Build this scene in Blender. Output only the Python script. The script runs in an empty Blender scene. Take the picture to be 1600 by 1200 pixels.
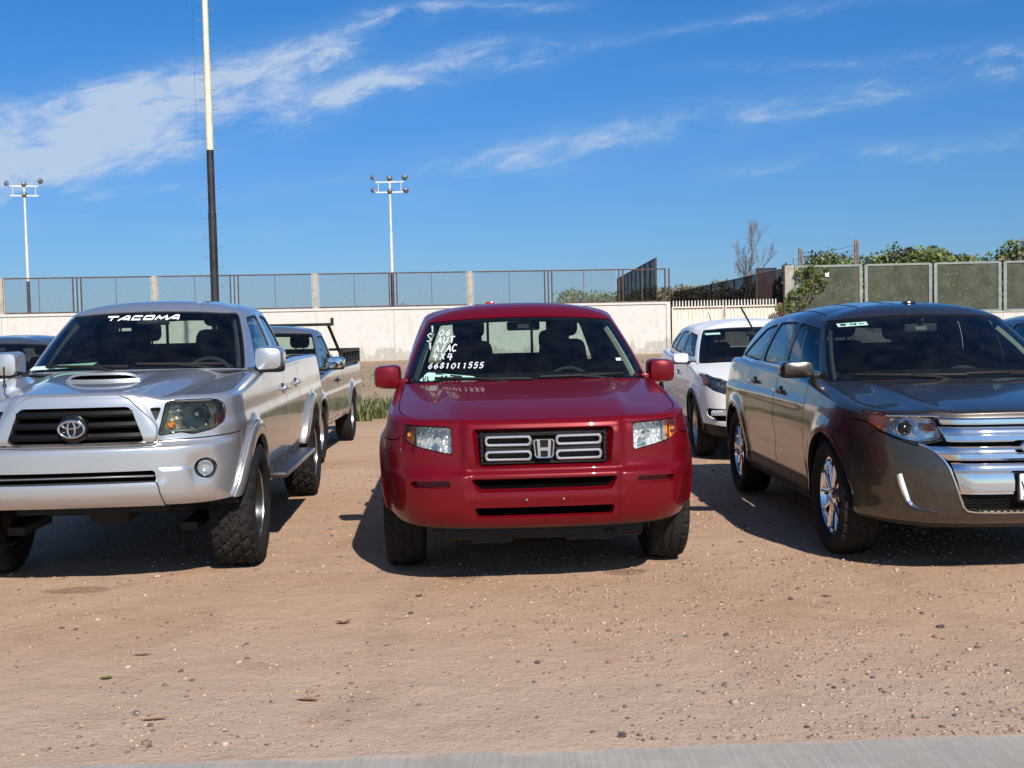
import bpy, bmesh, math, random
import numpy as np
from mathutils import Vector, Matrix
from mathutils.bvhtree import BVHTree

random.seed(7)
rng = np.random.default_rng(11)
SC = bpy.context.scene
COL = SC.collection
PI = math.pi

# ------------------------------------------------------------------ camera, sky, sun, exposure
cam_data = bpy.data.cameras.new('camera')
cam = bpy.data.objects.new('camera', cam_data)
COL.objects.link(cam)
cam_data.sensor_width = 36.0
cam_data.lens = 40.5
cam_data.clip_start = 0.05
cam_data.clip_end = 4000
cam.matrix_world = Matrix.Translation((0, 0, 1.5)) @ Matrix.Rotation(PI/2 - math.radians(2.735), 4, 'X') @ Matrix.Rotation(math.radians(-1.3), 4, 'Z')
SC.camera = cam
SC.view_settings.view_transform = 'Standard'
SC.view_settings.look = 'None'
SC.view_settings.exposure = 0.5
SC.view_settings.gamma = 1.0
SC.view_settings.use_curve_mapping = False

# shadow of a 1 m post falls (-0.40, +1.15): the sun stands behind the camera, a little to the right
SUN = Vector((0.40, -1.15, 1.0)).normalized()
SUN_EL = math.asin(SUN.z)
SUN_AZ = math.atan2(SUN.x, SUN.y)
sun_data = bpy.data.lights.new('sun', 'SUN')
sun_data.energy = 4.1
sun_data.angle = math.radians(0.5)
sun_data.color = (1.0, 0.945, 0.87)
sun = bpy.data.objects.new('sun', sun_data)
COL.objects.link(sun)
sun.rotation_euler = SUN.to_track_quat('Z', 'Y').to_euler()

world = bpy.data.worlds.new('World')
SC.world = world
world.use_nodes = True


class Nd:
    """tiny expression builder over shader math nodes"""
    def __init__(s, tree, sock):
        s.t = tree; s.s = sock
    def m(s, op, *a, clamp=False):
        n = s.t.nodes.new('ShaderNodeMath'); n.operation = op; n.use_clamp = clamp
        for i, v in enumerate((s,) + a):
            if isinstance(v, Nd): s.t.links.new(v.s, n.inputs[i])
            else: n.inputs[i].default_value = v
        return Nd(s.t, n.outputs[0])
    def __add__(s, o): return s.m('ADD', o)
    def __radd__(s, o): return s.m('ADD', o)
    def __sub__(s, o): return s.m('SUBTRACT', o)
    def __mul__(s, o): return s.m('MULTIPLY', o)
    def __rmul__(s, o): return s.m('MULTIPLY', o)
    def __truediv__(s, o): return s.m('DIVIDE', o)
    def clamp(s): return s.m('ADD', 0.0, clamp=True)
    def step(s, a, b):          # smoothstep a..b
        n = s.t.nodes.new('ShaderNodeMapRange'); n.interpolation_type = 'SMOOTHSTEP'
        s.t.links.new(s.s, n.inputs[0])
        n.inputs[1].default_value = a; n.inputs[2].default_value = b
        return Nd(s.t, n.outputs[0])


def noise_nd(t, vec, scale, detail=4, rough=0.55, dist=0.0, out=0, dim='3D'):
    n = t.nodes.new('ShaderNodeTexNoise'); n.noise_dimensions = dim
    n.inputs['Scale'].default_value = scale; n.inputs['Detail'].default_value = detail
    n.inputs['Roughness'].default_value = rough; n.inputs['Distortion'].default_value = dist
    if vec is not None: t.links.new(vec, n.inputs['Vector'])
    return Nd(t, n.outputs[out])


def build_world():
    t = world.node_tree; t.nodes.clear()
    out = t.nodes.new('ShaderNodeOutputWorld'); bg = t.nodes.new('ShaderNodeBackground')
    bg.inputs[1].default_value = 0.071
    t.links.new(bg.outputs[0], out.inputs[0])
    sky = t.nodes.new('ShaderNodeTexSky'); sky.sky_type = 'NISHITA'; sky.sun_disc = False
    sky.sun_elevation = SUN_EL; sky.sun_rotation = SUN_AZ
    sky.altitude = 0; sky.air_density = 1.0; sky.dust_density = 0.35; sky.ozone_density = 3.0
    tc = t.nodes.new('ShaderNodeTexCoord')
    sep = t.nodes.new('ShaderNodeSeparateXYZ'); t.links.new(tc.outputs['Generated'], sep.inputs[0])
    X, Y, Z = (Nd(t, sep.outputs[i]) for i in range(3))
    Yc = Y.m('MAXIMUM', 0.05)
    u = X / Yc; v = Z / Yc
    # cloud-plane coordinates, with soft large and fine noises
    zc = Z.m('MAXIMUM', 0.0) + 0.12
    comb = t.nodes.new('ShaderNodeCombineXYZ')
    t.links.new((X / zc).s, comb.inputs[0]); t.links.new((Y / zc).s, comb.inputs[1])
    big = noise_nd(t, comb.outputs[0], 0.55, 5, 0.6, 0.6)
    comb2 = t.nodes.new('ShaderNodeCombineXYZ')
    t.links.new((u * 1.0 + v * 1.2).s, comb2.inputs[0]); t.links.new((v * 3.4 - u * 1.0).s, comb2.inputs[1])
    fine = noise_nd(t, comb2.outputs[0], 6.5, 8, 0.62, 0.5)
    wisp = noise_nd(t, comb2.outputs[0], 17.0, 7, 0.66, 1.0)
    warp = noise_nd(t, comb2.outputs[0], 3.0, 3, 0.5)
    wv = v + (warp - 0.5) * 0.05 + (fine - 0.5) * 0.03
    def band(u0, v0, u1, v1, th0, th1, amp):
        # soft streak along the segment, tapering from th0 to th1
        k = (u - u0) / (u1 - u0)
        line = (k * (v1 - v0)) + v0
        th = (k.clamp() * (th1 - th0)) + th0
        d = ((wv - line) / th)
        g = (d * d * -1.0).m('EXPONENT')
        e = k.step(-0.28, 0.06) * (Nd(t, k.s).step(1.30, 0.85))
        return g * e * amp
    m = band(-.62, .130, -.11, .258, .040, .012, 0.95)
    for b in ((-.62, .108, -.04, .226, .040, .017, 1.0), (-.34, .188, -.24, .196, .014, .012, .55),
              (-.10, .268, .06, .278, .008, .006, .5), (-.05, .135, .46, .224, .016, .020, .42),
              (-.20, .130, .10, .170, .010, .012, .22), (.17, .215, .46, .228, .006, .008, .34), (.10, .25, .46, .30, .007, .010, .26),
              (-.36, .118, -.26, .124, .007, .007, .42), (.2, .138, .45, .155, .006, .010, .36),
              (-.30, .085, -.16, .092, .006, .006, .25), (-.45, .096, -.37, .100, .005, .005, .3)):
        m = m + band(*b)
    tex = (fine.step(.30, .68) * 0.78 + wisp.step(.32, .72) * 0.5)
    veil = big.step(.50, .80) * wisp.step(.3, .8) * 0.22 * Y.step(.25, -.2)   # thin cirrus elsewhere in the sky
    dens = (m * 0.95 + (fine - 0.5) * 1.5 + (wisp - 0.5) * 0.9).step(.30, 1.15)
    lump = fine.step(.38, .58) * 0.42 + wisp.step(.40, .62) * 0.25 + 0.33
    m = (dens * m.step(.0, .35) * lump * 0.92 + m * tex * .42 + veil).clamp()
    m = m * 0.86 * Z.step(0.0, .06)
    # sky colour: a touch more saturated towards the zenith, as the phone renders it
    mulc = t.nodes.new('ShaderNodeMix'); mulc.data_type = 'RGBA'; mulc.blend_type = 'MULTIPLY'
    mulc.inputs[0].default_value = 1.0
    t.links.new(sky.outputs[0], mulc.inputs[6])
    tint = t.nodes.new('ShaderNodeMix'); tint.data_type = 'RGBA'
    t.links.new(Z.step(0.02, 0.30).s, tint.inputs[0]); tint.inputs[6].default_value = (*SKY_LOW, 1); tint.inputs[7].default_value = (*SKY_HIGH, 1)
    # paler aureole towards the sun, behind the camera
    sd = (X * SUN.x + Y * SUN.y + Z * SUN.z).step(-0.1, 1.0)
    t2 = t.nodes.new('ShaderNodeMix'); t2.data_type = 'RGBA'
    t.links.new(sd.s, t2.inputs[0]); t.links.new(tint.outputs[2], t2.inputs[6]); t2.inputs[7].default_value = (0.70, 0.84, 0.98, 1)
    t.links.new(t2.outputs[2], mulc.inputs[7])
    mix = t.nodes.new('ShaderNodeMix'); mix.data_type = 'RGBA'
    t.links.new(m.s, mix.inputs[0]); t.links.new(mulc.outputs[2], mix.inputs[6])
    mix.inputs[7].default_value = (CLOUD[0], CLOUD[1], CLOUD[2], 1)
    t.links.new(mix.outputs[2], bg.inputs[0])


SKY_LOW = (0.38, 0.60, 0.95)
SKY_HIGH = (0.24, 0.70, 1.13)
CLOUD = (5.2, 6.3, 8.0)
build_world()


# ------------------------------------------------------------------ object helpers
def link(name, me, parent=None, mat=None):
    o = bpy.data.objects.new(name, me)
    COL.objects.link(o)
    if parent is not None: o.parent = parent
    if mat is not None and me is not None:
        me.materials.append(mat)
    return o


def tag(o, label=None, cat=None, group=None, kind=None):
    if label: o['label'] = label
    if cat: o['category'] = cat
    if group: o['group'] = group
    if kind: o['kind'] = kind
    return o


def empty(name, loc, rz, label, cat, group=None):
    o = bpy.data.objects.new(name, None)
    COL.objects.link(o)
    o.location = loc; o.rotation_euler = (0, 0, rz); o.empty_display_size = 0.3
    return tag(o, label, cat, group)


def mesh_from(name, V, F, smooth=False, N=None):
    me = bpy.data.meshes.new(name)
    me.from_pydata([tuple(map(float, v)) for v in V], [], [tuple(map(int, f)) for f in F])
    me.update()
    if smooth or N is not None:
        me.polygons.foreach_set('use_smooth', [True] * len(me.polygons))
    if N is not None:
        me.normals_split_custom_set_from_vertices([tuple(map(float, n)) for n in N])
    return me


class MB:
    """collects simple solids into one mesh"""
    def __init__(s): s.V = []; s.F = []; s.S = []
    def add(s, V, F, smooth=False):
        b = len(s.V); s.V += [tuple(v) for v in V]
        s.F += [tuple(i + b for i in f) for f in F]; s.S += [smooth] * len(F)
        return s
    def box(s, c, d, rot=None, taper=1.0):
        x, y, z = d[0]/2, d[1]/2, d[2]/2
        v = [(-x, -y, -z), (x, -y, -z), (x, y, -z), (-x, y, -z), (-x*taper, -y*taper, z), (x*taper, -y*taper, z), (x*taper, y*taper, z), (-x*taper, y*taper, z)]
        if rot is not None: v = [tuple(rot @ Vector(p)) for p in v]
        v = [(p[0]+c[0], p[1]+c[1], p[2]+c[2]) for p in v]
        return s.add(v, [(0, 3, 2, 1), (4, 5, 6, 7), (0, 1, 5, 4), (1, 2, 6, 5), (2, 3, 7, 6), (3, 0, 4, 7)])
    def rbox(s, c, d, r=0.02, seg=2, rot=None, taper=None):
        bm = bmesh.new(); bmesh.ops.create_cube(bm, size=1)
        for v in bm.verts:
            v.co = Vector((v.co.x*d[0], v.co.y*d[1], v.co.z*d[2]))
            if taper and v.co.z > 0: v.co.x *= taper[0]; v.co.y *= taper[1]
        bmesh.ops.bevel(bm, geom=bm.edges[:], offset=min(r, min(d)*0.49), segments=seg, affect='EDGES', profile=0.5)
        V = [v.co.copy() for v in bm.verts]
        if rot is not None: V = [rot @ v for v in V]
        V = [(v.x+c[0], v.y+c[1], v.z+c[2]) for v in V]
        bm.verts.index_update()
        F = [[v.index for v in f.verts] for f in bm.faces]; bm.free()
        return s.add(V, F, True)
    def tube(s, pts, r, n=6, cap=True, r2=None, smooth=True):
        pts = [Vector(p) for p in pts]; V = []; F = []
        m = len(pts); up = None
        for i, p in enumerate(pts):
            d = (pts[min(i+1, m-1)] - pts[max(i-1, 0)]).normalized()
            if up is None:
                up = Vector((0, 0, 1)) if abs(d.z) < 0.9 else Vector((1, 0, 0))
            a = d.cross(up)
            if a.length < 1e-6: a = d.cross(Vector((0, 1, 0)))
            a.normalize(); b = a.cross(d).normalized(); up = b
            rr = r if r2 is None else r + (r2 - r) * i / max(1, m-1)
            for k in range(n):
                t = 2*PI*k/n
                V.append(p + a*rr*math.cos(t) + b*rr*math.sin(t))
        for i in range(m-1):
            for k in range(n):
                k2 = (k+1) % n
                F.append((i*n+k, i*n+k2, (i+1)*n+k2, (i+1)*n+k))
        if cap:
            F.append(tuple(range(n))[::-1]); F.append(tuple((m-1)*n+k for k in range(n)))
        return s.add(V, F, smooth)
    def lathe(s, prof, n=32, axis='X', c=(0, 0, 0), smooth=True, rot=None):
        """prof: (along, radius)"""
        V = []; F = []
        for (a, r) in prof:
            for k in range(n):
                t = 2*PI*k/n; p, q = r*math.cos(t), r*math.sin(t)
                v = (a, p, q) if axis == 'X' else ((p, a, q) if axis == 'Y' else (p, q, a))
                v = Vector(v)
                if rot is not None: v = rot @ v
                V.append((v[0]+c[0], v[1]+c[1], v[2]+c[2]))
        for i in range(len(prof)-1):
            for k in range(n):
                k2 = (k+1) % n
                F.append((i*n+k, i*n+k2, (i+1)*n+k2, (i+1)*n+k))
        return s.add(V, F, smooth)
    def prism(s, poly, y0, y1):
        """poly in (x,z), extruded along y"""
        n = len(poly)
        V = [(p[0], y0, p[1]) for p in poly] + [(p[0], y1, p[1]) for p in poly]
        F = [tuple(range(n)), tuple(range(2*n-1, n-1, -1))] + [(i, (i+1) % n + 0, (i+1) % n + n, i+n) for i in range(n)]
        return s.add(V, F)
    def build(s, name, mat, parent=None, mirror=False, fix=True):
        V = s.V; F = s.F
        if mirror:
            V = [(-v[0], v[1], v[2]) for v in V]; F = [f[::-1] for f in F]
        me = bpy.data.meshes.new(name)
        me.from_pydata([tuple(v) for v in V], [], F); me.update()
        if fix:
            bm = bmesh.new(); bm.from_mesh(me); bmesh.ops.recalc_face_normals(bm, faces=bm.faces[:]); bm.to_mesh(me); bm.free()
        me.polygons.foreach_set('use_smooth', s.S)
        if any(s.S):
            me.set_sharp_from_angle(angle=math.radians(40))
        return link(name, me, parent, mat)


# ------------------------------------------------------------------ materials
MATS = {}


def principled(name):
    m = bpy.data.materials.new(name); m.use_nodes = True
    b = m.node_tree.nodes['Principled BSDF']
    MATS[name] = m
    return m, m.node_tree, b


def seti(b, **k):
    for a, v in k.items():
        a = a.replace('_', ' ')
        b.inputs[a].default_value = v


def ramp(t, fac, cols):
    r = t.nodes.new('ShaderNodeValToRGB')
    el = r.color_ramp.elements
    while len(el) > 1: el.remove(el[-1])
    el[0].position = cols[0][0]; el[0].color = (*cols[0][1], 1)
    for p, c in cols[1:]:
        e = el.new(p); e.color = (*c, 1)
    t.links.new(fac.s if isinstance(fac, Nd) else fac, r.inputs[0])
    return r.outputs[0]


def objco(t):
    return t.nodes.new('ShaderNodeTexCoord').outputs['Object']


def mixc(t, fac, a, b, mode='MIX'):
    n = t.nodes.new('ShaderNodeMix'); n.data_type = 'RGBA'; n.blend_type = mode
    def put(i, v):
        if isinstance(v, Nd): t.links.new(v.s, n.inputs[i])
        elif isinstance(v, bpy.types.NodeSocket): t.links.new(v, n.inputs[i])
        elif isinstance(v, (int, float)): n.inputs[i].default_value = v
        else: n.inputs[i].default_value = (*v, 1)
    put(0, fac); put(6, a); put(7, b)
    return n.outputs[2]


def bump(t, b, h, strength=0.3, dist=0.01, inp='Normal'):
    n = t.nodes.new('ShaderNodeBump'); n.inputs['Strength'].default_value = strength
    n.inputs['Distance'].default_value = dist
    t.links.new(h.s if isinstance(h, Nd) else h, n.inputs['Height'])
    t.links.new(n.outputs[0], b.inputs[inp])


def simple(name, col, rough=0.5, metal=0.0, var=0.15, scale=8.0, bmp=0.0, bscale=60.0, **k):
    m, t, b = principled(name)
    co = objco(t)
    n = noise_nd(t, co, scale, 5, 0.6)
    lo = tuple(c*(1-var) for c in col); hi = tuple(min(1, c*(1+var)) for c in col)
    t.links.new(ramp(t, n, [(0.3, lo), (0.7, hi)]), b.inputs['Base Color'])
    seti(b, Roughness=rough, Metallic=metal, **k)
    if bmp:
        bump(t, b, noise_nd(t, co, bscale, 4, 0.6), bmp, 0.004)
    return m


def paint(name, col, metal=0.6, rough=0.33, dust=0.05, dustcol=(0.42, 0.31, 0.23), flake=0.1, coat=1.0, spec=.5):
    m, t, b = principled(name)
    co = objco(t)
    fl = noise_nd(t, co, 900, 1, 0.5)
    c1 = ramp(t, fl, [(0.35, tuple(c*(1-flake) for c in col)), (0.65, tuple(min(1, c*(1+flake)) for c in col))])
    d1 = noise_nd(t, co, 2.2, 6, 0.62); d2 = noise_nd(t, co, 23, 5, 0.7)
    sep = t.nodes.new('ShaderNodeSeparateXYZ'); t.links.new(co, sep.inputs[0])
    low = Nd(t, sep.outputs[2]).step(0.75, 0.25)
    df = ((d1.step(.35, .75) * d2.step(.3, .75)) * dust * 2 + d2.step(.35, .9) * low * dust * 5).clamp()
    t.links.new(mixc(t, df, c1, dustcol), b.inputs['Base Color'])
    t.links.new((Nd(t, df.s) * -metal + metal).s, b.inputs['Metallic'])
    t.links.new((df * 0.4 + rough).s, b.inputs['Roughness'])
    t.links.new((df * 1.2 + 0.02 + d2 * 0.02).s, b.inputs['Coat Roughness'])
    seti(b, Coat_Weight=coat, Coat_IOR=1.5, Specular_IOR_Level=spec)
    return m


def glass(name, tint=(0.75, 0.85, 0.82), refl=1.0, rough=0.0, ior=1.5, dust=0.0):
    m = bpy.data.materials.new(name); m.use_nodes = True; t = m.node_tree; t.nodes.clear(); MATS[name] = m
    o = t.nodes.new('ShaderNodeOutputMaterial'); mix = t.nodes.new('ShaderNodeMixShader')
    tr = t.nodes.new('ShaderNodeBsdfTransparent'); tr.inputs[0].default_value = (*tint, 1)
    gl = t.nodes.new('ShaderNodeBsdfGlossy'); gl.inputs['Roughness'].default_value = rough; gl.inputs[0].default_value = (1, 1, 1, 1)
    fr = t.nodes.new('ShaderNodeFresnel'); fr.inputs[0].default_value = ior
    f = Nd(t, fr.outputs[0]) * refl
    t.links.new(f.s, mix.inputs[0]); t.links.new(tr.outputs[0], mix.inputs[1]); t.links.new(gl.outputs[0], mix.inputs[2])
    last = mix
    if dust:
        df = t.nodes.new('ShaderNodeBsdfDiffuse'); df.inputs[0].default_value = (0.5, 0.45, 0.4, 1)
        mx = t.nodes.new('ShaderNodeMixShader')
        co = objco(t); n = noise_nd(t, co, 7, 6, .7)
        t.links.new((n.step(.3, .8) * dust).s, mx.inputs[0])
        t.links.new(mix.outputs[0], mx.inputs[1]); t.links.new(df.outputs[0], mx.inputs[2]); last = mx
    t.links.new(last.outputs[0], o.inputs[0])
    return m


def lampchrome(name, scale=70, col=(.9, .9, .92), bm=0.6, rough=0.08, metal=1.0):
    m, t, b = principled(name)
    co = objco(t)
    v = t.nodes.new('ShaderNodeTexVoronoi'); v.inputs['Scale'].default_value = scale; v.feature = 'F1'
    t.links.new(co, v.inputs['Vector'])
    seti(b, Metallic=1.0, Roughness=rough); b.inputs['Base Color'].default_value = (*col, 1)
    if metal < 1: seti(b, Metallic=metal, Coat_Weight=.6)
    bump(t, b, Nd(t, v.outputs[0]), bm, 0.01)
    return m


def build_mats():
    paint('red_paint', (0.132, 0.0018, 0.0072), metal=0.14, rough=0.34, dust=0.002, flake=0.25, coat=.50, spec=.10)
    paint('silver_paint', (0.51, 0.53, 0.555), metal=0.72, rough=0.29, dust=0.035, flake=0.10)
    paint('grey_brown_paint', (0.070, 0.061, 0.051), metal=0.75, rough=0.33, dust=0.02, flake=0.2)
    paint('white_paint', (0.82, 0.815, 0.80), metal=0.0, rough=0.4, dust=0.03, flake=0.02, coat=.5, spec=.2)
    paint('pewter_paint', (0.32, 0.33, 0.34), metal=0.75, rough=0.26, dust=0.05, flake=0.1)
    paint('slate_paint', (0.10, 0.10, 0.11), metal=0.5, rough=0.36, dust=0.06, flake=0.1)
    simple('black_plastic', (0.011, 0.011, 0.012), 0.5, Specular_IOR_Level=.3, var=.3, bmp=.12, bscale=300)
    simple('gloss_black', (0.006, 0.006, 0.007), 0.16, var=.2)
    simple('grille_black', (.005, .005, .006), .3, Specular_IOR_Level=.2)
    simple('lamp_bowl', (.42, .45, .46), .12, 1.0, var=.1)
    simple('intake_black', (0.003, 0.003, 0.003), 0.9, Specular_IOR_Level=0.0)
    simple('black_rubber_seal', (0.012, 0.012, 0.013), 0.6)
    simple('tyre_rubber', (0.017, 0.016, 0.0155), 0.85, Specular_IOR_Level=.2, var=.35, scale=14, bmp=.3, bscale=90)
    simple('chrome', (0.80, 0.81, 0.83), 0.06, 1.0, var=.03)
    simple('brushed_metal', (0.62, 0.63, 0.65), 0.28, 1.0, var=.08)
    simple('alloy', (0.55, 0.56, 0.58), 0.30, 0.9, var=.1)
    simple('dark_alloy', (0.035, 0.036, 0.04), 0.35, 0.7, var=.2)
    simple('brake_iron', (0.10, 0.07, 0.055), 0.6, 0.6, var=.35, scale=30)
    simple('underbody_black', (0.012, 0.012, 0.013), 0.8, var=.3)
    simple('cabin_black', (0.018, 0.019, 0.021), 0.75, var=.2, bmp=.1)
    simple('cabin_grey', (0.050, 0.052, 0.056), 0.8, var=.2, bmp=.2)
    simple('dash_tan', (0.12, 0.115, 0.095), 0.8, var=.15, bmp=.1)
    simple('cabin_beige', (0.40, 0.39, 0.33), 0.85, var=.1, bmp=.2)
    simple('mirror_silvered', (0.85, 0.86, 0.88), 0.02, 1.0, var=.02)
    simple('sticker_green', (0.42, 0.66, 0.56), 0.6, var=.2, scale=60)
    simple('sticker_white', (0.75, 0.78, 0.77), 0.6, var=.05)
    simple('marker_white', (0.62, 0.65, 0.68), 0.8, var=.3, scale=40)
    simple('ink_black', (0.02, 0.02, 0.025), 0.6)
    simple('decal_white', (0.86, 0.87, 0.88), 0.35, var=.03)
    simple('plate_white', (0.78, 0.78, 0.76), 0.35, var=.04)
    simple('emblem_blue', (0.02, 0.06, 0.24), 0.15, 0.2)
    simple('red_lens', (0.35, 0.01, 0.01), 0.1)
    simple('step_black', (0.03, 0.03, 0.032), 0.45, 0.2, var=.3, bmp=.3, bscale=180)
    glass('windshield_glass', (0.70, 0.82, 0.78), refl=.9, dust=.015)
    glass('rear_glass', (0.62, 0.70, 0.64), refl=.9)
    glass('window_glass', (0.22, 0.27, 0.28), refl=1.1)
    glass('privacy_glass', (0.035, 0.042, 0.05), refl=1.15)
    glass('lens_glass', (0.96, 0.97, 0.98), refl=.9, dust=.03)
    glass('smoked_lens', (0.70, 0.69, 0.62), refl=1.0, dust=.02)
    lampchrome('reflector', 48, (.80, .82, .80), 1.0, .16, .62)
    lampchrome('reflector_soft', 24, (.74, .76, .78), .4, .18, .75)
    lampchrome('reflector_dark', 26, (.34, .34, .29), .8, .18, .7)
    # amber
    m, t, b = principled('amber_lens')
    co = objco(t)
    t.links.new(ramp(t, noise_nd(t, co, 55, 3, .6), [(0.35, (.30, .08, .005)), (0.7, (.62, .22, .02))]), b.inputs['Base Color'])
    seti(b, Roughness=.12, Coat_Weight=.8)
    lampchrome('amber_reflector', 60, (.86, .33, .03), .7, .2, .25)
    lampchrome('orange_reflector', 60, (.85, .25, .05), .5, .2, .1)
    simple('satin_silver', (.74, .75, .77), .30, .75, var=.04)
    # mesh material for grilles : small hex holes
    m, t, b = principled('grille_mesh')
    co = objco(t)
    v = t.nodes.new('ShaderNodeTexVoronoi'); v.inputs['Scale'].default_value = 55; v.feature = 'DISTANCE_TO_EDGE'
    mp = t.nodes.new('ShaderNodeMapping'); mp.inputs['Scale'].default_value = (1, 0.01, 1.5)
    v.inputs['Randomness'].default_value = 0.0
    t.links.new(co, mp.inputs[0]); t.links.new(mp.outputs[0], v.inputs['Vector'])
    t.links.new(ramp(t, Nd(t, v.outputs[0]), [(0.05, (.022, .022, .023)), (0.10, (.002, .002, .002))]), b.inputs['Base Color'])
    seti(b, Roughness=.6, Specular_IOR_Level=.08)


build_mats()
M = MATS


# ------------------------------------------------------------------ curves and surfaces
def pchip(x, xs, ys):
    """smooth monotone interpolation; ys may be 2-D"""
    xs = np.asarray(xs, float); ys = np.asarray(ys, float)
    one = ys.ndim == 1
    if one: ys = ys[:, None]
    h = np.diff(xs)[:, None]; d = np.diff(ys, axis=0)/h
    n = len(xs); m = np.zeros_like(ys)
    if n > 2:
        a, b = d[:-1], d[1:]
        w1 = 2*h[1:]+h[:-1]; w2 = h[1:]+2*h[:-1]
        with np.errstate(divide='ignore', invalid='ignore'):
            hm = (w1+w2)/(w1/a+w2/b)
        m[1:-1] = np.where(a*b > 0, hm, 0)
    m[0] = d[0]; m[-1] = d[-1]
    x = np.clip(np.asarray(x, float), xs[0], xs[-1])
    i = np.clip(np.searchsorted(xs, x, side='right')-1, 0, n-2)
    t = ((x-xs[i])/np.diff(xs)[i])[..., None]; hh = h[i]
    y0, y1, m0, m1 = ys[i], ys[i+1], m[i], m[i+1]
    r = (2*t**3-3*t**2+1)*y0+(t**3-2*t**2+t)*hh*m0+(-2*t**3+3*t**2)*y1+(t**3-t**2)*hh*m1
    return r[..., 0] if one else r


def tab(x, pts):
    return pchip(x, [p[0] for p in pts], [p[1] for p in pts])


def path(pts, step, sym=True):
    """smooth open path through 2-D points, resampled by arc length; sym: mirror ghosts in x at both ends"""
    P = np.asarray(pts, float)
    if sym:
        G = np.vstack([[-P[1, 0], P[1, 1]], P, [-P[-2, 0], P[-2, 1]]])
    else:
        G = np.vstack([2*P[0]-P[1], P, 2*P[-1]-P[-2]])
    k = np.concatenate([[0], np.cumsum(np.sqrt(np.linalg.norm(np.diff(G, axis=0), axis=1)))])
    out = []
    for i in range(1, len(G)-2):
        t0, t1, t2, t3 = k[i-1:i+3]; p0, p1, p2, p3 = G[i-1:i+3]
        t = np.linspace(t1, t2, 40, endpoint=(i == len(G)-3))[:, None]
        A1 = (t1-t)/(t1-t0)*p0+(t-t0)/(t1-t0)*p1; A2 = (t2-t)/(t2-t1)*p1+(t-t1)/(t2-t1)*p2; A3 = (t3-t)/(t3-t2)*p2+(t-t2)/(t3-t2)*p3
        B1 = (t2-t)/(t2-t0)*A1+(t-t0)/(t2-t0)*A2; B2 = (t3-t)/(t3-t1)*A2+(t-t1)/(t3-t1)*A3
        out.append((t2-t)/(t2-t1)*B1+(t-t1)/(t2-t1)*B2)
    D = np.vstack(out)
    s = np.concatenate([[0], np.cumsum(np.linalg.norm(np.diff(D, axis=0), axis=1))])
    n = max(4, int(s[-1]/step))
    q = np.linspace(0, s[-1], n)
    return np.stack([np.interp(q, s, D[:, 0]), np.interp(q, s, D[:, 1])], 1)


class Surf:
    def __init__(s, V, N, U, Q, P=None):
        s.V = V; s.N = N; s.U = U; s.Q = Q; s.P = P or []     # quads array, other polys list
    x = property(lambda s: s.V[:, 0]); y = property(lambda s: s.V[:, 1]); z = property(lambda s: s.V[:, 2])
    def faces(s): return [tuple(q) for q in s.Q.tolist()] + s.P
    def empty(s): return len(s.Q) == 0 and not s.P
    def copy(s): return Surf(s.V.copy(), s.N.copy(), s.U.copy(), s.Q.copy(), list(s.P))


def grid_surf(P, U=None, flip=False):
    """P[rows][cols][3]"""
    r, c, _ = P.shape
    du = np.gradient(P, axis=1); dv = np.gradient(P, axis=0)
    N = np.cross(du, dv); L = np.linalg.norm(N, axis=2, keepdims=True); N = N/np.maximum(L, 1e-12)
    bad = (L[..., 0] < 1e-12)
    if bad.any(): N[bad] = (0, 0, 1)
    if flip: N = -N
    idx = np.arange(r*c).reshape(r, c)
    a, b, d, e = idx[:-1, :-1].ravel(), idx[:-1, 1:].ravel(), idx[1:, 1:].ravel(), idx[1:, :-1].ravel()
    Q = np.stack([a, b, d, e], 1) if not flip else np.stack([a, e, d, b], 1)
    if U is None: U = np.zeros((r, c, 2))
    return Surf(P.reshape(-1, 3).copy(), N.reshape(-1, 3), U.reshape(-1, 2).copy(), Q)


def _compact(V, N, U, Q, P):
    used = np.zeros(len(V), bool)
    if len(Q): used[Q.ravel()] = True
    for f in P: used[list(f)] = True
    mp = np.cumsum(used)-1
    Q2 = mp[Q] if len(Q) else np.zeros((0, 4), int)
    m = mp.tolist()
    return Surf(V[used], N[used], U[used], Q2, [tuple(m[i] for i in f) for f in P])


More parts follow.
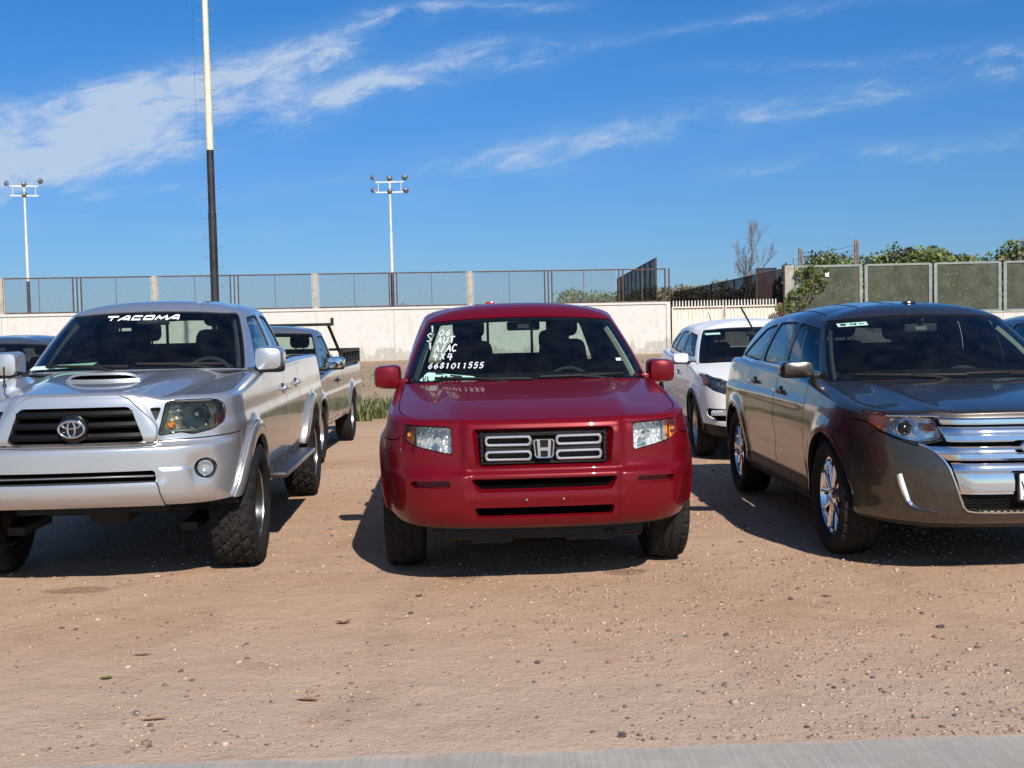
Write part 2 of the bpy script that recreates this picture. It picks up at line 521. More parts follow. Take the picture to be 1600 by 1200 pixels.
def split(S, f):
    f = np.where(np.abs(f) < 1e-6, 1e-6, f)
    s = f > 0
    if s.all(): return _compact(S.V, S.N, S.U, np.zeros((0, 4), int), []), S
    if not s.any(): return S, _compact(S.V, S.N, S.U, np.zeros((0, 4), int), [])
    k = s[S.Q].sum(1) if len(S.Q) else np.zeros(0, int)
    qin, qout = S.Q[k == 0], S.Q[k == 4]
    cross = [tuple(q) for q in S.Q[(k > 0) & (k < 4)].tolist()]
    pin, pout = [], []
    sl = s.tolist(); fl = f.tolist()
    for p in S.P:
        c = sum(sl[i] for i in p)
        if c == 0: pin.append(p)
        elif c == len(p): pout.append(p)
        else: cross.append(p)
    cache = {}; A = []; B = []; T = []
    nv = len(S.V)
    for p in cross:
        a, b = [], []
        for q in range(len(p)):
            i, j = p[q], p[(q+1) % len(p)]
            (b if sl[i] else a).append(i)
            if sl[i] != sl[j]:
                key = (i, j) if i < j else (j, i)
                m = cache.get(key)
                if m is None:
                    m = nv+len(T); cache[key] = m
                    A.append(key[0]); B.append(key[1]); T.append(fl[key[0]]/(fl[key[0]]-fl[key[1]]))
                a.append(m); b.append(m)
        if len(a) > 2: pin.append(tuple(a))
        if len(b) > 2: pout.append(tuple(b))
    if T:
        T = np.array(T)[:, None]
        V = np.vstack([S.V, S.V[A]*(1-T)+S.V[B]*T]); U = np.vstack([S.U, S.U[A]*(1-T)+S.U[B]*T])
        N = S.N[A]*(1-T)+S.N[B]*T; N /= np.maximum(np.linalg.norm(N, axis=1, keepdims=True), 1e-9); N = np.vstack([S.N, N])
    else: V, U, N = S.V, S.U, S.N
    return _compact(V, N, U, qin, pin), _compact(V, N, U, qout, pout)


def take(S, fn, gap=0.0):
    """fn(S)->signed field, negative inside. returns (inside, rest)"""
    f = fn(S)
    if gap == 0: return split(S, f)
    a, _ = split(S, f+gap); _, b = split(S, f-gap)
    return a, b


def sdpoly(px, pz, poly):
    P = np.asarray(poly, float); n = len(P)
    d = np.full(len(px), 1e9); s = np.ones(len(px))
    for i in range(n):
        a, b = P[i], P[i-1]
        ex, ey = b[0]-a[0], b[1]-a[1]; wx, wy = px-a[0], pz-a[1]
        t = np.clip((wx*ex+wy*ey)/(ex*ex+ey*ey+1e-12), 0, 1)
        d = np.minimum(d, (wx-ex*t)**2+(wy-ey*t)**2)
        c1 = pz >= a[1]; c2 = pz < b[1]; c3 = ex*wy > ey*wx
        s = np.where((c1 & c2 & c3) | (~c1 & ~c2 & ~c3), -s, s)
    return s*np.sqrt(d)


def roundpoly(poly, r=0.02, n=4):
    """round the corners of a polygon"""
    out = []; m = len(poly)
    for i in range(m):
        p0, p1, p2 = (np.array(poly[j % m], float) for j in (i-1, i, i+1))
        a, b = p0-p1, p2-p1; la, lb = np.linalg.norm(a), np.linalg.norm(b)
        k = min(r, la*0.45, lb*0.45)
        q0, q2 = p1+a/la*k, p1+b/lb*k
        for j in range(n+1):
            t = j/n; out.append(tuple((1-t)**2*q0+2*t*(1-t)*p1+t*t*q2))
    return out


def fx(poly, ymax=None, r=0.015, sym=False):
    """front-projected polygon (x,z) with y < ymax"""
    pp = roundpoly(poly, r)
    def f(S):
        d = sdpoly(S.x, S.z, pp)
        return d if ymax is None else np.maximum(d, S.y-ymax)
    return f


def fy(poly, r=0.02, xmin=0.4):
    pp = roundpoly(poly, r)
    def f(S): return np.maximum(sdpoly(S.y, S.z, pp), xmin-S.x)
    return f


def bedges(F):
    cnt = {}
    for f in F:
        for q in range(len(f)):
            i, j = f[q], f[(q+1) % len(f)]
            k = (i, j) if i < j else (j, i)
            if k in cnt: cnt[k] = None
            else: cnt[k] = (i, j)
    return [e for e in cnt.values() if e]


def finish(S, off=0.0, flange=0.018, seam=True, shift=(0, 0, 0), wall_to=None):
    """-> V,N,F lists incl. folded edge. wall_to: extrude boundary by this vector instead"""
    V = S.V + S.N*off + np.array(shift); N = S.N; F = S.faces()
    if flange or wall_to is not None:
        be = bedges(F)
        if seam: be = [e for e in be if not (abs(V[e[0], 0]) < 1e-4 and abs(V[e[1], 0]) < 1e-4)]
        if be:
            ids = sorted({i for e in be for i in e}); mp = {i: k for k, i in enumerate(ids)}
            base = V[ids]
            low = base - N[ids]*flange if wall_to is None else base + np.array(wall_to)
            fn = np.zeros((len(ids), 3))
            for i, j in be:
                a, b = base[mp[i]], base[mp[j]]; c = low[mp[i]]
                n = np.cross(a-b, c-b); l = np.linalg.norm(n)
                if l > 1e-12: n = n/l; fn[mp[i]] += n; fn[mp[j]] += n
            fn /= np.maximum(np.linalg.norm(fn, axis=1, keepdims=True), 1e-9)
            nv = len(V); k = len(ids)
            V = np.vstack([V, base, low]); N = np.vstack([N, fn, fn])
            F = F + [(nv+mp[j], nv+mp[i], nv+k+mp[i], nv+k+mp[j]) for i, j in be]
    return V, N, F


def emit(S, name, mat, parent, mode='sym', off=0.0, flange=0.018, shift=(0, 0, 0), wall_to=None, ret=False):
    if S.empty(): return []
    V, N, F = finish(S, off, flange, mode == 'sym', shift, wall_to)
    mir = np.array([-1, 1, 1])
    out = []
    if mode == 'sym':
        n = len(V)
        V2 = np.vstack([V, V*mir]); N2 = np.vstack([N, N*mir]); F2 = F+[tuple(i+n for i in f[::-1]) for f in F]
        out.append(link(name, mesh_from(name, V2, F2, True, N2), parent, mat))
    else:
        if mode in ('pair', 'left', 'pos'):
            out.append(link(name, mesh_from(name, V, F, True, N), parent, mat))
        if mode in ('pair', 'neg'):
            out.append(link(name, mesh_from(name, V*mir, [f[::-1] for f in F], True, N*mir), parent, mat))
    return out


def bvh(S, both=True):
    V = [tuple(v) for v in S.V.tolist()]; F = S.faces()
    if both:
        n = len(V); V = V+[(-v[0], v[1], v[2]) for v in V]; F = F+[tuple(i+n for i in f[::-1]) for f in F]
    return BVHTree.FromPolygons(V, F)


def hit_front(B, x, z, y0=-3.0):
    r = B.ray_cast(Vector((x, y0, z)), Vector((0, 1, 0)))
    return r[0], r[1]


def hit_side(B, y, z, sgn=1):
    r = B.ray_cast(Vector((3*sgn, y, z)), Vector((-sgn, 0, 0)))
    return r[0], r[1]


# ------------------------------------------------------------------ car body surfaces
def band(C):
    """lower body, half (x>=0): wraps from nose centre round the side to the tail centre"""
    st = C.get('step', 0.022)
    P = path(C['outline'], st)
    T = np.gradient(P, axis=0); T /= np.linalg.norm(T, axis=1, keepdims=True)
    O = np.stack([T[:, 1], -T[:, 0]], 1); O[0] = (0, -1); O[-1] = (0, 1)
    wf = np.clip(-O[:, 1], 0, 1)**2; wr = np.clip(O[:, 1], 0, 1)**2; ws = O[:, 0]**2
    zb = tab(P[:, 1], C['zbot'])
    rx = tab(P[:, 1], C['roll_x']); rz = tab(P[:, 1], C['roll_z'])
    def inset(z): return wf*tab(z, C['ins_front'])+ws*tab(z, C['ins_side'])+wr*tab(z, C['ins_rear'])
    zt = C['top'](P[:, 0]*0.92, P[:, 1])
    for _ in range(2):
        ins = inset(zt-rz); Tp = P-O*(ins+rx)[:, None]; zt = C['top'](np.maximum(Tp[:, 0], 0), Tp[:, 1])
    nr = C.get('rows', 46); rows = []; U = []
    for k in range(nr):
        v = k/(nr-1); z = zb+(zt-rz-zb)*v
        i = inset(z); p = P-O*i[:, None]
        rows.append(np.column_stack([p, z])); U.append(np.column_stack([np.full(len(P), v), z]))
    for k in range(1, 9):
        a = math.radians(86)*k/8; z = zt-rz+rz*math.sin(a)
        p = P-O*(ins+rx*(1-math.cos(a)))[:, None]
        rows.append(np.column_stack([p, z])); U.append(np.column_stack([np.full(len(P), 1+k/8), z]))
    G = np.array(rows)
    if 'disp' in C:
        d = C['disp'](G[..., 0], G[..., 1], G[..., 2], np.broadcast_to(O[None, :, 0], G.shape[:2]))
        G[..., 0] += O[None, :, 0]*d; G[..., 1] += O[None, :, 1]*d
    if 'warp' in C: G = C['warp'](G)
    G[:, 0, 0] = 0; G[:, -1, 0] = 0
    S = grid_surf(G, np.array(U))
    S.N[np.abs(S.V[:, 0]) < 1e-6, 0] = 0
    n = np.linalg.norm(S.N, axis=1, keepdims=True); S.N /= np.maximum(n, 1e-9)
    return S, G[-1]


def topsheet(C, edge, y0, y1, step=0.025):
    """hood / deck: height field top(x,y) clipped by the top edge of the band"""
    xm = edge[:, 0].max()+.02
    xs = np.linspace(0, xm, int(xm/step)+1); ys = np.linspace(y0, y1, int((y1-y0)/step)+1)
    X, Y = np.meshgrid(xs, ys)
    Z = C['top'](X, Y)
    S = grid_surf(np.stack([X, Y, Z], 2))
    S.N[np.abs(S.V[:, 0]) < 1e-6, 0] = 0
    n = np.linalg.norm(S.N, axis=1, keepdims=True); S.N /= np.maximum(n, 1e-9)
    poly = [(-0.5, edge[0, 1])]+[(p[0], p[1]) for p in edge[::2]]+[(-.5, edge[-1, 1])]
    a, _ = split(S, sdpoly(S.x, S.y, poly))
    return a, poly


def greenhouse(C):
    A = np.array(C['G0'], float); B = np.array(C['G1'], float); k = len(A)
    def ghost(Z):
        g0 = Z[1]*np.array([-1, 1, 1]); g1 = Z[-2]*np.array([-1, 1, 1])
        return np.vstack([g0, Z, g1])
    seg = C.get('gseg', 16)
    s = np.linspace(0, k-1, (k-1)*seg+1)
    xi = np.arange(-1, k+1)
    a = pchip(s, xi, ghost(A)); b = pchip(s, xi, ghost(B))
    mid = (a+b)/2; T = np.gradient(mid[:, :2], axis=0); T /= np.maximum(np.linalg.norm(T, axis=1, keepdims=True), 1e-9)
    O = np.column_stack([T[:, 1], -T[:, 0], np.zeros(len(T))]); O[0] = (0, -1, 0); O[-1] = (0, 1, 0)
    bul = pchip(s, np.arange(k), np.array(C['bulge'], float)) if 'bulge' in C else np.full(len(s), .02)
    def side(t): return a+(b-a)*t+O*(bul*4*t*(1-t))[:, None]
    r0, r1, zr = C['ridge']
    ys = np.clip(b[:, 1], r0, r1); ridge = np.column_stack([np.zeros(len(s)), ys, tab(ys, zr) if not isinstance(zr, float) else np.full(len(s), zr)])
    pw = C.get('roofpow', 2.4)
    def roof(r):
        p = b+(ridge-b)*r
        p[:, 2] = b[:, 2]+(ridge[:, 2]-b[:, 2])*(1-(1-r)**pw)
        return p
    rows = []; U = []
    def add(p, t): rows.append(p); U.append(np.column_stack([s, np.full(len(s), t)]))
    f = C.get('fillet', (.93, .16))
    for i in range(21): t = f[0]*i/20; add(side(t), t)
    q0, q2 = side(f[0]), roof(f[1])
    for i in range(1, 8):
        t = i/8; add((1-t)**2*q0+2*t*(1-t)*b+t*t*q2, f[0]+(1.1-f[0])*t)
    for i in range(12): r = f[1]+(1-f[1])*i/11; add(roof(r), 1.1+.9*i/11)
    G = np.array(rows)
    G[:, 0, 0] = 0; G[:, -1, 0] = 0; G[-1, :, 0] = 0
    S = grid_surf(G, np.array(U))
    S.N[np.abs(S.V[:, 0]) < 1e-6, 0] = 0
    n = np.linalg.norm(S.N, axis=1, keepdims=True); S.N /= np.maximum(n, 1e-9)
    return S


# ------------------------------------------------------------------ wheels
def tyre_mesh(R, W, rr, style, seg=216):
    """lathe about X; outer face at +x. knobbly tread pushed into the rubber"""
    hw = W/2; tw = hw*0.86
    prof = [(-hw*.72, rr), (-hw*.92, rr+.02), (-hw, rr+(R-rr)*.45), (-hw*.97, rr+(R-rr)*.75), (-tw*1.04, R-.022)]
    nt = 17
    prof += [(-tw+2*tw*i/(nt-1), R-.012*abs(2*i/(nt-1)-1)**3) for i in range(nt)]
    prof += [(tw*1.04, R-.022), (hw*.97, rr+(R-rr)*.75), (hw, rr+(R-rr)*.45), (hw*.92, rr+.02), (hw*.72, rr)]
    prof = np.array(prof); th = np.arange(seg)*2*PI/seg
    X = np.repeat(prof[:, 0][:, None], seg, 1); Rr = np.repeat(prof[:, 1][:, None], seg, 1)
    q = np.arange(seg)
    row = np.arange(len(prof))
    t0 = 5; rid = row-t0
    d = np.zeros_like(X)
    for i, r in enumerate(rid):
        if not (-1 <= r <= nt): continue
        if style == 'knobby':
            band_ = min(max(r, 0), nt-1)//3; ph = (band_*4) % 9
            cut = ((q+ph+(r % 3)) % 9) < 3
            if r % 4 == 3 and 0 < r < nt-1: cut = np.ones(seg, bool)
            if r <= 0 or r >= nt-1: cut = ((q+(0 if r < 5 else 4)) % 9) < 3
            d[i] = np.where(cut, .013, 0)
        else:
            cut = np.zeros(seg, bool)
            if r in (3, 4, 8, 12, 13): cut[:] = True
            elif r <= 2 or r >= nt-3: cut = (q % 8) < 2
            elif r in (6, 10): cut = ((q+3*(r % 3)) % 6) < 1
            d[i] = np.where(cut, .008, 0)
    Rr = Rr-d
    V = np.stack([X, Rr*np.cos(th)[None], Rr*np.sin(th)[None]], 2).reshape(-1, 3)
    n = len(prof); F = []
    for i in range(n-1):
        a = i*seg+q; b = i*seg+(q+1) % seg
        F += np.stack([a, b, b+seg, a+seg], 1).tolist()
    me = mesh_from('tyre', V, F)
    sm = np.zeros(len(F), bool); sm[:seg*4] = True; sm[-seg*4:] = True
    me.polygons.foreach_set('use_smooth', sm.tolist())
    return me


def rim_mesh(R, W, style):
    hw = W/2; b = MB()
    b.lathe([(-hw*.7, R*.96), (-hw*.72, R), (hw*.70, R), (hw*.74, R*1.01), (hw*.74, R*.955), (hw*.60, R*.93), (hw*.45, R*.90), (-hw*.6, R*.88)], 64)
    if style == 'edge5':       # five wide forked spokes
        n, face = 5, hw*.62
        for k in range(n):
            for s in (-1, 1):
                a = 2*PI*k/n+.3; A = a+s*.20; A2 = a+s*.33
                def P(r, an, x): return (x, r*math.cos(an), r*math.sin(an))
                w0, w1 = .24, .15
                V = [P(R*.20, A-s*.10-w0, face*.80), P(R*.20, A-s*.10+w0, face*.80), P(R*.93, A2+w1, face*.9), P(R*.93, A2-w1, face*.9),
                     P(R*.20, A-s*.10-w0, face*.2), P(R*.20, A-s*.10+w0, face*.2), P(R*.93, A2+w1, face*.4), P(R*.93, A2-w1, face*.4)]
                b.add(V, [(0, 1, 2, 3), (7, 6, 5, 4), (0, 4, 5, 1), (1, 5, 6, 2), (2, 6, 7, 3), (3, 7, 4, 0)])
                r0 = [(x+.012, y*1.0, z*1.0) for x, y, z in (P(R*.25, A-s*.10, face*.8), P(R*.9, A2, face*.9))]
                b.tube(r0, R*.045, 5)
    else:
        n = {'eight': 8, 'five': 5, 'seven': 7, 'ten': 10}[style]; face = hw*(.30 if style == 'eight' else .5)
        for k in range(n):
            a = 2*PI*k/n+.2; w0 = 1.9/n*.5; w1 = w0*(.42 if n > 6 else .5)
            def P(r, an, x): return (x, r*math.cos(an), r*math.sin(an))
            V = [P(R*.2, a-w0, face), P(R*.2, a+w0, face), P(R*.92, a+w1, face*1.1), P(R*.92, a-w1, face*1.1),
                 P(R*.2, a-w0, 0), P(R*.2, a+w0, 0), P(R*.92, a+w1*1.3, face*.4), P(R*.92, a-w1*1.3, face*.4)]
            b.add(V, [(0, 1, 2, 3), (7, 6, 5, 4), (0, 4, 5, 1), (1, 5, 6, 2), (2, 6, 7, 3), (3, 7, 4, 0)])
    b.lathe([(0, R*.24), (face*.95, R*.24), (face*1.1, R*.19), (face*1.15, .001)], 24)
    for k in range(5):
        a = 2*PI*k/5; b.lathe([(face, .010), (face*1.1+.008, .010), (face*1.1+.010, .001)], 8, c=(0, R*.155*math.cos(a), R*.155*math.sin(a)))
    return b


def make_wheels(root, spots, R, W, rr, tstyle, rstyle, rim_mat, lip_mat=None, cx=.8):
    """spots: list of (x,y,z). parts: wheel (hub and brake) > tyre, rim"""
    tm = tyre_mesh(R, W, rr, tstyle); tm.materials.append(M['tyre_rubber'])
    rb = rim_mesh(rr*.995, W, rstyle)
    ro = rb.build('rim', rim_mat, None); rmesh = ro.data; bpy.data.objects.remove(ro)
    hub = MB(); hub.lathe([(-.05, .001), (-.05, rr*.72), (-.02, rr*.72), (-.02, rr*.3), (.02, rr*.3), (.02, .001)], 40)
    hub.rbox((0, rr*.55, 0), (.09, .12, .16), .02)
    ho = hub.build('wheel', M['brake_iron'], None); hm = ho.data; bpy.data.objects.remove(ho)
    lipm = None
    if lip_mat:
        lb = MB(); hw = W/2
        lb.lathe([(hw*.76, rr*1.02), (hw*.80, rr*1.0), (hw*.78, rr*.965), (hw*.55, rr*.935), (hw*.5, rr*.93)], 64)
        lo = lb.build('rim_lip', lip_mat, None); lipm = lo.data; bpy.data.objects.remove(lo)
    for i, (x, y, z) in enumerate(spots):
        h = link('wheel', hm, root); h.location = (x, y, z)
        ang = random.uniform(0, 6)
        h.rotation_euler = (ang, 0, 0) if x > 0 else (-ang, 0, PI)
        link('tyre', tm, h); link('rim', rmesh, h)
        if lipm: link('rim_lip', lipm, h)


# ------------------------------------------------------------------ strokes (hand writing) and flat lettering
def ribbon(strokes, w, wob=0.0, cal=0.0):
    """strokes: list of polylines in 2-D -> V2, F. cal: calligraphic slant widening"""
    V = []; F = []
    for st in strokes:
        st = [np.array(p, float) for p in st]
        L, R_ = [], []
        for i, p in enumerate(st):
            d = st[min(i+1, len(st)-1)]-st[max(i-1, 0)]; l = np.linalg.norm(d); d = d/max(l, 1e-9)
            n = np.array([-d[1], d[0]])
            ww = w*(1+cal*abs(n @ np.array([.8, .6])))*(1+random.uniform(-wob, wob))/2
            L.append(p+n*ww); R_.append(p-n*ww)
        b = len(V); k = len(st)
        V += L+R_
        F += [(b+i, b+i+1, b+k+i+1, b+k+i) for i in range(k-1)]
    return V, F


GL = {'1': [[(.2, .8), (.5, 1), (.5, 0)]], '0': [[(.5, 1), (.1, .7), (.1, .3), (.5, 0), (.9, .3), (.9, .7), (.5, 1)]],
      '6': [[(.8, 1), (.3, .7), (.1, .3), (.45, 0), (.85, .2), (.8, .5), (.2, .4)]], 'S': [[(.85, .9), (.5, 1), (.15, .8), (.4, .55), (.8, .3), (.5, 0), (.1, .1)]],
      '8': [[(.5, .5), (.15, .75), (.5, 1), (.85, .75), (.5, .5), (.1, .25), (.5, 0), (.9, .25), (.5, .5)]], '5': [[(.85, 1), (.25, 1), (.2, .55), (.7, .6), (.85, .25), (.5, 0), (.1, .1)]],
      '4': [[(.35, 1), (.1, .45), (.9, .45)], [(.7, .9), (.6, 0)]], 'X': [[(.1, .1), (.85, .9)], [(.2, .9), (.8, .1)]], 'A': [[(.05, 0), (.5, 1), (.9, 0)], [(.25, .38), (.8, .38)]],
      'U': [[(.15, 1), (.1, .3), (.4, 0), (.8, .3), (.85, 1)]], 'T': [[(.05, 1), (.95, 1)], [(.5, 1), (.5, 0)]], '/': [[(.2, -.05), (.75, 1)]],
      'C': [[(.9, .85), (.5, 1), (.12, .65), (.15, .25), (.5, 0), (.9, .15)]], '-': [[(.15, .5), (.85, .5)]], 'L': [[(.15, 1), (.15, 0), (.85, 0)]], 'J': [[(.8, 1), (.8, .2), (.45, 0), (.1, .2)]],
      '2': [[(.1, .8), (.5, 1), (.88, .72), (.1, 0), (.92, 0)]], 'V': [[(.08, 1), (.5, 0), (.92, 1)]], 'M': [[(.05, 0), (.15, 1), (.5, .4), (.85, 1), (.95, 0)]],
      'O': [[(.5, 1), (.1, .7), (.1, .3), (.5, 0), (.9, .3), (.9, .7), (.5, 1)]], 'K': [[(.15, 1), (.15, 0)], [(.85, 1), (.18, .5), (.9, 0)]], '3': [[(.1, .9), (.6, 1), (.8, .75), (.4, .52), (.85, .28), (.5, 0), (.08, .12)]],
      '7': [[(.08, 1), (.92, 1), (.4, 0)]], 'N': [[(.12, 0), (.12, 1), (.88, 0), (.88, 1)]], 'E': [[(.85, 1), (.15, 1), (.15, 0), (.85, 0)], [(.15, .52), (.7, .52)]], ' ': []}


def write(text, x, z, h, aspect=.62, space=.2, slant=0.0, jit=0.0):
    out = []
    for ch in text:
        for st in GL[ch]:
            j = (random.uniform(-jit, jit)*h, random.uniform(-jit, jit)*h)
            pts = [(x+(p[0]*aspect+slant*p[1])*h+j[0], z+p[1]*h+j[1]) for p in st]
            dense = []
            for a, b in zip(pts[:-1], pts[1:]):
                for q in range(3): dense.append((a[0]+(b[0]-a[0])*q/3, a[1]+(b[1]-a[1])*q/3))
            dense.append(pts[-1]); out.append(dense)
        x += (aspect+space)*h
    return out


def decal(B, strokes, w, name, mat, parent, off=-.004, wob=.2, cal=.3, axis='front', thick=.0012):
    """project 2-D strokes (x,z) on the surface seen from the front and give them a little thickness"""
    V2, F = ribbon(strokes, w, wob, cal)
    return decal_poly(B, V2, F, name, mat, parent, off, axis, thick)


def decal_poly(B, V2, F, name, mat, parent, off=-.004, axis='front', thick=.0012, sgn=1):
    V = []
    for p in V2:
        if axis == 'front': r, n = hit_front(B, p[0], p[1])
        else: r, n = hit_side(B, p[0], p[1], sgn)
        if r is None: r, n = (Vector((p[0], 0, p[1])), Vector((0, -1, 0))) if axis == 'front' else (Vector((sgn, p[0], p[1])), Vector((sgn, 0, 0)))
        if axis == 'front' and n.y > 0: n = -n
        if axis == 'side' and n.x*sgn < 0: n = -n
        V.append(r+n*off)
    k = len(V)
    V += [v+Vector((0, thick, 0)) if axis == 'front' else v-Vector((thick*sgn, 0, 0)) for v in V]
    F2 = list(F)+[tuple(i+k for i in f[::-1]) for f in F]
    return link(name, mesh_from(name, V, F2), parent, mat)
# ------------------------------------------------------------------ one car from its description
def arch_fn(yc, zc, R):
    return lambda S: np.maximum(np.hypot(S.y-yc, (S.z-zc))-R, .4-S.x)


def build_car(C):
    root = C['root']; pt = C['paint']; hi = C.get('detail', True)
    S, edge = band(C)
    Bfull = bvh(S)
    C['B'] = Bfull
    Rw = C['R']; ya = [0.0, C['wb']]; Ra = C['arch']
    for yc in ya:
        _, S = take(S, arch_fn(yc, C.get('zw', Rw), Ra))
    # lamps, openings (front and rear projections)
    lamps = []
    for L in C.get('lamps', []):
        a, S = take(S, fx(L['poly'], 0.4, L.get('r', .012)), .003)
        lamps.append((L, a))
    holes = []
    for Hh in C.get('holes', []):
        a, S = take(S, fx(Hh['poly'], 0.3, Hh.get('r', .012)))
        holes.append((Hh, a))
    for L in C.get('tail_lamps', []):
        pp = roundpoly(L['poly'], .02)
        a, S = take(S, lambda s: np.maximum(sdpoly(s.x, s.z, pp), C['wb']+.3-s.y), .003)
        emit(a, 'tail_light', M['red_lens'], root, 'pair')
    if 'flare' in C:      # separate wheel-arch mouldings
        fw, fo = C['flare']
        for yc in ya:
            a, S = take(S, lambda s: np.maximum.reduce([np.hypot(s.y-yc, s.z-C.get('zw', Rw))-(Ra+fw), .4-s.x, C.get('flare_z', .50)-s.z]), .003)
            emit(a, 'wheel_flare', C.get('flare_mat', pt), root, 'pair', off=fo, flange=fo+.012)
    if 'surround' in C:
        a, S = take(S, fx(C['surround']['poly'], .2, .06), .003)
        emit(a, 'grille_surround', pt, root, 'sym', off=C['surround']['off'], flange=.03)
    # bumper
    if 'bumper' in C:
        zt = C['bumper']
        a, S = take(S, lambda s: np.maximum(s.z-tab(s.x, zt), s.y-C.get('bumper_y', -.25)), .0035)
        if 'lower_bumper' in C:
            pl = C['lower_bumper']
            b_, a = take(a, fx(pl['poly'], .3, .02), .003)
            emit(b_, 'bumper_panel', pl.get('mat', pt), root, 'sym', off=pl.get('off', .004))
        if 'valance' in C:
            b_, a = take(a, lambda s: s.z-tab(s.x, C['valance']), .003)
            emit(b_, 'valance', M['black_plastic'], root, 'sym', off=-.006)
        emit(a, 'front_bumper', pt, root, 'sym', flange=C.get('bflange', .03))
    for (nm, poly, mat, off) in C.get('side_cuts', []):
        a, S = take(S, fy(poly, .03), .003)
        emit(a, nm, M[mat] if mat else pt, root, 'pair', off=off, flange=.014)
    for nm, poly in C.get('doors', []):
        a, S = take(S, fy(poly, .03), .0035)
        emit(a, nm, pt, root, 'pair')
    yd = C['door_front']
    a, S = take(S, lambda s: s.y-yd, .002)
    emit(a, 'front_fender', pt, root, 'pair', flange=.03)
    if 'bed' in C:
        y0, y1 = C['bed']
        a, S = take(S, lambda s: s.y-y0, .012)
        emit(a, 'cab_panel', pt, root, 'pair', flange=.03)
        a, S = take(S, lambda s: np.maximum(s.y-y1, .5-s.x), .004)
        emit(a, 'bed_side', pt, root, 'pair', flange=.03)
        emit(S, 'tailgate', pt, root, 'sym', flange=.02)
        # open bed: rail tops, inner walls, floor
        zb_ = C['bed_floor']; E = edge[(edge[:, 1] > y0+.03) & (edge[:, 1] < y1+.1)]
        mb = MB(); V = []; n = len(E)
        for p in E: V += [(p[0], p[1], p[2]-.002), (p[0]-.07, p[1], p[2]-.006), (p[0]-.075, p[1], zb_)]
        F = []
        for i in range(n-1):
            for q in range(2): F.append((3*i+q, 3*i+3+q, 3*i+4+q, 3*i+1+q))
        mb.add(V, F); V2 = [(-v[0], v[1], v[2]) for v in V]; mb.add(V2, [f[::-1] for f in F])
        xw = E[:, 0].min()-.06
        mb.box((0, y0+.05, (zb_+E[0, 2])/2), (2*xw, .04, E[0, 2]-zb_)); mb.box((0, (y0+y1)/2, zb_), (2*xw+.06, y1-y0+.1, .02))
        mb.box((0, y1+.03, (zb_+E[-1, 2])/2), (2*xw, .03, E[-1, 2]-zb_-.01))
        mb.build('bed', M['black_plastic'], root)
    else:
        rear, S = take(S, lambda s: C['wb']+.45-s.y, .002)
        emit(S, 'quarter_panel', pt, root, 'pair', flange=.03)
        a, b_ = take(rear, lambda s: s.z-.72, .004)
        emit(a, 'rear_bumper', pt, root, 'sym'); emit(b_, 'tailgate', pt, root, 'sym')
    # hood
    yc = C['cowl']
    sheet, poly = topsheet(C, edge, C['hood_y0'], yc[-1][1]+.5)
    cw = lambda s: s.y-tab(s.x, yc)
    a, rest = take(sheet, lambda s: np.maximum(sdpoly(s.x, s.y, poly)+C.get('hood_gap', .005), cw(s)))
    hd = a
    C['Bh'] = bvh(hd)
    emit(hd, 'hood', pt, root, 'sym', flange=.02)
    cp, _ = take(rest, lambda s: s.y-(yc[-1][1]+.35))
    emit(cp, 'cowl', M['black_plastic'], root, 'sym', off=-.012, flange=0)
    # greenhouse
    Gs = greenhouse(C); Bg = bvh(Gs); C['Bg'] = Bg
    w = C['wind']      # s limit at bottom/top, t0, t1
    wf = lambda s: np.maximum.reduce([(s.U[:, 0]-(w[0]+(w[1]-w[0])*s.U[:, 1]))*C.get('wscale', .35), (w[2]-s.U[:, 1])*.5, (s.U[:, 1]-w[3])*.5])
    # rounded corner: smooth max
    def wsm(s, inset=0.0):
        a_ = (s.U[:, 0]-(w[0]+(w[1]-w[0])*s.U[:, 1]))*C.get('wscale', .35)+inset
        b1 = (w[2]-s.U[:, 1])*C.get('tscale', .75)+inset; b2 = (s.U[:, 1]-w[3])*C.get('tscale', .75)+inset
        r = .035
        b_ = np.maximum(b1, b2)
        return np.where((a_ > -r) & (b_ > -r), np.hypot(np.maximum(a_+r, 0), np.maximum(b_+r, 0))-r, np.maximum(a_, b_))
    win, Gs = take(Gs, wsm, .001)
    if 'pillar_trim' in C:      # light trim on the inside of the front pillars
        pw_ = C['pillar_trim']
        _, tp = take(win.copy(), lambda s: (s.U[:, 0]-(w[0]+(w[1]-w[0])*s.U[:, 1]))*C.get('wscale', .35)+pw_)
        tp, _ = take(tp, lambda s: np.maximum(.06-s.U[:, 1], s.U[:, 1]-.90))
        emit(tp, 'pillar_trim', C.get('liner', M['cabin_grey']), root, 'pair', off=-.05, flange=.03)
    gl, frit = take(win, lambda s: wsm(s, C.get('frit', .03)))
    emit(gl, 'windshield', C.get('wmat', M['windshield_glass']), root, 'sym', off=-.006, flange=0)
    emit(frit, 'windshield_border', M['gloss_black'], root, 'sym', off=-.006, flange=.006)
    for (nm, poly, mat) in C.get('side_windows', []):
        rp = roundpoly(poly, .035)
        f = lambda s, q=0.0: np.maximum(sdpoly(s.y, s.U[:, 1]*C['th'], rp), np.where((s.U[:, 0] > w[0]*.6) & (s.U[:, 1] < 1.02), -1, 1))+q
        wn, Gs = take(Gs, f, .001)
        g2, rim = take(wn, lambda s: f(s, C.get('seal', .014)))
        emit(g2, nm, M[mat], root, 'pair', off=-.010, flange=0)
        emit(rim, 'window_seal', M['black_rubber_seal'], root, 'pair', off=-.004, flange=.01)
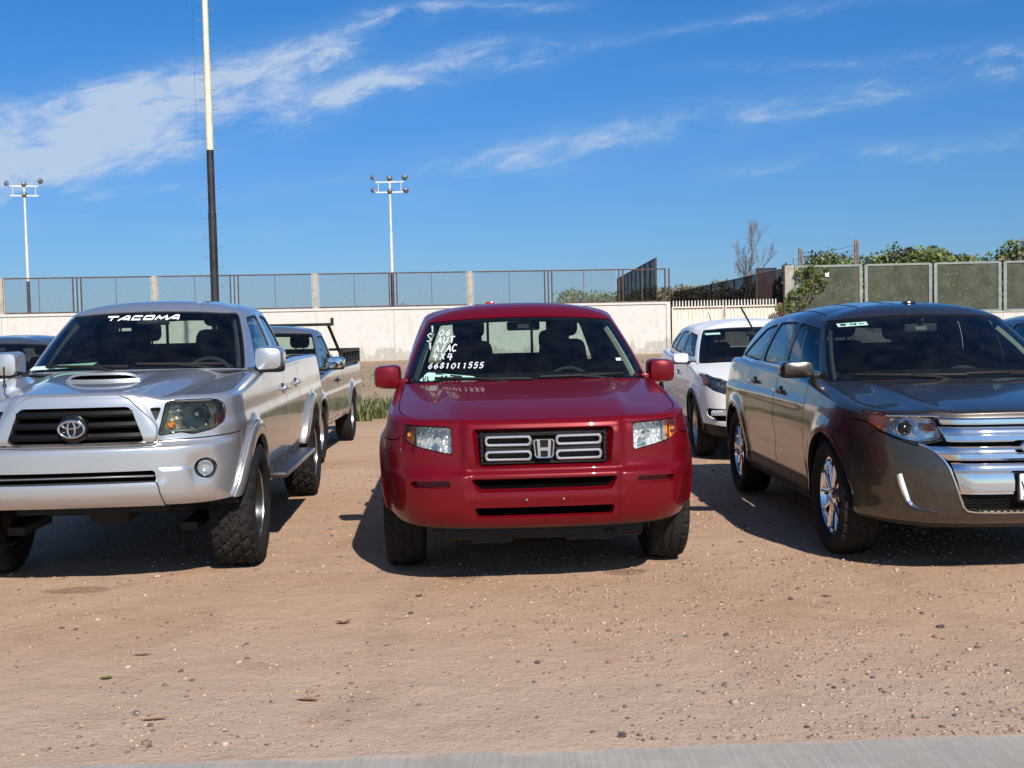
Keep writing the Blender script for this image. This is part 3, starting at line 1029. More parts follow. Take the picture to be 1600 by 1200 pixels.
    if 'rear_win' in C:
        q = C['rear_win']; kk = len(C['G0'])-1
        f = lambda s: np.maximum.reduce([((kk-s.U[:, 0])-q[0])*.35, (q[1]-s.U[:, 1])*.7, (s.U[:, 1]-q[2])*.7])
        rw, Gs = take(Gs, f, .001)
        emit(rw, 'rear_window', M[q[3]], root, 'sym', off=-.008, flange=0)
    # pillars blacked out between the side windows
    for (poly) in C.get('black_pillars', []):
        f = lambda s: np.maximum(sdpoly(s.y, s.U[:, 1]*C['th'], poly), np.where((s.U[:, 0] > w[0]*.6) & (s.U[:, 1] < 1.0), -1, 1))
        bp, Gs = take(Gs, f)
        emit(bp, 'pillar_cover', M['gloss_black'], root, 'pair', off=-.003, flange=0)
    rf, fr = take(Gs, lambda s: 1.04-s.U[:, 1])
    lm = C.get('liner', M['cabin_grey'])
    for nm, part in (('roof', rf), ('cab_frame', fr)):
        if part.empty(): continue
        emit(part, nm, C.get('roof_mat', pt), root, 'sym', flange=.0 if nm == 'roof' else .02)
    ln = Surf(Gs.V, Gs.N, Gs.U, Gs.Q, Gs.P)
    V, N, F = finish(ln, -.024, 0)
    mir = np.array([-1, 1, 1]); n = len(V)
    link('interior_trim', mesh_from('interior_trim', np.vstack([V, V*mir]), [f[::-1] for f in F]+[tuple(i+n for i in f) for f in F], True, np.vstack([-N, -N*mir])), root, lm)
    # lamps
    for L, a in lamps:
        lamp = emit(a, 'headlight', L.get('lens', M['lens_glass']), root, 'pair', flange=.006)
        dp = L.get('depth', .07)
        segs = L.get('split', [('reflector', None, L.get('mat', M['reflector']))])
        rest = a
        for nm, fn, mt in segs:
            if fn is None: pc = rest
            else: pc, rest = take(rest, fn)
            if pc.empty(): continue
            for sg, lp in zip((1, -1), lamp):
                # bowl: sides run back from the lens edge, floor lies deeper
                V, N, F = finish(pc, -.012, 0, False, (0, 0, 0), None)
                be = bedges(pc.faces()); ids = sorted({i for e in be for i in e}); mp = {i: k for k, i in enumerate(ids)}
                back = V+np.array((0, dp, 0)); cx_, cz_ = back[:, 0].mean(), back[:, 2].mean()
                back = back+np.column_stack([(cx_-back[:, 0])*.08, np.zeros(len(back)), (cz_-back[:, 2])*.08])
                nb = len(back); VV = np.vstack([back, V[ids]])
                FF = pc.faces()+[(j, i, nb+mp[i], nb+mp[j]) for i, j in be]
                if sg < 0: VV = VV*mir; FF = [f[::-1] for f in FF]
                o = link(nm, mesh_from(nm, VV, FF), lp, mt)
                if L.get('smooth'): o.data.polygons.foreach_set('use_smooth', [True]*len(FF))
        C.setdefault('lamp_objs', []).append(lamp)
    # openings: backing mesh set in, walls of the opening
    for Hh, a in holes:
        dp = Hh.get('depth', .05); mt = Hh.get('mat', M['black_plastic'])
        V, N, F = finish(a, 0, 0)
        be = [e for e in bedges(a.faces()) if Hh.get('mode', 'sym') != 'sym' or not (abs(a.V[e[0], 0]) < 1e-4 and abs(a.V[e[1], 0]) < 1e-4)]
        ids = sorted({i for e in be for i in e}); mp = {i: k for k, i in enumerate(ids)}
        sh = Hh.get('shrink', .0); cz_ = (a.V[:, 2].max()+a.V[:, 2].min())/2; hx = a.V[:, 0].max(); hz = (a.V[:, 2].max()-a.V[:, 2].min())/2
        back = V.copy(); back[:, 1] += dp
        if sh:
            if Hh.get('mode', 'sym') == 'sym': back[:, 0] *= (hx-sh)/hx
            back[:, 2] = cz_+(back[:, 2]-cz_)*max(.2, (hz-sh*.7)/hz)
        nb = len(ids)
        for sg in ((1,) if Hh.get('mode', 'sym') == 'sym' else (1, -1)):
            W = np.vstack([V[ids], back[ids]]); WF = [(mp[j], mp[i], nb+mp[i], nb+mp[j]) for i, j in be]
            Bk = back; BF = a.faces()
            if Hh.get('mode', 'sym') == 'sym':
                k = len(W); W = np.vstack([W, W*mir]); WF = WF+[tuple(i+k for i in f[::-1]) for f in WF]
                k = len(Bk); BF = BF+[tuple(i+k for i in f[::-1]) for f in BF]; Bk = np.vstack([Bk, Bk*mir])
            if sg < 0: W = W*mir; WF = [f[::-1] for f in WF]; Bk = Bk*mir; BF = [f[::-1] for f in BF]
            if Hh.get('wall', True): link(Hh.get('wname', 'opening_edge'), mesh_from('opening_edge', W, WF), root, Hh.get('wmat', pt))
            o = link(Hh.get('name', 'air_intake'), mesh_from('intake', Bk, BF), root, mt)
            Hh.setdefault('obs', []).append(o)
    # wheel housings and underbody
    ub = MB(); hw = C['halfw']
    for yc_ in ya:
        for sg in (-1, 1):
            prof = []; n = 20
            V = []
            for i in range(n+1):
                an = PI*i/n*.90+PI*.05
                yy, zz = yc_-math.cos(an)*(Ra+.02), C.get('zw', Rw)+math.sin(an)*(Ra+.02)
                V += [(sg*(hw-.035), yy, zz), (sg*(hw-.42), yy, zz)]
            F = [(2*i, 2*i+1, 2*i+3, 2*i+2) for i in range(n)]
            F.append(tuple(2*i+1 for i in range(n+1)))
            ub.add(V, F)
    Ln = C['tail']
    zf = C['zfloor']
    ub.box((0, (Ln-.45)/2-.0, zf), (2*(hw-.44), Ln+.35, .10))
    ub.box((0, (Ra+C['wb']-Ra)/2, zf), (2*(hw-.13), C['wb']-2*Ra-.04, .08))
    ub.box((0, .28, (zf+C['hood_z']-.25)/2+.05), (2*(hw-.16), .05, C['hood_z']-zf-.22))
    ub.box((0, -.25, (zf+C['hood_z'])/2-.02), (2*(hw-.46), .7, .40))
    ub.box((0, -.50, zf+.17), (1.0, .25, .30))
    for yc_ in ya:
        ub.tube([(-hw+.2, yc_, Rw), (hw-.2, yc_, Rw)], .045, 8)
        for sg in (-1, 1): ub.box((sg*(hw-.36), yc_-.12, Rw-.08), (.10, .5, .05)); ub.tube([(sg*(hw-.34), yc_+.06, Rw), (sg*(hw-.38), yc_+.08, Rw+.42)], .03, 8)
    ub.box((.1, C['wb']+.5, zf-.02), (.6, .3, .16))
    ub.build('underbody', M['underbody_black'], root)
    make_wheels(root, [(s*C['tx'], y, C.get('zw', Rw)) for s in (-1, 1) for y in ya], Rw, C['W'], C['rr'], C['tyre_style'], C['rim_style'], C['rim_mat'], C.get('lip_mat'))
    return C


def box_obj(name, c, d, mat, root, r=.02, rot=None, taper=None, seg=2):
    return MB().rbox(c, d, r, seg, rot, taper).build(name, mat, root)


def cabin(C, y_dash, z_dash, seats, z_seat, steer=True, floor_y=(0.55, 2.5), mat=None, dash=None, wheel_x=.36):
    """dashboard, seats with headrests, steering wheel, inside mirror, floor"""
    root = C['root']; mat = mat or M['cabin_black']; dash = dash or M['cabin_black']; hw = C['halfw']
    # dashboard sheet runs from the glass back, then drops
    P = []; xs = np.linspace(-(hw-.16), hw-.16, 25)
    prof = [(y_dash-.28, z_dash-.06), (y_dash-.1, z_dash-.02), (y_dash+.15, z_dash), (y_dash+.36, z_dash+.005), (y_dash+.43, z_dash-.03), (y_dash+.45, z_dash-.12), (y_dash+.42, z_dash-.45)]
    for i, (y, z) in enumerate(prof):
        hump = np.exp(-((xs-wheel_x)/.17)**2)*(.045 if 1 < i < 5 else 0)
        P.append(np.column_stack([xs, np.full(25, y)+.10*(xs/hw)**2*(1 if i < 2 else .2), z+hump]))
    S = grid_surf(np.array(P)[::-1] if False else np.array(P))
    link('dashboard', mesh_from('dashboard', S.V, S.faces(), True), root, dash)
    fl = MB(); y0, y1 = floor_y; zc = C['zfloor']+.08
    fl.box((0, (y0+y1)/2, zc), (2*hw-.26, y1-y0, .03)); fl.box((0, y1, zc+.35), (2*hw-.26, .04, .75))
    for s in (-1, 1): fl.box((s*(hw-.10), (y0+y1)/2, (zc+z_dash-.05)/2), (.03, y1-y0, z_dash-zc-.1))
    fl.build('interior_panel', M['cabin_grey'] if mat == M['cabin_black'] else mat, root)
    for (x, y, w, hb, style) in seats:
        s = MB(); s.rbox((x, y-.25, z_seat), (w, .52, .16), .05, 3)
        rot = Matrix.Rotation(math.radians(-12), 3, 'X')
        s.rbox((x, y+.07, z_seat+hb/2), (w, .15, hb), .06, 3, rot, (.70 if w < .8 else .95, .8))
        so = s.build('seat', mat, root)
        if style:
            for hx in style:
                hr = MB(); hr.rbox((x+hx, y+.15, z_seat+hb+.10), (.25, .11, .17), .055, 3)
                hr.tube([(x+hx-.05, y+.13, z_seat+hb-.03), (x+hx-.05, y+.14, z_seat+hb+.06)], .008, 5); hr.tube([(x+hx+.05, y+.13, z_seat+hb-.03), (x+hx+.05, y+.14, z_seat+hb+.06)], .008, 5)
                hr.build('headrest', mat, so)
    if steer:
        b = MB(); cy, cz = y_dash+.60, z_dash-.085
        rot = Matrix.Rotation(math.radians(-24), 3, 'X')
        ring = [Vector((wheel_x, cy, cz))+rot @ Vector((.185*math.cos(a), 0, .185*math.sin(a))) for a in np.linspace(0, 2*PI, 33)]
        b.tube(ring, .016, 8, cap=False)
        b.rbox((wheel_x, cy, cz), (.15, .05, .12), .02, 2, rot)
        for a in (-.2, PI+.2, -PI/2): b.tube([Vector((wheel_x, cy, cz)), Vector((wheel_x, cy, cz))+rot @ Vector((.18*math.cos(a), 0, .18*math.sin(a)))], .014, 6)
        b.build('steering_wheel', M['cabin_black'], root)


def inside_mirror(C, x, y, z, w=.24, h=.065, mat=None):
    b = MB(); b.rbox((x, y, z), (w, .03, h), .014, 3); b.tube([(x, y, z+.02), (x, y-.05, z+.06)], .012, 6)
    o = b.build('rear_view_mirror', M['cabin_black'], C['root'])
    g = MB(); g.rbox((x, y-.017, z), (w*.35, .004, h*.5), .002, 1); g.build('mirror_label', M['mirror_silvered'], o)
    return o


def side_mirror(C, pts, mat, both=True, depth=.13, arm=None, base_mat=None, shell=(1.0, 1.0)):
    """pts: (xin, xout, zlo, zhi, y)"""
    xi, xo, zl, zh, y = pts; w = xo-xi; h = zh-zl
    for sg in (1, -1):
        b = MB(); cx, cz = sg*(xi+xo)/2, (zl+zh)/2
        # shell: rounded box, bulging forward
        bm = bmesh.new(); bmesh.ops.create_cube(bm, size=1); bmesh.ops.subdivide_edges(bm, edges=bm.edges[:], cuts=7, use_grid_fill=True)
        V = []
        bm.verts.index_update()
        for v in bm.verts:
            p = v.co*2; u = Vector((p.x, p.y, p.z)); n_ = 4.5
            l = (abs(u.x)**n_+abs(u.z)**n_)**(1/n_); m_ = max(abs(u.x), abs(u.z))
            k = m_/l if l > 1e-6 else 1
            xx, zz = u.x*k, u.z*k
            f = max(0, -p.y)    # front part rounder
            sx = 1-(.14*f*f); sz = 1-(.16*f*f)
            yy = p.y-(0.25*(1-xx*xx*.8)*(1-zz*zz*.8) if p.y < -.9 else 0)
            V.append((cx+sg*xx*sx*w/2, y+yy*depth/2+.012*0, cz+zz*sz*h/2*(1-.06*xx)))
        F = [[v.index for v in f.verts] for f in bm.faces]; bm.free()
        b.add(V, F, True)
        if arm: b.rbox((sg*(xi-arm[0]/2+.02), y+.0, zl+arm[1]), (arm[0]+.05, .085, arm[2]), .02, 2)
        o = b.build('side_mirror', mat, C['root'])
        g = MB(); g.rbox((cx, y+depth/2+.001, cz), (w*.86, .006, h*.82), .003, 1); g.build('mirror_glass', M['mirror_silvered'], o)
        if base_mat:
            g = MB(); g.rbox((cx, y+.0, zl+.020), (w*.97, depth*.97, .060), .02, 2); g.rbox((sg*(xi-.09), y+.01, zl-.0), (.2, .07, .05), .02, 2); g.build('mirror_base', base_mat, o)


def wipers(C, lines, mat=None):
    """lines: list of (x0,z0,x1,z1) projected on the glass"""
    for (p, q, piv) in lines:
        b = MB(); pts = []
        for i in range(9):
            k = i/8; x = p[0]+(q[0]-p[0])*k; z = p[1]+(q[1]-p[1])*k
            r, n = hit_front(C['Bg'], x, z)
            if r is None: continue
            if n.y > 0: n = -n
            pts.append(r+n*.018)
        if len(pts) < 3: continue
        b.tube(pts, .010, 5)
        mid = pts[len(pts)//2]
        b.tube([Vector(piv), (Vector(piv)+mid)/2+Vector((0, -.02, .01)), mid+Vector((0, -.012, 0))], .010, 5)
        b.build('wiper', M['black_plastic'], C['root'])


def handles(C, spots, mat, z_cup=True):
    for (y, z) in spots:
        for sg in (1, -1):
            r, n = hit_side(C['B'], y, z, sg)
            if r is None: continue
            b = MB(); x = r.x
            b.rbox((x+sg*.028, y, z+.004), (.022, .20, .030), .010, 2)
            b.rbox((x+sg*.012, y-.085, z), (.03, .035, .028), .006, 1); b.rbox((x+sg*.012, y+.085, z), (.03, .035, .032), .006, 1)
            h = b.build('door_handle', mat, C['root'])
            c = MB(); c.lathe([(-.004, .001), (-.004, .040), (.004, .043), (.004, .001)], 20, c=(x+sg*.001, y-.0, z)); c.build('handle_cup', M['gloss_black'], h)
# ------------------------------------------------------------------ the red pickup in the middle
def honda():
    root = empty('pickup_truck', (.125, 7.42, 0), math.radians(3), 'glossy dark red four door pickup truck facing the road with prices painted on its windshield', 'pickup truck', 'vehicles parked in the front row')
    C = dict(root=root, paint=M['red_paint'])
    C['outline'] = [(0, -.93), (.30, -.925), (.52, -.90), (.68, -.85), (.80, -.765), (.885, -.63), (.935, -.45), (.955, -.2), (.962, .1), (.962, .8), (.962, 2), (.962, 3.1), (.965, 3.8), (.93, 4.15), (.80, 4.27), (.4, 4.31), (0, 4.32)]
    C['zbot'] = [(-.93, .35), (-.8, .365), (-.6, .405), (-.42, .445), (-.2, .40), (.3, .36), (2.8, .36), (3.5, .45), (4.3, .42)]
    C['roll_x'] = [(-.93, .05), (-.7, .05), (-.3, .07), (.5, .075), (1, .05), (4.32, .05)]
    C['roll_z'] = [(-.93, .045), (-.6, .045), (0, .06), (.6, .06), (4.32, .05)]
    C['ins_front'] = [(.30, .18), (.35, .085), (.385, .04), (.43, .016), (.50, .004), (.60, 0), (.665, .001), (.675, .005), (.700, .034), (.712, .040), (.80, .046), (.90, .058), (.97, .085)]
    C['ins_side'] = [(.36, .07), (.46, .03), (.62, .012), (.78, .005), (.86, .016), (.95, .035), (1.05, .055), (1.15, .075), (1.25, .09)]
    C['ins_rear'] = [(.3, .1), (.5, 0), (.7, 0), (.8, .03), (1.2, .04)]
    xe = [(-.95, .70), (-.7, .74), (0, .83), (.6, .85)]
    ze = [(-.93, .950), (-.8, .975), (-.6, 1.010), (-.3, 1.052), (0, 1.088), (.35, 1.130), (.7, 1.165), (1.5, 1.19), (2.5, 1.20), (2.6, 1.22), (4.3, 1.17)]
    zc = [(-.93, .952), (-.8, .990), (-.6, 1.032), (-.3, 1.076), (0, 1.110), (.35, 1.150), (.7, 1.20)]
    def top(x, y):
        q = np.clip(np.abs(x)/tab(y, xe), 0, 1)
        z = tab(y, ze)
        d = np.where(y < .7, tab(y, zc)-z, 0)
        z = z+d*(1-q**3)
        crease = .022*np.clip((y+.85)/.4, 0, 1)*np.clip((.9-y)/.5, 0, 1)
        return z+crease*(1/(1+np.exp((np.abs(x)-(.49+.09*(y+.85)))/.010)))-crease*.35
    C['top'] = top
    Ra = .435
    def disp(x, y, z, ox):
        d = np.zeros_like(x)
        for yc in (0, 3.1):
            r = np.hypot(y-yc, z-.38)
            d += .024*np.exp(-(np.clip(r-(Ra+.03), 0, 1)/.040)**2)*np.clip((ox-.3)/.3, 0, 1)
        # side corner pads of the bumper stand forward of the centre panel
        fr = np.clip(1-(ox/.9)**2, 0, 1)
        side = 1/(1+np.exp(-(np.abs(x)-.43)/.007))
        d += .020*side*fr*np.exp(-((z-.56)/.15)**4)*(y < -.4)
        # centre fascia around the grille stands proud
        ctr = 1/(1+np.exp((np.abs(x)-.455)/.006))
        d += .022*ctr*fr*np.exp(-((z-.84)/.135)**6)
        # ledge between the two lower intakes
        d += .008*ctr*fr*np.exp(-((z-.54)/.035)**2)
        return d
    C['disp'] = disp
    C['step'] = .014; C['rows'] = 66; C['hood_gap'] = .007
    C['wb'] = 3.1; C['R'] = .375; C['W'] = .25; C['rr'] = .235; C['arch'] = Ra; C['tx'] = .828; C['halfw'] = .965; C['tail'] = 4.3; C['zfloor'] = .34; C['hood_z'] = 1.0
    C['lamps'] = [dict(poly=[(.523, .945), (.80, .958), (.805, .872), (.735, .838), (.523, .790)], r=.012, depth=.075,
                       split=[('indicator', lambda s: .728-s.x, M['amber_reflector']), ('reflector', None, M['reflector'])])]
    C['holes'] = [dict(poly=[(-.408, .935), (.408, .935), (.385, .712), (-.385, .712)], r=.03, depth=.055, shrink=.035, mat=M['grille_mesh'], name='grille'),
                  dict(poly=[(-.42, .655), (.42, .655), (.385, .578), (-.385, .578)], r=.02, depth=.05, shrink=.02, mat=M['intake_black'], name='air_intake'),
                  dict(poly=[(-.40, .490), (.40, .490), (.385, .430), (-.385, .430)], r=.015, depth=.06, shrink=.01, mat=M['intake_black'], name='air_intake'),
                  dict(poly=[(.535, .650), (.765, .640), (.765, .603), (.535, .605)], r=.012, depth=.045, mode='pair', mat=M['red_paint'], name='bumper_slot', wall=True)]
    C['bumper'] = [(0, 1.3), (.80, 1.3), (.815, .90), (.86, .865), (1.0, .86)]
    C['valance'] = [(0, .362), (.6, .372), (1, .40)]
    C['bumper_y'] = -.36; C['pillar_trim'] = .042
    C['doors'] = [('front_door', [(.62, .46), (.62, 1.30), (1.66, 1.30), (1.66, .46)]), ('rear_door', [(1.67, .46), (1.67, 1.30), (2.50, 1.30), (2.60, .85), (2.42, .46)])]
    C['door_front'] = .60
    C['bed'] = (2.62, 4.12); C['bed_floor'] = .75
    C['hood_y0'] = -.95
    C['cowl'] = [(0, .30), (.5, .345), (.8, .46)]
    C['G0'] = [(0, .27, 1.135), (.42, .315, 1.14), (.74, .43, 1.13), (.862, .62, 1.12), (.872, 1.1, 1.13), (.875, 1.7, 1.14), (.872, 2.2, 1.15), (.84, 2.52, 1.16), (.66, 2.68, 1.16), (0, 2.72, 1.16)]
    C['G1'] = [(0, 1.05, 1.640), (.34, 1.075, 1.632), (.595, 1.14, 1.612), (.672, 1.25, 1.605), (.695, 1.45, 1.628), (.70, 1.85, 1.640), (.69, 2.25, 1.630), (.655, 2.46, 1.61), (.5, 2.52, 1.62), (0, 2.54, 1.64)]
    C['bulge'] = [.03, .03, .022, .018, .02, .02, .02, .02, .02, .02]
    C['ridge'] = (1.45, 2.15, [(1.45, 1.700), (1.8, 1.705), (2.15, 1.695)])
    C['wind'] = (2.62, 2.60, .03, .90); C['wscale'] = .25; C['tscale'] = .75; C['frit'] = .030
    C['th'] = .5
    C['side_windows'] = [('side_window', [(.88, .07), (1.28, .42), (1.66, .43), (1.66, .07)], 'window_glass'), ('side_window', [(1.76, .07), (1.76, .43), (2.20, .42), (2.38, .07)], 'privacy_glass')]
    C['rear_win'] = (1.35, .14, .86, 'rear_glass')
    C['liner'] = M['cabin_beige']
    C['tyre_style'] = 'road'; C['rim_style'] = 'five'; C['rim_mat'] = M['alloy']
    build_car(C)
    B = C['B']
    # grille bars: four chrome loops and the emblem frame
    g = C['holes'][0]['obs'][0]
    for sx in (-1, 1):
        for z0, z1 in ((.836, .893), (.752, .808)):
            b = MB(); x0, x1 = sx*.068, sx*.335; r = (z1-z0)/2; zc_ = (z0+z1)/2
            pts = []
            for k in range(9): a = -PI/2+PI*k/8; pts.append((x1-sx*r*.6+sx*r*.6*math.cos(a), zc_+r*math.sin(a)))
            for k in range(9): a = PI/2+PI*k/8; pts.append((x0+sx*r*.6+sx*r*.6*math.cos(a), zc_+r*math.sin(a)))
            n = len(pts); V = []; F = []
            cxx = (x0+x1)/2
            for (x, z) in pts:
                ix, iz = x+(.010 if x < cxx else -.010), z+(.0115 if z < zc_ else -.0115)
                yy = -.905+abs(x)*.05
                V += [(x, yy+.03, z), (x, yy+.002, z), ((x+ix)/2, yy-.004, (z+iz)/2), (ix, yy+.002, iz), (ix, yy+.03, iz)]
            for i in range(n):
                j = (i+1) % n
                for q in range(4): F.append((5*i+q, 5*i+q+1, 5*j+q+1, 5*j+q))
            b.add(V, F, True); b.build('grille_bar', M['satin_silver'], g)
    # frame of the grille (dark) with side louvres
    b = MB()
    for sx in (-1, 1):
        b.rbox((sx*.352, -.862, .822), (.020, .03, .185), .006, 1)
        for k in range(6): b.rbox((sx*.352, -.875, .75+k*.028), (.016, .02, .010), .003, 1)
    b.rbox((0, -.872, .905), (.70, .03, .012), .004, 1); b.rbox((0, -.872, .738), (.70, .03, .012), .004, 1); b.rbox((0, -.868, .822), (.66, .02, .030), .004, 1)
    b.build('grille_frame', M['black_plastic'], g)
    b = MB()
    e0 = [(-.064, .876), (.064, .876), (.053, .764), (-.053, .764)]
    rp = roundpoly(e0, .022, 4); ip = [(p[0]*.86, .82+(p[1]-.82)*.86) for p in rp]; n = len(rp)
    V = [(p[0], -.905, p[1]) for p in rp]+[(p[0]*.96, -.924, .82+(p[1]-.82)*.96) for p in rp]+[(p[0], -.922, p[1]) for p in ip]+[(p[0], -.912, p[1]) for p in ip]
    F = []
    for q in range(3):
        for i in range(n): j = (i+1) % n; F.append((q*n+i, q*n+j, (q+1)*n+j, (q+1)*n+i))
    b.add(V, F)
    # the letter H of the emblem with flared legs
    for sx in (-1, 1):
        b.add([(sx*.040, -.926, .868), (sx*.024, -.926, .868), (sx*.020, -.926, .772), (sx*.034, -.926, .772), (sx*.042, -.91, .868), (sx*.022, -.91, .868), (sx*.018, -.91, .772), (sx*.036, -.91, .772)],
              [(0, 1, 2, 3), (0, 4, 5, 1), (1, 5, 6, 2), (2, 6, 7, 3), (3, 7, 4, 0)])
    b.box((0, -.919, .817), (.046, .014, .018))
    em = b.build('emblem', M['chrome'], g)
    bb = MB(); bb.add([(p[0], -.911, p[1]) for p in ip], [tuple(range(n))]); bb.build('emblem_back', M['gloss_black'], em)
    # details in the lamps: bulbs and dividing bar
    for lo, sg in zip(C['lamp_objs'][0], (1, -1)):
        b = MB(); b.lathe([(0, .001), (0, .020), (.03, .024), (.05, .03)], 16, 'Y', (sg*.60, -.86, .875)); b.build('bulb', M['chrome'], lo)
        b = MB(); b.tube([(sg*.728, -.828, .952), (sg*.728, -.828, .845)], .005, 6); b.build('lamp_divider', M['black_plastic'], lo)
        b = MB(); b.lathe([(0, .001), (0, .011), (.03, .013)], 12, 'Y', (sg*.765, -.765, .905)); b.build('bulb', M['amber_lens'], lo)
    # bolts where the plate would be
    for x in (-.105, .105):
        r, n_ = hit_front(B, x, .535); b = MB(); b.lathe([(0, .001), (-.001, .006), (.004, .009)], 10, 'Y', (r.x, r.y-.006, r.z)); b.build('plate_bolt', M['chrome'], root)
    # fog lamp in the right-hand slot area and tow eye
    b = MB(); b.tube([(.38, -.70, .30), (.38, -.76, .31), (.42, -.76, .31), (.42, -.70, .30)], .008, 6); b.build('tow_hook', M['black_plastic'], root)
    side_mirror(C, (.862, 1.048, 1.105, 1.268, .62), M['red_paint'], depth=.15, arm=(.10, .032, .07))
    wipers(C, [((-.62, 1.165), (.02, 1.150), (-.05, .28, 1.13)), ((.08, 1.16), (.66, 1.165), (.62, .36, 1.13))])
    handles(C, [(1.52, 1.02), (2.36, 1.03)], M['red_paint'])
    cabin(C, .50, 1.115, [(-.37, 1.58, .50, .62, (0,)), (.37, 1.58, .50, .62, (0,)), (0, 2.36, 1.25, .50, (-.37, .37))], .80, floor_y=(.55, 2.5), dash=M['dash_tan'])
    inside_mirror(C, 0.02, 1.02, 1.52)
    # sliding rear window frame
    b = MB()
    for x in (-.19, .19): b.box((x, 2.58, 1.41), (.022, .02, .40))
    b.box((0, 2.585, 1.595), (1.2, .02, .03)); b.build('window_frame', M['gloss_black'], root)
    Bg = C['Bg']
    W = M['marker_white']
    # hand-painted price and phone number
    k = dict(off=.003, wob=.3, cal=.7)
    wr = []
    wr += write('1', -.655, 1.488, .045, .6)
    wr += write('S', -.685, 1.420, .058, .7, slant=.1)
    wr += write('1', -.668, 1.365, .048, .5)
    wr += write('06', -.600, 1.462, .040, .9, .3, .35)
    decal(Bg, wr, .0052, 'windshield_writing', W, root, **k)
    decal(Bg, write('AUT', -.612, 1.408, .044, .85, .12, .25, .05), .0058, 'windshield_writing', W, root, **k)
    decal(Bg, write('A/AC', -.628, 1.350, .048, .72, .10, .25, .05), .0058, 'windshield_writing', W, root, **k)
    decal(Bg, write('4X4', -.645, 1.293, .050, .82, .18, .18, .05), .0058, 'windshield_writing', W, root, **k)
    decal(Bg, write('6681011555', -.675, 1.238, .036, .82, .26, .35, .05), .0050, 'windshield_writing', W, root, **k)
    pv = [(-.735, 1.158), (-.735+.06, 1.215), (-.36, 1.185), (-.345, 1.17), (-.35, 1.152)]
    pol = roundpoly(pv, .015, 3); V2 = []; F = []
    cxy = (-.55, 1.172); n = len(pol); V2 = [cxy]+pol; F = [(0, 1+i, 1+(i+1) % n) for i in range(n)]
    st = decal_poly(Bg, V2, F, 'windshield_sticker', M['sticker_green'], root, off=.002)
    st['label'] = 'pale green paper permit with black print in the lower corner of the windshield'
    decal(Bg, write('UL -25-06', -.708, 1.160, .028, .75, .3, .1), .006, 'sticker_print', M['ink_black'], st, off=.0045, wob=.1)
    for q in ([(-.62, 1.206), (-.59, 1.203), (-.56, 1.199)], [(-.52, 1.193), (-.48, 1.189), (-.44, 1.184)]): decal(Bg, [q], .006, 'sticker_print', M['ink_black'], st, off=.0045, wob=.6)
    r, n_ = hit_front(Bg, .665, 1.27)
    decal_poly(Bg, [(.635, 1.262), (.672, 1.262), (.668, 1.280), (.632, 1.280)], [(0, 1, 2, 3)], 'windshield_sticker', M['sticker_white'], root, off=.003)
    # dark tray and brackets below the bumper
    b = MB(); b.rbox((0, -.66, .315), (1.18, .12, .085), .02, 2); b.rbox((-.30, -.62, .275), (.25, .2, .05), .015); b.rbox((.28, -.62, .28), (.30, .2, .05), .015); b.build('under_tray', M['black_plastic'], root)
    # roof lamp seen above the back edge of the roof
    b = MB(); b.rbox((-.18, 2.20, 1.712), (.075, .12, .035), .014, 2); b.build('roof_aerial', M['red_lens'], root)
    return C
def ring_take(C, yc, r0):
    return lambda s: np.maximum(np.hypot(s.y-yc, s.z-C['zw'])-r0, .4-s.x)


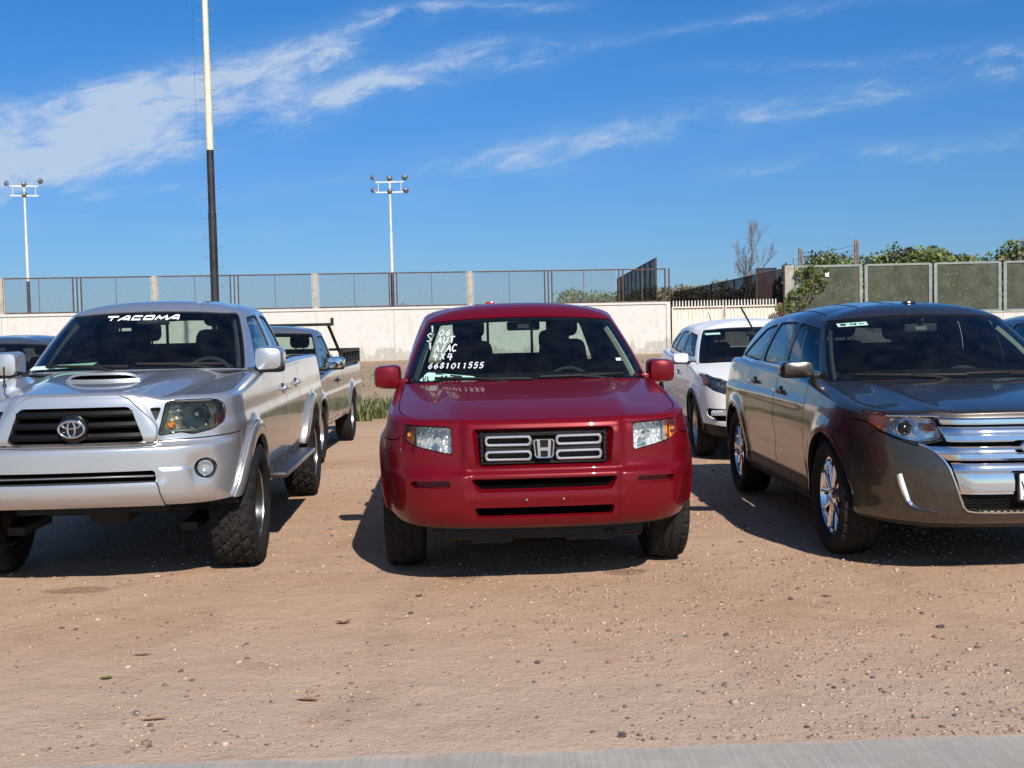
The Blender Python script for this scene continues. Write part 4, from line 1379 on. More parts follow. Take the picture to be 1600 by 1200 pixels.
# ------------------------------------------------------------------ silver lifted pickup on the left
def tacoma():
    root = empty('pickup_truck', (-2.575, 7.46, 0), math.radians(3.3), 'silver lifted pickup truck with hood scoop and chunky off-road tyres in the front row', 'pickup truck', 'vehicles parked in the front row')
    C = dict(root=root, paint=M['silver_paint'])
    C['outline'] = [(0, -.885), (.30, -.875), (.50, -.845), (.65, -.785), (.78, -.685), (.855, -.56), (.885, -.40), (.892, -.15), (.892, .3), (.892, 1), (.892, 2), (.892, 3.2), (.885, 4.0), (.86, 4.3), (.75, 4.39), (.4, 4.42), (0, 4.43)]
    C['zbot'] = [(-.88, .525), (-.75, .515), (-.5, .52), (-.3, .52), (.3, .50), (2.6, .52), (3.6, .58), (4.4, .6)]
    C['roll_x'] = [(-.88, .045), (-.5, .05), (.2, .07), (.8, .045), (2.4, .04), (4.43, .03)]
    C['roll_z'] = [(-.88, .035), (-.5, .04), (.2, .06), (.8, .04), (4.43, .03)]
    C['ins_front'] = [(.50, .10), (.53, .05), (.56, .02), (.60, .005), (.70, 0), (.80, .002), (.858, .006), (.868, .016), (.885, .056), (.905, .064), (1.0, .072), (1.1, .082), (1.17, .10)]
    C['ins_side'] = [(.5, .05), (.62, .02), (.8, .004), (.95, 0), (1.02, .012), (1.12, .022), (1.2, .035), (1.3, .055)]
    C['ins_rear'] = [(.5, .1), (.6, 0), (.8, 0), (.85, .03), (1.3, .05)]
    xe = [(-.9, .74), (-.5, .78), (.4, .80), (.8, .80)]
    ze = [(-.88, 1.140), (-.6, 1.152), (-.3, 1.175), (0, 1.205), (.45, 1.245), (.8, 1.265), (1.6, 1.285), (2.4, 1.295), (2.5, 1.30), (4.43, 1.29)]
    zc = [(-.88, 1.172), (-.6, 1.20), (-.3, 1.228), (0, 1.252), (.45, 1.285), (.8, 1.30)]
    def top(x, y):
        ax = np.abs(x); q = np.clip(ax/tab(y, xe), 0, 1); z = tab(y, ze)
        d = np.where(y < .8, tab(y, zc)-z, 0)
        hump = 1/(1+np.exp((ax-(.37+.12*(y+.88)))/.035))
        dip = -.008*np.exp(-((ax-(.46+.13*(y+.88)))/.06)**2)*(y < .5)
        return z+d*(hump*.75+.25*(1-q**2.5))+dip
    C['top'] = top
    Ra = .455; C['zw'] = .40
    def disp(x, y, z, ox):
        fr = np.clip(1-(ox/.9)**2, 0, 1); ax = np.abs(x)
        d = np.zeros_like(x)
        # dent around the fog lamps, raised mouth around the grille
        rf = np.hypot(ax-.713, z-.724)
        d -= .022*fr*np.exp(-(rf/.085)**4)
        hw_ = .47-.55*np.clip(z-.95, 0, .3)
        mouth = 1/(1+np.exp((ax-hw_)/.012))*np.clip((z-.885)/.03, 0, 1)
        d += .022*fr*mouth
        d += .009*fr*np.clip((.738-z)/.008, 0, 1)*np.clip((ax-.47)/.01, 0, 1)*np.clip((.66-ax)/.04, 0, 1)
        d += .010*fr*np.exp(-((z-.62)/.05)**4)/(1+np.exp((ax-.50)/.012))
        for yc in (0, 3.246):
            r = np.hypot(y-yc, z-.42)
            d += .022*np.exp(-(np.clip(r-(Ra+.03), 0, 1)/.05)**2)*np.clip((ox-.3)/.3, 0, 1)
        return d
    C['disp'] = disp; C['step'] = .015; C['rows'] = 58; C['hood_gap'] = .006
    C['wb'] = 3.246; C['R'] = .40; C['W'] = .285; C['rr'] = .225; C['arch'] = Ra; C['tx'] = .785; C['halfw'] = .885; C['tail'] = 4.4; C['zfloor'] = .56; C['hood_z'] = 1.18
    C['lamps'] = [dict(poly=[(.506, 1.122), (.64, 1.128), (.775, 1.122), (.812, 1.085), (.822, 1.03), (.808, .985), (.755, .948), (.646, .925), (.588, .942), (.462, .925)], r=.02, depth=.08, lens=M['smoked_lens'],
                       split=[('indicator', lambda s: np.maximum(.775-s.x, s.z-1.045), M['amber_reflector']), ('reflector', None, M['reflector_dark'])])]
    circ = lambda cx, cz, r, n=24: [(cx+r*math.cos(2*PI*i/n), cz+r*math.sin(2*PI*i/n)) for i in range(n)]
    C['holes'] = [dict(poly=[(-.316, 1.100), (.316, 1.100), (.392, .893), (-.392, .893)], r=.035, depth=.06, shrink=.01, mat=M['intake_black'], name='grille'),
                  dict(poly=[(.414, 1.088), (.480, 1.090), (.452, 1.005)], r=.008, depth=.03, mode='pair', mat=M['black_plastic'], name='air_intake'),
                  dict(poly=[(-.45, .731), (.45, .731), (.458, .665), (-.458, .665)], r=.015, depth=.07, mat=M['intake_black'], name='air_intake'),
                  dict(poly=circ(.713, .724, .060), r=.001, depth=.05, mode='pair', mat=M['black_plastic'], name='fog_light', wname='fog_light_bezel')]
    C['surround'] = dict(poly=[(-.285, 1.166), (.285, 1.166), (.462, .985), (.452, .882), (-.452, .882), (-.462, .985)], off=.010)
    C['bumper'] = [(0, .872), (.44, .874), (.47, .895), (.70, .902), (.86, .912), (.95, .925)]
    C['lower_bumper'] = dict(poly=[(-.462, .665), (.462, .665), (.50, .48), (-.50, .48)], off=.007)
    C['bumper_y'] = -.44; C['pillar_trim'] = .03
    C['side_cuts'] = []
    C['doors'] = [('front_door', [(.58, .56), (.58, 1.4), (1.60, 1.4), (1.60, .56)]), ('rear_door', [(1.61, .56), (1.61, 1.4), (2.36, 1.4), (2.36, 1.0), (2.55, .86), (2.40, .56)])]
    C['door_front'] = .56; C['bed'] = (2.46, 4.28); C['bed_floor'] = .85
    C['hood_y0'] = -.9; C['cowl'] = [(0, .36), (.5, .40), (.85, .52)]
    C['G0'] = [(0, .33, 1.275), (.40, .37, 1.272), (.66, .47, 1.265), (.775, .66, 1.25), (.80, 1.1, 1.26), (.805, 1.6, 1.27), (.80, 2.05, 1.28), (.765, 2.33, 1.29), (.6, 2.42, 1.29), (0, 2.44, 1.29)]
    C['G1'] = [(0, 1.08, 1.722), (.32, 1.10, 1.715), (.54, 1.15, 1.70), (.615, 1.27, 1.700), (.635, 1.45, 1.712), (.64, 1.7, 1.715), (.635, 1.98, 1.705), (.60, 2.17, 1.685), (.45, 2.23, 1.69), (0, 2.25, 1.71)]
    C['bulge'] = [.03, .03, .02, .018, .022, .022, .02, .02, .02, .02]
    C['ridge'] = (1.4, 1.9, [(1.4, 1.775), (1.65, 1.785), (1.9, 1.775)])
    C['wind'] = (2.60, 2.56, .02, .93); C['wscale'] = .22; C['frit'] = .018; C['th'] = .45
    C['side_windows'] = [('side_window', [(.80, .05), (1.20, .385), (1.54, .39), (1.54, .05)], 'window_glass'), ('side_window', [(1.66, .05), (1.66, .39), (1.98, .38), (2.20, .05)], 'window_glass')]
    C['rear_win'] = (1.45, .12, .84, 'rear_glass')
    C['tyre_style'] = 'knobby'; C['rim_style'] = 'eight'; C['rim_mat'] = M['dark_alloy']; C['lip_mat'] = M['brushed_metal']
    C['flare'] = (.088, .018)
    build_car(C)
    B = C['B']; pt = M['silver_paint']
    g = C['holes'][0]['obs'][0]
    # three broad slats across the grille
    for z in (1.060, .995, .930):
        b = MB(); hw_ = .315+(1.10-z)*.36
        V = []; F = []; n = 17
        for i in range(n):
            x = -hw_+2*hw_*i/(n-1); y = -.850+abs(x)**2*.18
            V += [(x, y+.03, z+.024), (x, y, z+.020), (x, y-.008, z), (x, y, z-.014), (x, y+.03, z-.018)]
        for i in range(n-1):
            for q in range(4): F.append((5*i+q, 5*i+q+1, 5*i+6+q, 5*i+5+q))
        b.add(V, F, True); b.build('grille_slat', M['grille_black'], g)
    # round emblem of three crossed ovals on a dark boss
    b = MB(); b.lathe([(-.02, .001), (-.02, .060), (-.01, .082), (.03, .09)], 32, 'Y', (0, -.865, .985)); b.build('emblem_boss', M['gloss_black'], g)
    def oval(cx, cz, rx_, rz_, r, y=-.897, n=40): return [(cx+rx_*math.cos(2*PI*i/n), y, cz+rz_*math.sin(2*PI*i/n)) for i in range(n+1)]
    b = MB(); b.tube(oval(0, .985, .072, .048, 0), .0068, 6, cap=False); b.tube(oval(0, .985, .021, .044, 0), .0055, 6, cap=False); b.tube(oval(0, 1.008, .050, .020, 0), .0055, 6, cap=False)
    b.build('emblem', M['chrome'], g)
    # bar in the lower intake
    b = MB(); b.rbox((0, -.835, .698), (.89, .03, .012), .005, 1); b.build('intake_bar', M['brushed_metal'], C['holes'][2]['obs'][0])
    for o, sg in zip(C['holes'][3]['obs'], (1, -1)):
        r, n_ = hit_front(B, .69, .70); y = r.y+.012
        b = MB(); b.lathe([(.02, .058), (-.004, .056), (-.008, .050), (.0, .046)], 32, 'Y', (sg*.713, y, .724)); b.build('fog_light_ring', M['gloss_black'], o)
        b = MB(); b.lathe([(.03, .001), (.028, .02), (.018, .036), (.0, .047)], 32, 'Y', (sg*.713, y, .724)); b.build('fog_light_reflector', M['reflector_soft'], o)
        b = MB(); b.lathe([(-.008, .001), (-.007, .02), (-.003, .038), (.002, .047)], 32, 'Y', (sg*.713, y, .724)); b.build('fog_light_lens', M['lens_glass'], o)
    for lo, sg in zip(C['lamp_objs'][0], (1, -1)):
        rr_ = Matrix.Rotation(sg*math.radians(18), 3, 'Z')
        b = MB(); b.lathe([(.055, .001), (.05, .03), (.03, .055), (0, .074), (-.004, .077), (.0, .081)], 36, 'Y', (sg*.665, -.705, 1.04), rot=rr_); b.build('reflector_bowl', M['lamp_bowl'], lo)
        b = MB(); b.rbox((sg*.66, -.74, 1.125), (.22, .02, .016), .006, 1, rr_); b.rbox((sg*.60, -.76, .955), (.16, .02, .014), .005, 1, rr_); b.build('lamp_trim', M['lamp_bowl'], lo)
        b = MB(); b.lathe([(-.01, .001), (-.01, .012), (.03, .015)], 16, 'Y', (sg*.665, -.70, 1.04)); b.build('bulb', M['lamp_bowl'], lo)
        b = MB(); b.lathe([(-.015, .001), (-.013, .012), (0, .020), (.02, .024)], 18, 'Y', (sg*.535, -.79, .985)); b.build('bulb', M['amber_lens'], lo)
    # hood scoop
    H = top
    b = MB(); V = []; F = []; nx, ny = 19, 12
    for j in range(ny):
        y = -.27+.50*j/(ny-1); k = j/(ny-1)
        for i in range(nx):
            u = -1+2*i/(nx-1); x = u*(.225+.02*k)
            hgt = .046*(1-k)**.8*(1-abs(u)**5)**.6*(1 if j > 0 else 1)
            V.append((x, y+.04*u*u, float(H(np.array(x), np.array(y)))+hgt+.001))
    for j in range(ny-1):
        for i in range(nx-1): a = j*nx+i; F.append((a, a+1, a+nx+1, a+nx))
    b.add(V, F, True)
    # lip around the mouth
    k = len(V); fr_ = [V[i] for i in range(nx)]
    b.tube([(p[0], p[1], p[2]) for p in fr_], .009, 6)
    b.tube([(p[0], p[1]-.012, float(H(np.array(p[0]), np.array(p[1])))+.006) for p in fr_], .008, 6)
    so = b.build('hood_scoop', pt, root)
    b = MB(); V = []; F = []
    for p in fr_[1:-1]: V += [(p[0], p[1]+.012, p[2]-.002), (p[0], p[1]+.012, float(H(np.array(p[0]), np.array(p[1])))-.002)]
    for i in range(len(V)//2-1): F.append((2*i, 2*i+1, 2*i+3, 2*i+2))
    b.add(V, F); b.build('scoop_mouth', M['intake_black'], so)
    side_mirror(C, (.805, 1.008, 1.245, 1.418, .62), pt, depth=.16, arm=None, base_mat=M['black_plastic'])
    wipers(C, [((-.58, 1.300), (.0, 1.292), (-.08, .35, 1.27)), ((.05, 1.305), (.60, 1.292), (.55, .44, 1.27))])
    handles(C, [(1.47, 1.08), (2.24, 1.09)], pt)
    cabin(C, .58, 1.245, [(-.36, 1.55, .50, .66, (0,)), (.36, 1.55, .50, .66, (0,)), (0, 2.12, 1.2, .55, (-.36, .36))], .90, floor_y=(.55, 2.35))
    inside_mirror(C, 0.0, 1.05, 1.62)
    b = MB()
    for x in (-.20, .20): b.box((x, 2.33, 1.50), (.022, .02, .40))
    b.build('window_frame', M['gloss_black'], root)
    # dark sun band with the white banner letters
    Bg = C['Bg']
    # squarish speed letters: polygons in unit boxes, joined into strokes
    letters = {'T': [[(0, .82), (1.05, .82)], [(.52, .82), (.40, .0)]], 'A': [[(-.05, .0), (.62, .86), (.92, .86), (.98, .0)], [(.38, .28), (.92, .28)]],
               'C': [[(1.02, .84), (.22, .84), (.10, .16), (.92, .16)]], 'O': [[(.16, .84), (.98, .84), (.90, .16), (.08, .16), (.16, .84)]],
               'M': [[(.0, .0), (.26, .84), (.52, .22), (.98, .84), (1.05, .0)]]}
    x = -.30; cw = .076; st = []
    for ch in 'TACOMA':
        for s_ in letters[ch]:
            pts = [(x+p[0]*cw, 1.622+p[1]*.036) for p in s_]; dn = []
            for a, b_ in zip(pts[:-1], pts[1:]):
                for q in range(4): dn.append((a[0]+(b_[0]-a[0])*q/4, a[1]+(b_[1]-a[1])*q/4))
            dn.append(pts[-1]); st.append(dn)
        x += cw*(1.16 if ch != 'M' else 1.14)
    decal(Bg, st, .0105, 'windshield_banner', M['decal_white'], root, off=.003, wob=0, cal=.25)
    # paper leaning on the dashboard behind the glass
    b = MB(); b.add([(-.69, .44, 1.292), (-.30, .50, 1.305), (-.25, .50, 1.335), (-.40, .50, 1.322), (-.67, .46, 1.315)], [(0, 1, 2, 3, 4)]); o = b.build('paper_permit', M['sticker_green'], root)
    o['label'] = 'pale green printed paper lying on the dashboard behind the windshield'
    # radio aerial on the near fender, washers, step boards
    b = MB(); b.tube([(-.69, -.02, 1.20), (-.69, -.02, 1.33)], .006, 5); b.lathe([(0, .016), (.02, .012), (.03, .006)], 10, 'Z', (-.69, -.02, 1.195)); b.build('aerial', M['black_plastic'], root)
    for sg in (1, -1):
        b = MB(); b.rbox((sg*.92, 1.50, .500), (.16, 1.75, .045), .018, 2)
        for y in (.85, 1.5, 2.15): b.box((sg*.80, y, .54), (.16, .05, .05))
        so = b.build('side_step', M['step_black'], root)
        b = MB(); b.rbox((sg*1.000, 1.50, .505), (.012, 1.76, .030), .004, 1); b.build('step_trim', M['brushed_metal'], so)
        b = MB(); b.box((sg*.80, .50, .50), (.20, .012, .26)); b.box((sg*.80, 3.75, .50), (.20, .012, .26)); b.build('mud_flap', M['black_plastic'], root)
    # front suspension seen below the bumper
    b = MB(); b.box((0, -.30, .47), (.9, .5, .05)); b.tube([(-.7, -.05, .40), (.7, -.05, .40)], .03, 8); b.rbox((0, -.08, .42), (.26, .34, .20), .05)
    b.build('axle', M['underbody_black'], root)
    r, n_ = hit_side(B, 1.05, .83, 1)
    st = write('TRD', 1.0, .80, .05, .8) if False else []
    return C


# ------------------------------------------------------------------ brown-grey crossover on the right
def edge_suv():
    root = empty('crossover', (2.965, 7.43, 0), math.radians(.5), 'dark brownish grey crossover with a wide chrome grille parked beside the red truck', 'crossover', 'vehicles parked in the front row')
    C = dict(root=root, paint=M['grey_brown_paint'])
    C['outline'] = [(0, -.925), (.30, -.915), (.45, -.89), (.60, -.83), (.74, -.72), (.84, -.58), (.905, -.42), (.945, -.2), (.955, .1), (.955, .8), (.955, 2), (.96, 2.9), (.93, 3.4), (.84, 3.66), (.6, 3.74), (.3, 3.76), (0, 3.76)]
    C['zbot'] = [(-.92, .285), (-.7, .29), (-.42, .31), (0, .30), (.4, .27), (2.4, .28), (2.8, .33), (3.76, .36)]
    C['roll_x'] = [(-.92, .05), (-.6, .06), (0, .10), (.5, .10), (1, .06), (3.76, .05)]
    C['roll_z'] = [(-.92, .030), (-.6, .035), (0, .06), (.5, .06), (3.76, .05)]
    C['ins_front'] = [(.28, .13), (.32, .07), (.36, .035), (.42, .015), (.52, 0), (.62, .002), (.72, .018), (.82, .034), (.90, .05), (.96, .07)]
    C['ins_side'] = [(.28, .07), (.36, .03), (.45, .028), (.55, .012), (.75, 0), (.92, .012), (1.0, .03), (1.1, .05), (1.2, .075)]
    C['ins_rear'] = [(.3, .1), (.45, 0), (.65, 0), (.7, .04), (.95, .05), (1.2, .10)]
    xe = [(-.93, .72), (-.5, .76), (0, .80), (.5, .80)]
    ze = [(-.925, .912), (-.8, .942), (-.6, .968), (-.4, .985), (-.1, 1.03), (.3, 1.085), (.7, 1.12), (1.5, 1.15), (2.4, 1.17), (3.0, 1.19), (3.5, 1.19), (3.76, 1.16)]
    zc = [(-.925, .932), (-.85, .966), (-.75, .990), (-.6, 1.013), (-.4, 1.038), (-.1, 1.074), (.2, 1.115), (.5, 1.15), (.8, 1.17)]
    def top(x, y):
        ax = np.abs(x); q = np.clip(ax/tab(y, xe), 0, 1); z = tab(y, ze)
        return z+np.where(y < .8, tab(y, zc)-z, 0)*(1-q**2.6)+.008*np.exp(-((ax-(.50+.10*(y+.9)))/.05)**2)*(y < .4)
    C['top'] = top
    Ra = .415; C['zw'] = .375
    def disp(x, y, z, ox):
        d = np.zeros_like(x); fr = np.clip(1-(ox/.95)**2, 0, 1); ax = np.abs(x)
        for yc in (0, 2.824):
            r = np.hypot(y-yc, z-.38)
            d += .020*np.exp(-(np.clip(r-(Ra+.02), 0, 1)/.06)**2)*np.clip((ox-.3)/.3, 0, 1)
        d -= .016*np.clip((ox-.5)/.3, 0, 1)*np.exp(-((z-.62)/.09)**2)*np.exp(-((y-1.4)/.8)**4)      # hollow along the doors
        d += .008*np.clip((ox-.5)/.3, 0, 1)*np.exp(-((z-.93)/.03)**2)*np.clip((y-.5)/.3, 0, 1)
        d -= .010*fr*np.exp(-((ax-.66)/.045)**4)*np.exp(-((z-.50)/.085)**4)
        return d
    C['disp'] = disp; C['step'] = .018; C['rows'] = 46
    C['wb'] = 2.824; C['R'] = .375; C['W'] = .25; C['rr'] = .250; C['arch'] = Ra; C['tx'] = .825; C['halfw'] = .945; C['tail'] = 3.74; C['zfloor'] = .27; C['hood_z'] = .98
    C['lamps'] = [dict(poly=[(.862, .962), (.77, .953), (.66, .942), (.543, .932), (.512, .815), (.560, .800), (.628, .788), (.72, .812), (.80, .850), (.850, .902)], r=.012, depth=.07,
                       split=[('indicator', lambda s: .765-s.x-(s.z-.9)*.5, M['orange_reflector']), ('indicator', lambda s: np.maximum(np.abs(s.x-.578)-.026, np.abs(s.z-.880)-.022), M['orange_reflector']), ('reflector', None, M['reflector_soft'])])]
    gp = [(.538, .932), (.505, .803), (.625, .778), (.60, .765), (.537, .730), (.482, .650), (.435, .500), (.400, .42), (.375, .402)]
    gp = gp+[(-p[0], p[1]) for p in gp[::-1]]
    C['holes'] = [dict(poly=gp, r=.006, depth=.07, mat=M['grille_mesh'], name='grille', wmat=M['gloss_black'])]
    C['bumper'] = [(0, .80), (.45, .80), (.50, .80), (.63, .775), (.72, .805), (.80, .845), (.86, .90), (1.0, .92)]
    C['valance'] = [(0, .315), (.6, .318), (1, .335)]
    C['bumper_y'] = -.40
    sill = [(.44, .20), (.44, .42), (2.38, .42), (2.38, .20)]
    C['side_cuts'] = [('rocker_panel', sill, 'black_plastic', .004)]
    C['doors'] = [('front_door', [(.55, .43), (.55, 1.3), (1.42, 1.3), (1.42, .43)]), ('rear_door', [(1.43, .43), (1.43, 1.3), (2.30, 1.3), (2.42, .80), (2.30, .60), (2.28, .43)])]
    C['door_front'] = .53
    C['hood_y0'] = -.95; C['cowl'] = [(0, .14), (.5, .20), (.85, .36)]
    C['G0'] = [(0, .10, 1.095), (.42, .155, 1.095), (.72, .28, 1.085), (.825, .52, 1.08), (.855, 1.0, 1.10), (.862, 1.6, 1.12), (.86, 2.3, 1.14), (.84, 2.95, 1.16), (.76, 3.42, 1.17), (.5, 3.56, 1.17), (0, 3.60, 1.17)]
    C['G1'] = [(0, .93, 1.565), (.36, .955, 1.555), (.575, 1.02, 1.535), (.655, 1.16, 1.525), (.695, 1.40, 1.55), (.71, 1.7, 1.56), (.70, 2.2, 1.55), (.67, 2.7, 1.52), (.60, 3.05, 1.49), (.4, 3.13, 1.50), (0, 3.16, 1.52)]
    C['bulge'] = [.035, .035, .025, .02, .03, .03, .03, .03, .03, .03, .03]
    C['ridge'] = (1.35, 2.5, [(1.35, 1.632), (1.8, 1.652), (2.2, 1.64), (2.5, 1.61)])
    C['wind'] = (2.66, 2.60, .03, .95); C['wscale'] = .25; C['frit'] = .022; C['th'] = .47
    C['side_windows'] = [('side_window', [(.60, .055), (1.02, .395), (1.385, .415), (1.385, .05)], 'window_glass'), ('side_window', [(1.455, .05), (1.455, .415), (1.99, .41), (2.17, .05)], 'privacy_glass'),
                         ('quarter_window', [(2.25, .05), (2.07, .405), (2.45, .37), (3.10, .07)], 'privacy_glass')]
    C['black_pillars'] = [[(1.34, .052), (1.34, .413), (1.50, .413), (1.50, .052)], [(2.12, .052), (1.94, .40), (2.12, .40), (2.30, .052)]]
    C['rear_win'] = (1.6, .1, .85, 'rear_glass')
    C['tyre_style'] = 'road'; C['rim_style'] = 'edge5'; C['rim_mat'] = M['chrome']; C['liner'] = M['cabin_beige']; C['pillar_trim'] = .022
    build_car(C)
    B = C['B']; g = C['holes'][0]['obs'][0]
    def bar(name, z0, z1, hw0, hw1, y0=-.945, prof=None, mat=None, x0=0.0):
        """chrome bar: hw0 half width at top, hw1 at bottom; follows the bow of the nose"""
        prof = prof or [(0, 0), (.25, .018), (.55, .026), (.62, .020), (1, .022)]
        b = MB(); V = []; F = []; n = 31; m = len(prof)+2
        for i in range(n):
            u = -1+2*i/(n-1)
            for k, (t, o) in enumerate([(0, -.05)]+prof+[(1, -.05)]):
                hw_ = hw0+(hw1-hw0)*t; x = u*hw_
                yb = float(np.interp(abs(x), [0, .3, .45, .6, .74], [0, .010, .035, .095, .205]))
                end = .018*max(0, abs(u)-.90)/.10
                V.append((x, y0+.024+yb-o+end, z1+(z0-z1)*t))
        for i in range(n-1):
            for q in range(m-1): F.append((m*i+q, m*i+q+1, m*i+m+q+1, m*i+m+q))
        b.add(V, F, True); F2 = [tuple(range(m))[::-1], tuple((n-1)*m+k for k in range(m))]; b.add(V, F2)
        return b.build(name, mat or M['chrome'], g)
    bar('grille_bar', .898, .934, .535, .525, prof=[(0, 0), (.2, .014), (.8, .016), (1, .008)])
    bar('grille_bar', .800, .884, .528, .500, prof=[(0, .0), (.12, .012), (.45, .020), (.5, .012), (.55, .024), (.9, .030), (1, .02)])
    bar('grille_bar', .694, .772, .600, .492, prof=[(0, .0), (.15, .012), (.45, .020), (.5, .014), (.55, .026), (.85, .030), (1, .02)])
    bar('grille_bar', .496, .680, .475, .425, prof=[(0, .0), (.06, .014), (.25, .022), (.27, .012), (.32, .026), (.6, .036), (.88, .034), (.9, .026), (.97, .026), (1, .012)])
    # wavy lower mesh: rows of little zigzag wires
    for z in (.480, .463, .446, .429, .412):
        b = MB(); b.tube([(x, -.915+abs(x)**2*.16, z+(.006 if i % 2 else -.006)) for i, x in enumerate(np.linspace(-.41, .41, 46))], .0042, 4); b.build('mesh_wire', M['black_plastic'], g)
    # chrome outline of the grille
    ol = [(.628, .783), (.590, .768), (.545, .738), (.505, .690), (.480, .642), (.455, .565), (.430, .485), (.408, .425), (.385, .402), (.34, .394), (.2, .391), (0, .390)]
    pts = []
    for x, z in ol+[(-p[0], p[1]) for p in ol[-2::-1]]:
        r, n_ = hit_front(B, x, z); pts.append((x, (r.y if r else -.9)-.002, z))
    b = MB(); b.tube(pts, .0085, 6); b.build('grille_outline', M['chrome'], root)
    # oval badge
    b = MB(); rot = None
    def ov(rx_, rz_, y, n=36): return [(rx_*math.cos(2*PI*i/n), y, .776+rz_*math.sin(2*PI*i/n)) for i in range(n)]
    V = ov(.120, .048, -.965)+ov(.112, .041, -.978)+ov(.104, .035, -.976); n = 36
    F = [(q*n+i, q*n+(i+1) % n, (q+1)*n+(i+1) % n, (q+1)*n+i) for q in range(2) for i in range(n)]+[tuple(range(n))]
    b.add(V, F, True); em = b.build('emblem', M['chrome'], g)
    b = MB(); b.add(ov(.104, .035, -.974), [tuple(range(n))]); b.build('emblem_face', M['emblem_blue'], em)
    b = MB(); b.tube([(.088*math.cos(2*PI*i/36), -.977, .776+.027*math.sin(2*PI*i/36)) for i in range(37)], .0018, 5, cap=False); b.build('emblem_ring', M['chrome'], em)
    # number plate, right part lies outside the photograph
    b = MB(); b.rbox((.03, -.972, .546), (.31, .012, .150), .008, 1); pl = b.build('license_plate', M['plate_white'], root)
    b = MB(); b.rbox((.03, -.965, .546), (.335, .012, .172), .008, 1); b.build('plate_frame', M['gloss_black'], pl)
    sV, sF = ribbon([[(-.115, .578), (-.106, .548), (-.097, .518)], [(-.097, .518), (-.088, .548), (-.079, .578)]], .009)
    link('plate_lettering', mesh_from('plate_lettering', [(p[0], -.9795, p[1]) for p in sV]+[(p[0], -.977, p[1]) for p in sV], sF+[tuple(i+len(sV) for i in f[::-1]) for f in sF]), pl, M['ink_black'])
    b = MB(); b.lathe([(0, .001), (-.001, .007), (.003, .009)], 10, 'Y', (-.105, -.978, .487)); b.build('plate_bolt', M['brushed_metal'], pl)
    # day-light strip with chrome tail
    for sg in (1, -1):
        P = []
        for x, z, w in ((.720, .606, .016), (.708, .55, .018), (.693, .50, .017), (.678, .45, .014), (.662, .425, .009), (.63, .408, .006), (.58, .398, .004), (.535, .392, .003)):
            r, n_ = hit_front(B, x, z); P.append((sg*x, r.y-.003, z, w))
        b = MB(); V = []; F = []
        for x, y, z, w in P: V += [(x-sg*w, y+.012, z+w*.3), (x-sg*w*.8, y-.006, z+w*.2), (x+sg*w*.8, y-.006, z-w*.2), (x+sg*w, y+.012, z-w*.3)]
        for i in range(len(P)-1):
            for q in range(3): F.append((4*i+q, 4*i+q+1, 4*i+5+q, 4*i+4+q))
        b.add(V, F, True); o = b.build('fog_light_trim', M['chrome'], root)
        b = MB(); q_ = P[:4]; V = [(x-sg*w*.5, y-.008, z) for x, y, z, w in q_]+[(x+sg*w*.5, y-.008, z) for x, y, z, w in q_]
        b.add(V, [(i, i+1, i+5, i+4) for i in range(3)]); b.build('fog_light', M['sticker_white'], o)
    for lo, sg in zip(C['lamp_objs'][0], (1, -1)):
        b = MB(); b.lathe([(.03, .044), (0, .046), (-.006, .041), (0, .036)], 32, 'Y', (sg*.695, -.735, .872)); b.build('lamp_ring', M['chrome'], lo)
        b = MB(); b.lathe([(-.022, .001), (-.018, .018), (-.006, .030), (.01, .037)], 28, 'Y', (sg*.695, -.735, .872)); b.build('projector', M['gloss_black'], lo)
        b = MB(); b.rbox((sg*.66, -.77, .945), (.30, .02, .012), .005, 1, Matrix.Rotation(sg*math.radians(28), 3, 'Z')); b.build('lamp_brow', M['chrome'], lo)
    # chrome line below the side glass
    for sg in (1, -1):
        pts = []
        for y in np.linspace(.62, 3.10, 24):
            r, n_ = hit_side(C['Bg'], y, 1.148+.045*(y-.6)/2.5, sg)
            if r: pts.append((r.x+sg*.004, y, r.z))
        b = MB(); b.tube(pts, .010, 6); b.build('belt_molding', M['chrome'], root)
    side_mirror(C, (.86, 1.085, 1.125, 1.232, .62), M['grey_brown_paint'], depth=.14, base_mat=M['black_plastic'])
    wipers(C, [((-.66, 1.125), (.02, 1.118), (-.05, .14, 1.10)), ((.02, 1.125), (.62, 1.125), (.60, .2, 1.09))])
    handles(C, [(1.28, .985), (2.18, 1.02)], M['grey_brown_paint'])
    cabin(C, .36, 1.06, [(-.38, 1.45, .52, .66, (0,)), (.38, 1.45, .52, .66, (0,)), (0, 2.35, 1.3, .62, (-.38, .38))], .70, floor_y=(.5, 3.1))
    inside_mirror(C, 0.0, .90, 1.44)
    Bg = C['Bg']
    st = decal_poly(Bg, [(-.60, 1.458), (-.41, 1.468), (-.41, 1.492), (-.60, 1.482)], [(0, 1, 2, 3)], 'windshield_sticker', M['sticker_green'], root, off=.003)
    for q in ([(-.58, 1.472), (-.565, 1.474), (-.545, 1.474)], [(-.52, 1.478), (-.50, 1.477), (-.48, 1.478)], [(-.46, 1.478), (-.445, 1.481), (-.43, 1.480)]): decal(Bg, [q], .006, 'sticker_print', M['ink_black'], st, off=.0045, wob=.8)
    # roof ribs and camera bump
    Bt = C['Bg']
    for x in (-.60, -.36, -.10, .16, .40, .60):
        pts = []
        for y in np.linspace(1.18, 2.7, 16):
            h = Bt.ray_cast(Vector((x, y, 3)), Vector((0, 0, -1)))[0]
            if h: pts.append((x, y, h.z-.004))
        b = MB(); b.tube(pts, .008, 6); b.build('roof_rib', M['black_rubber_seal'], root)
    h = Bt.ray_cast(Vector((0.02, 1.16, 3)), Vector((0, 0, -1)))[0]
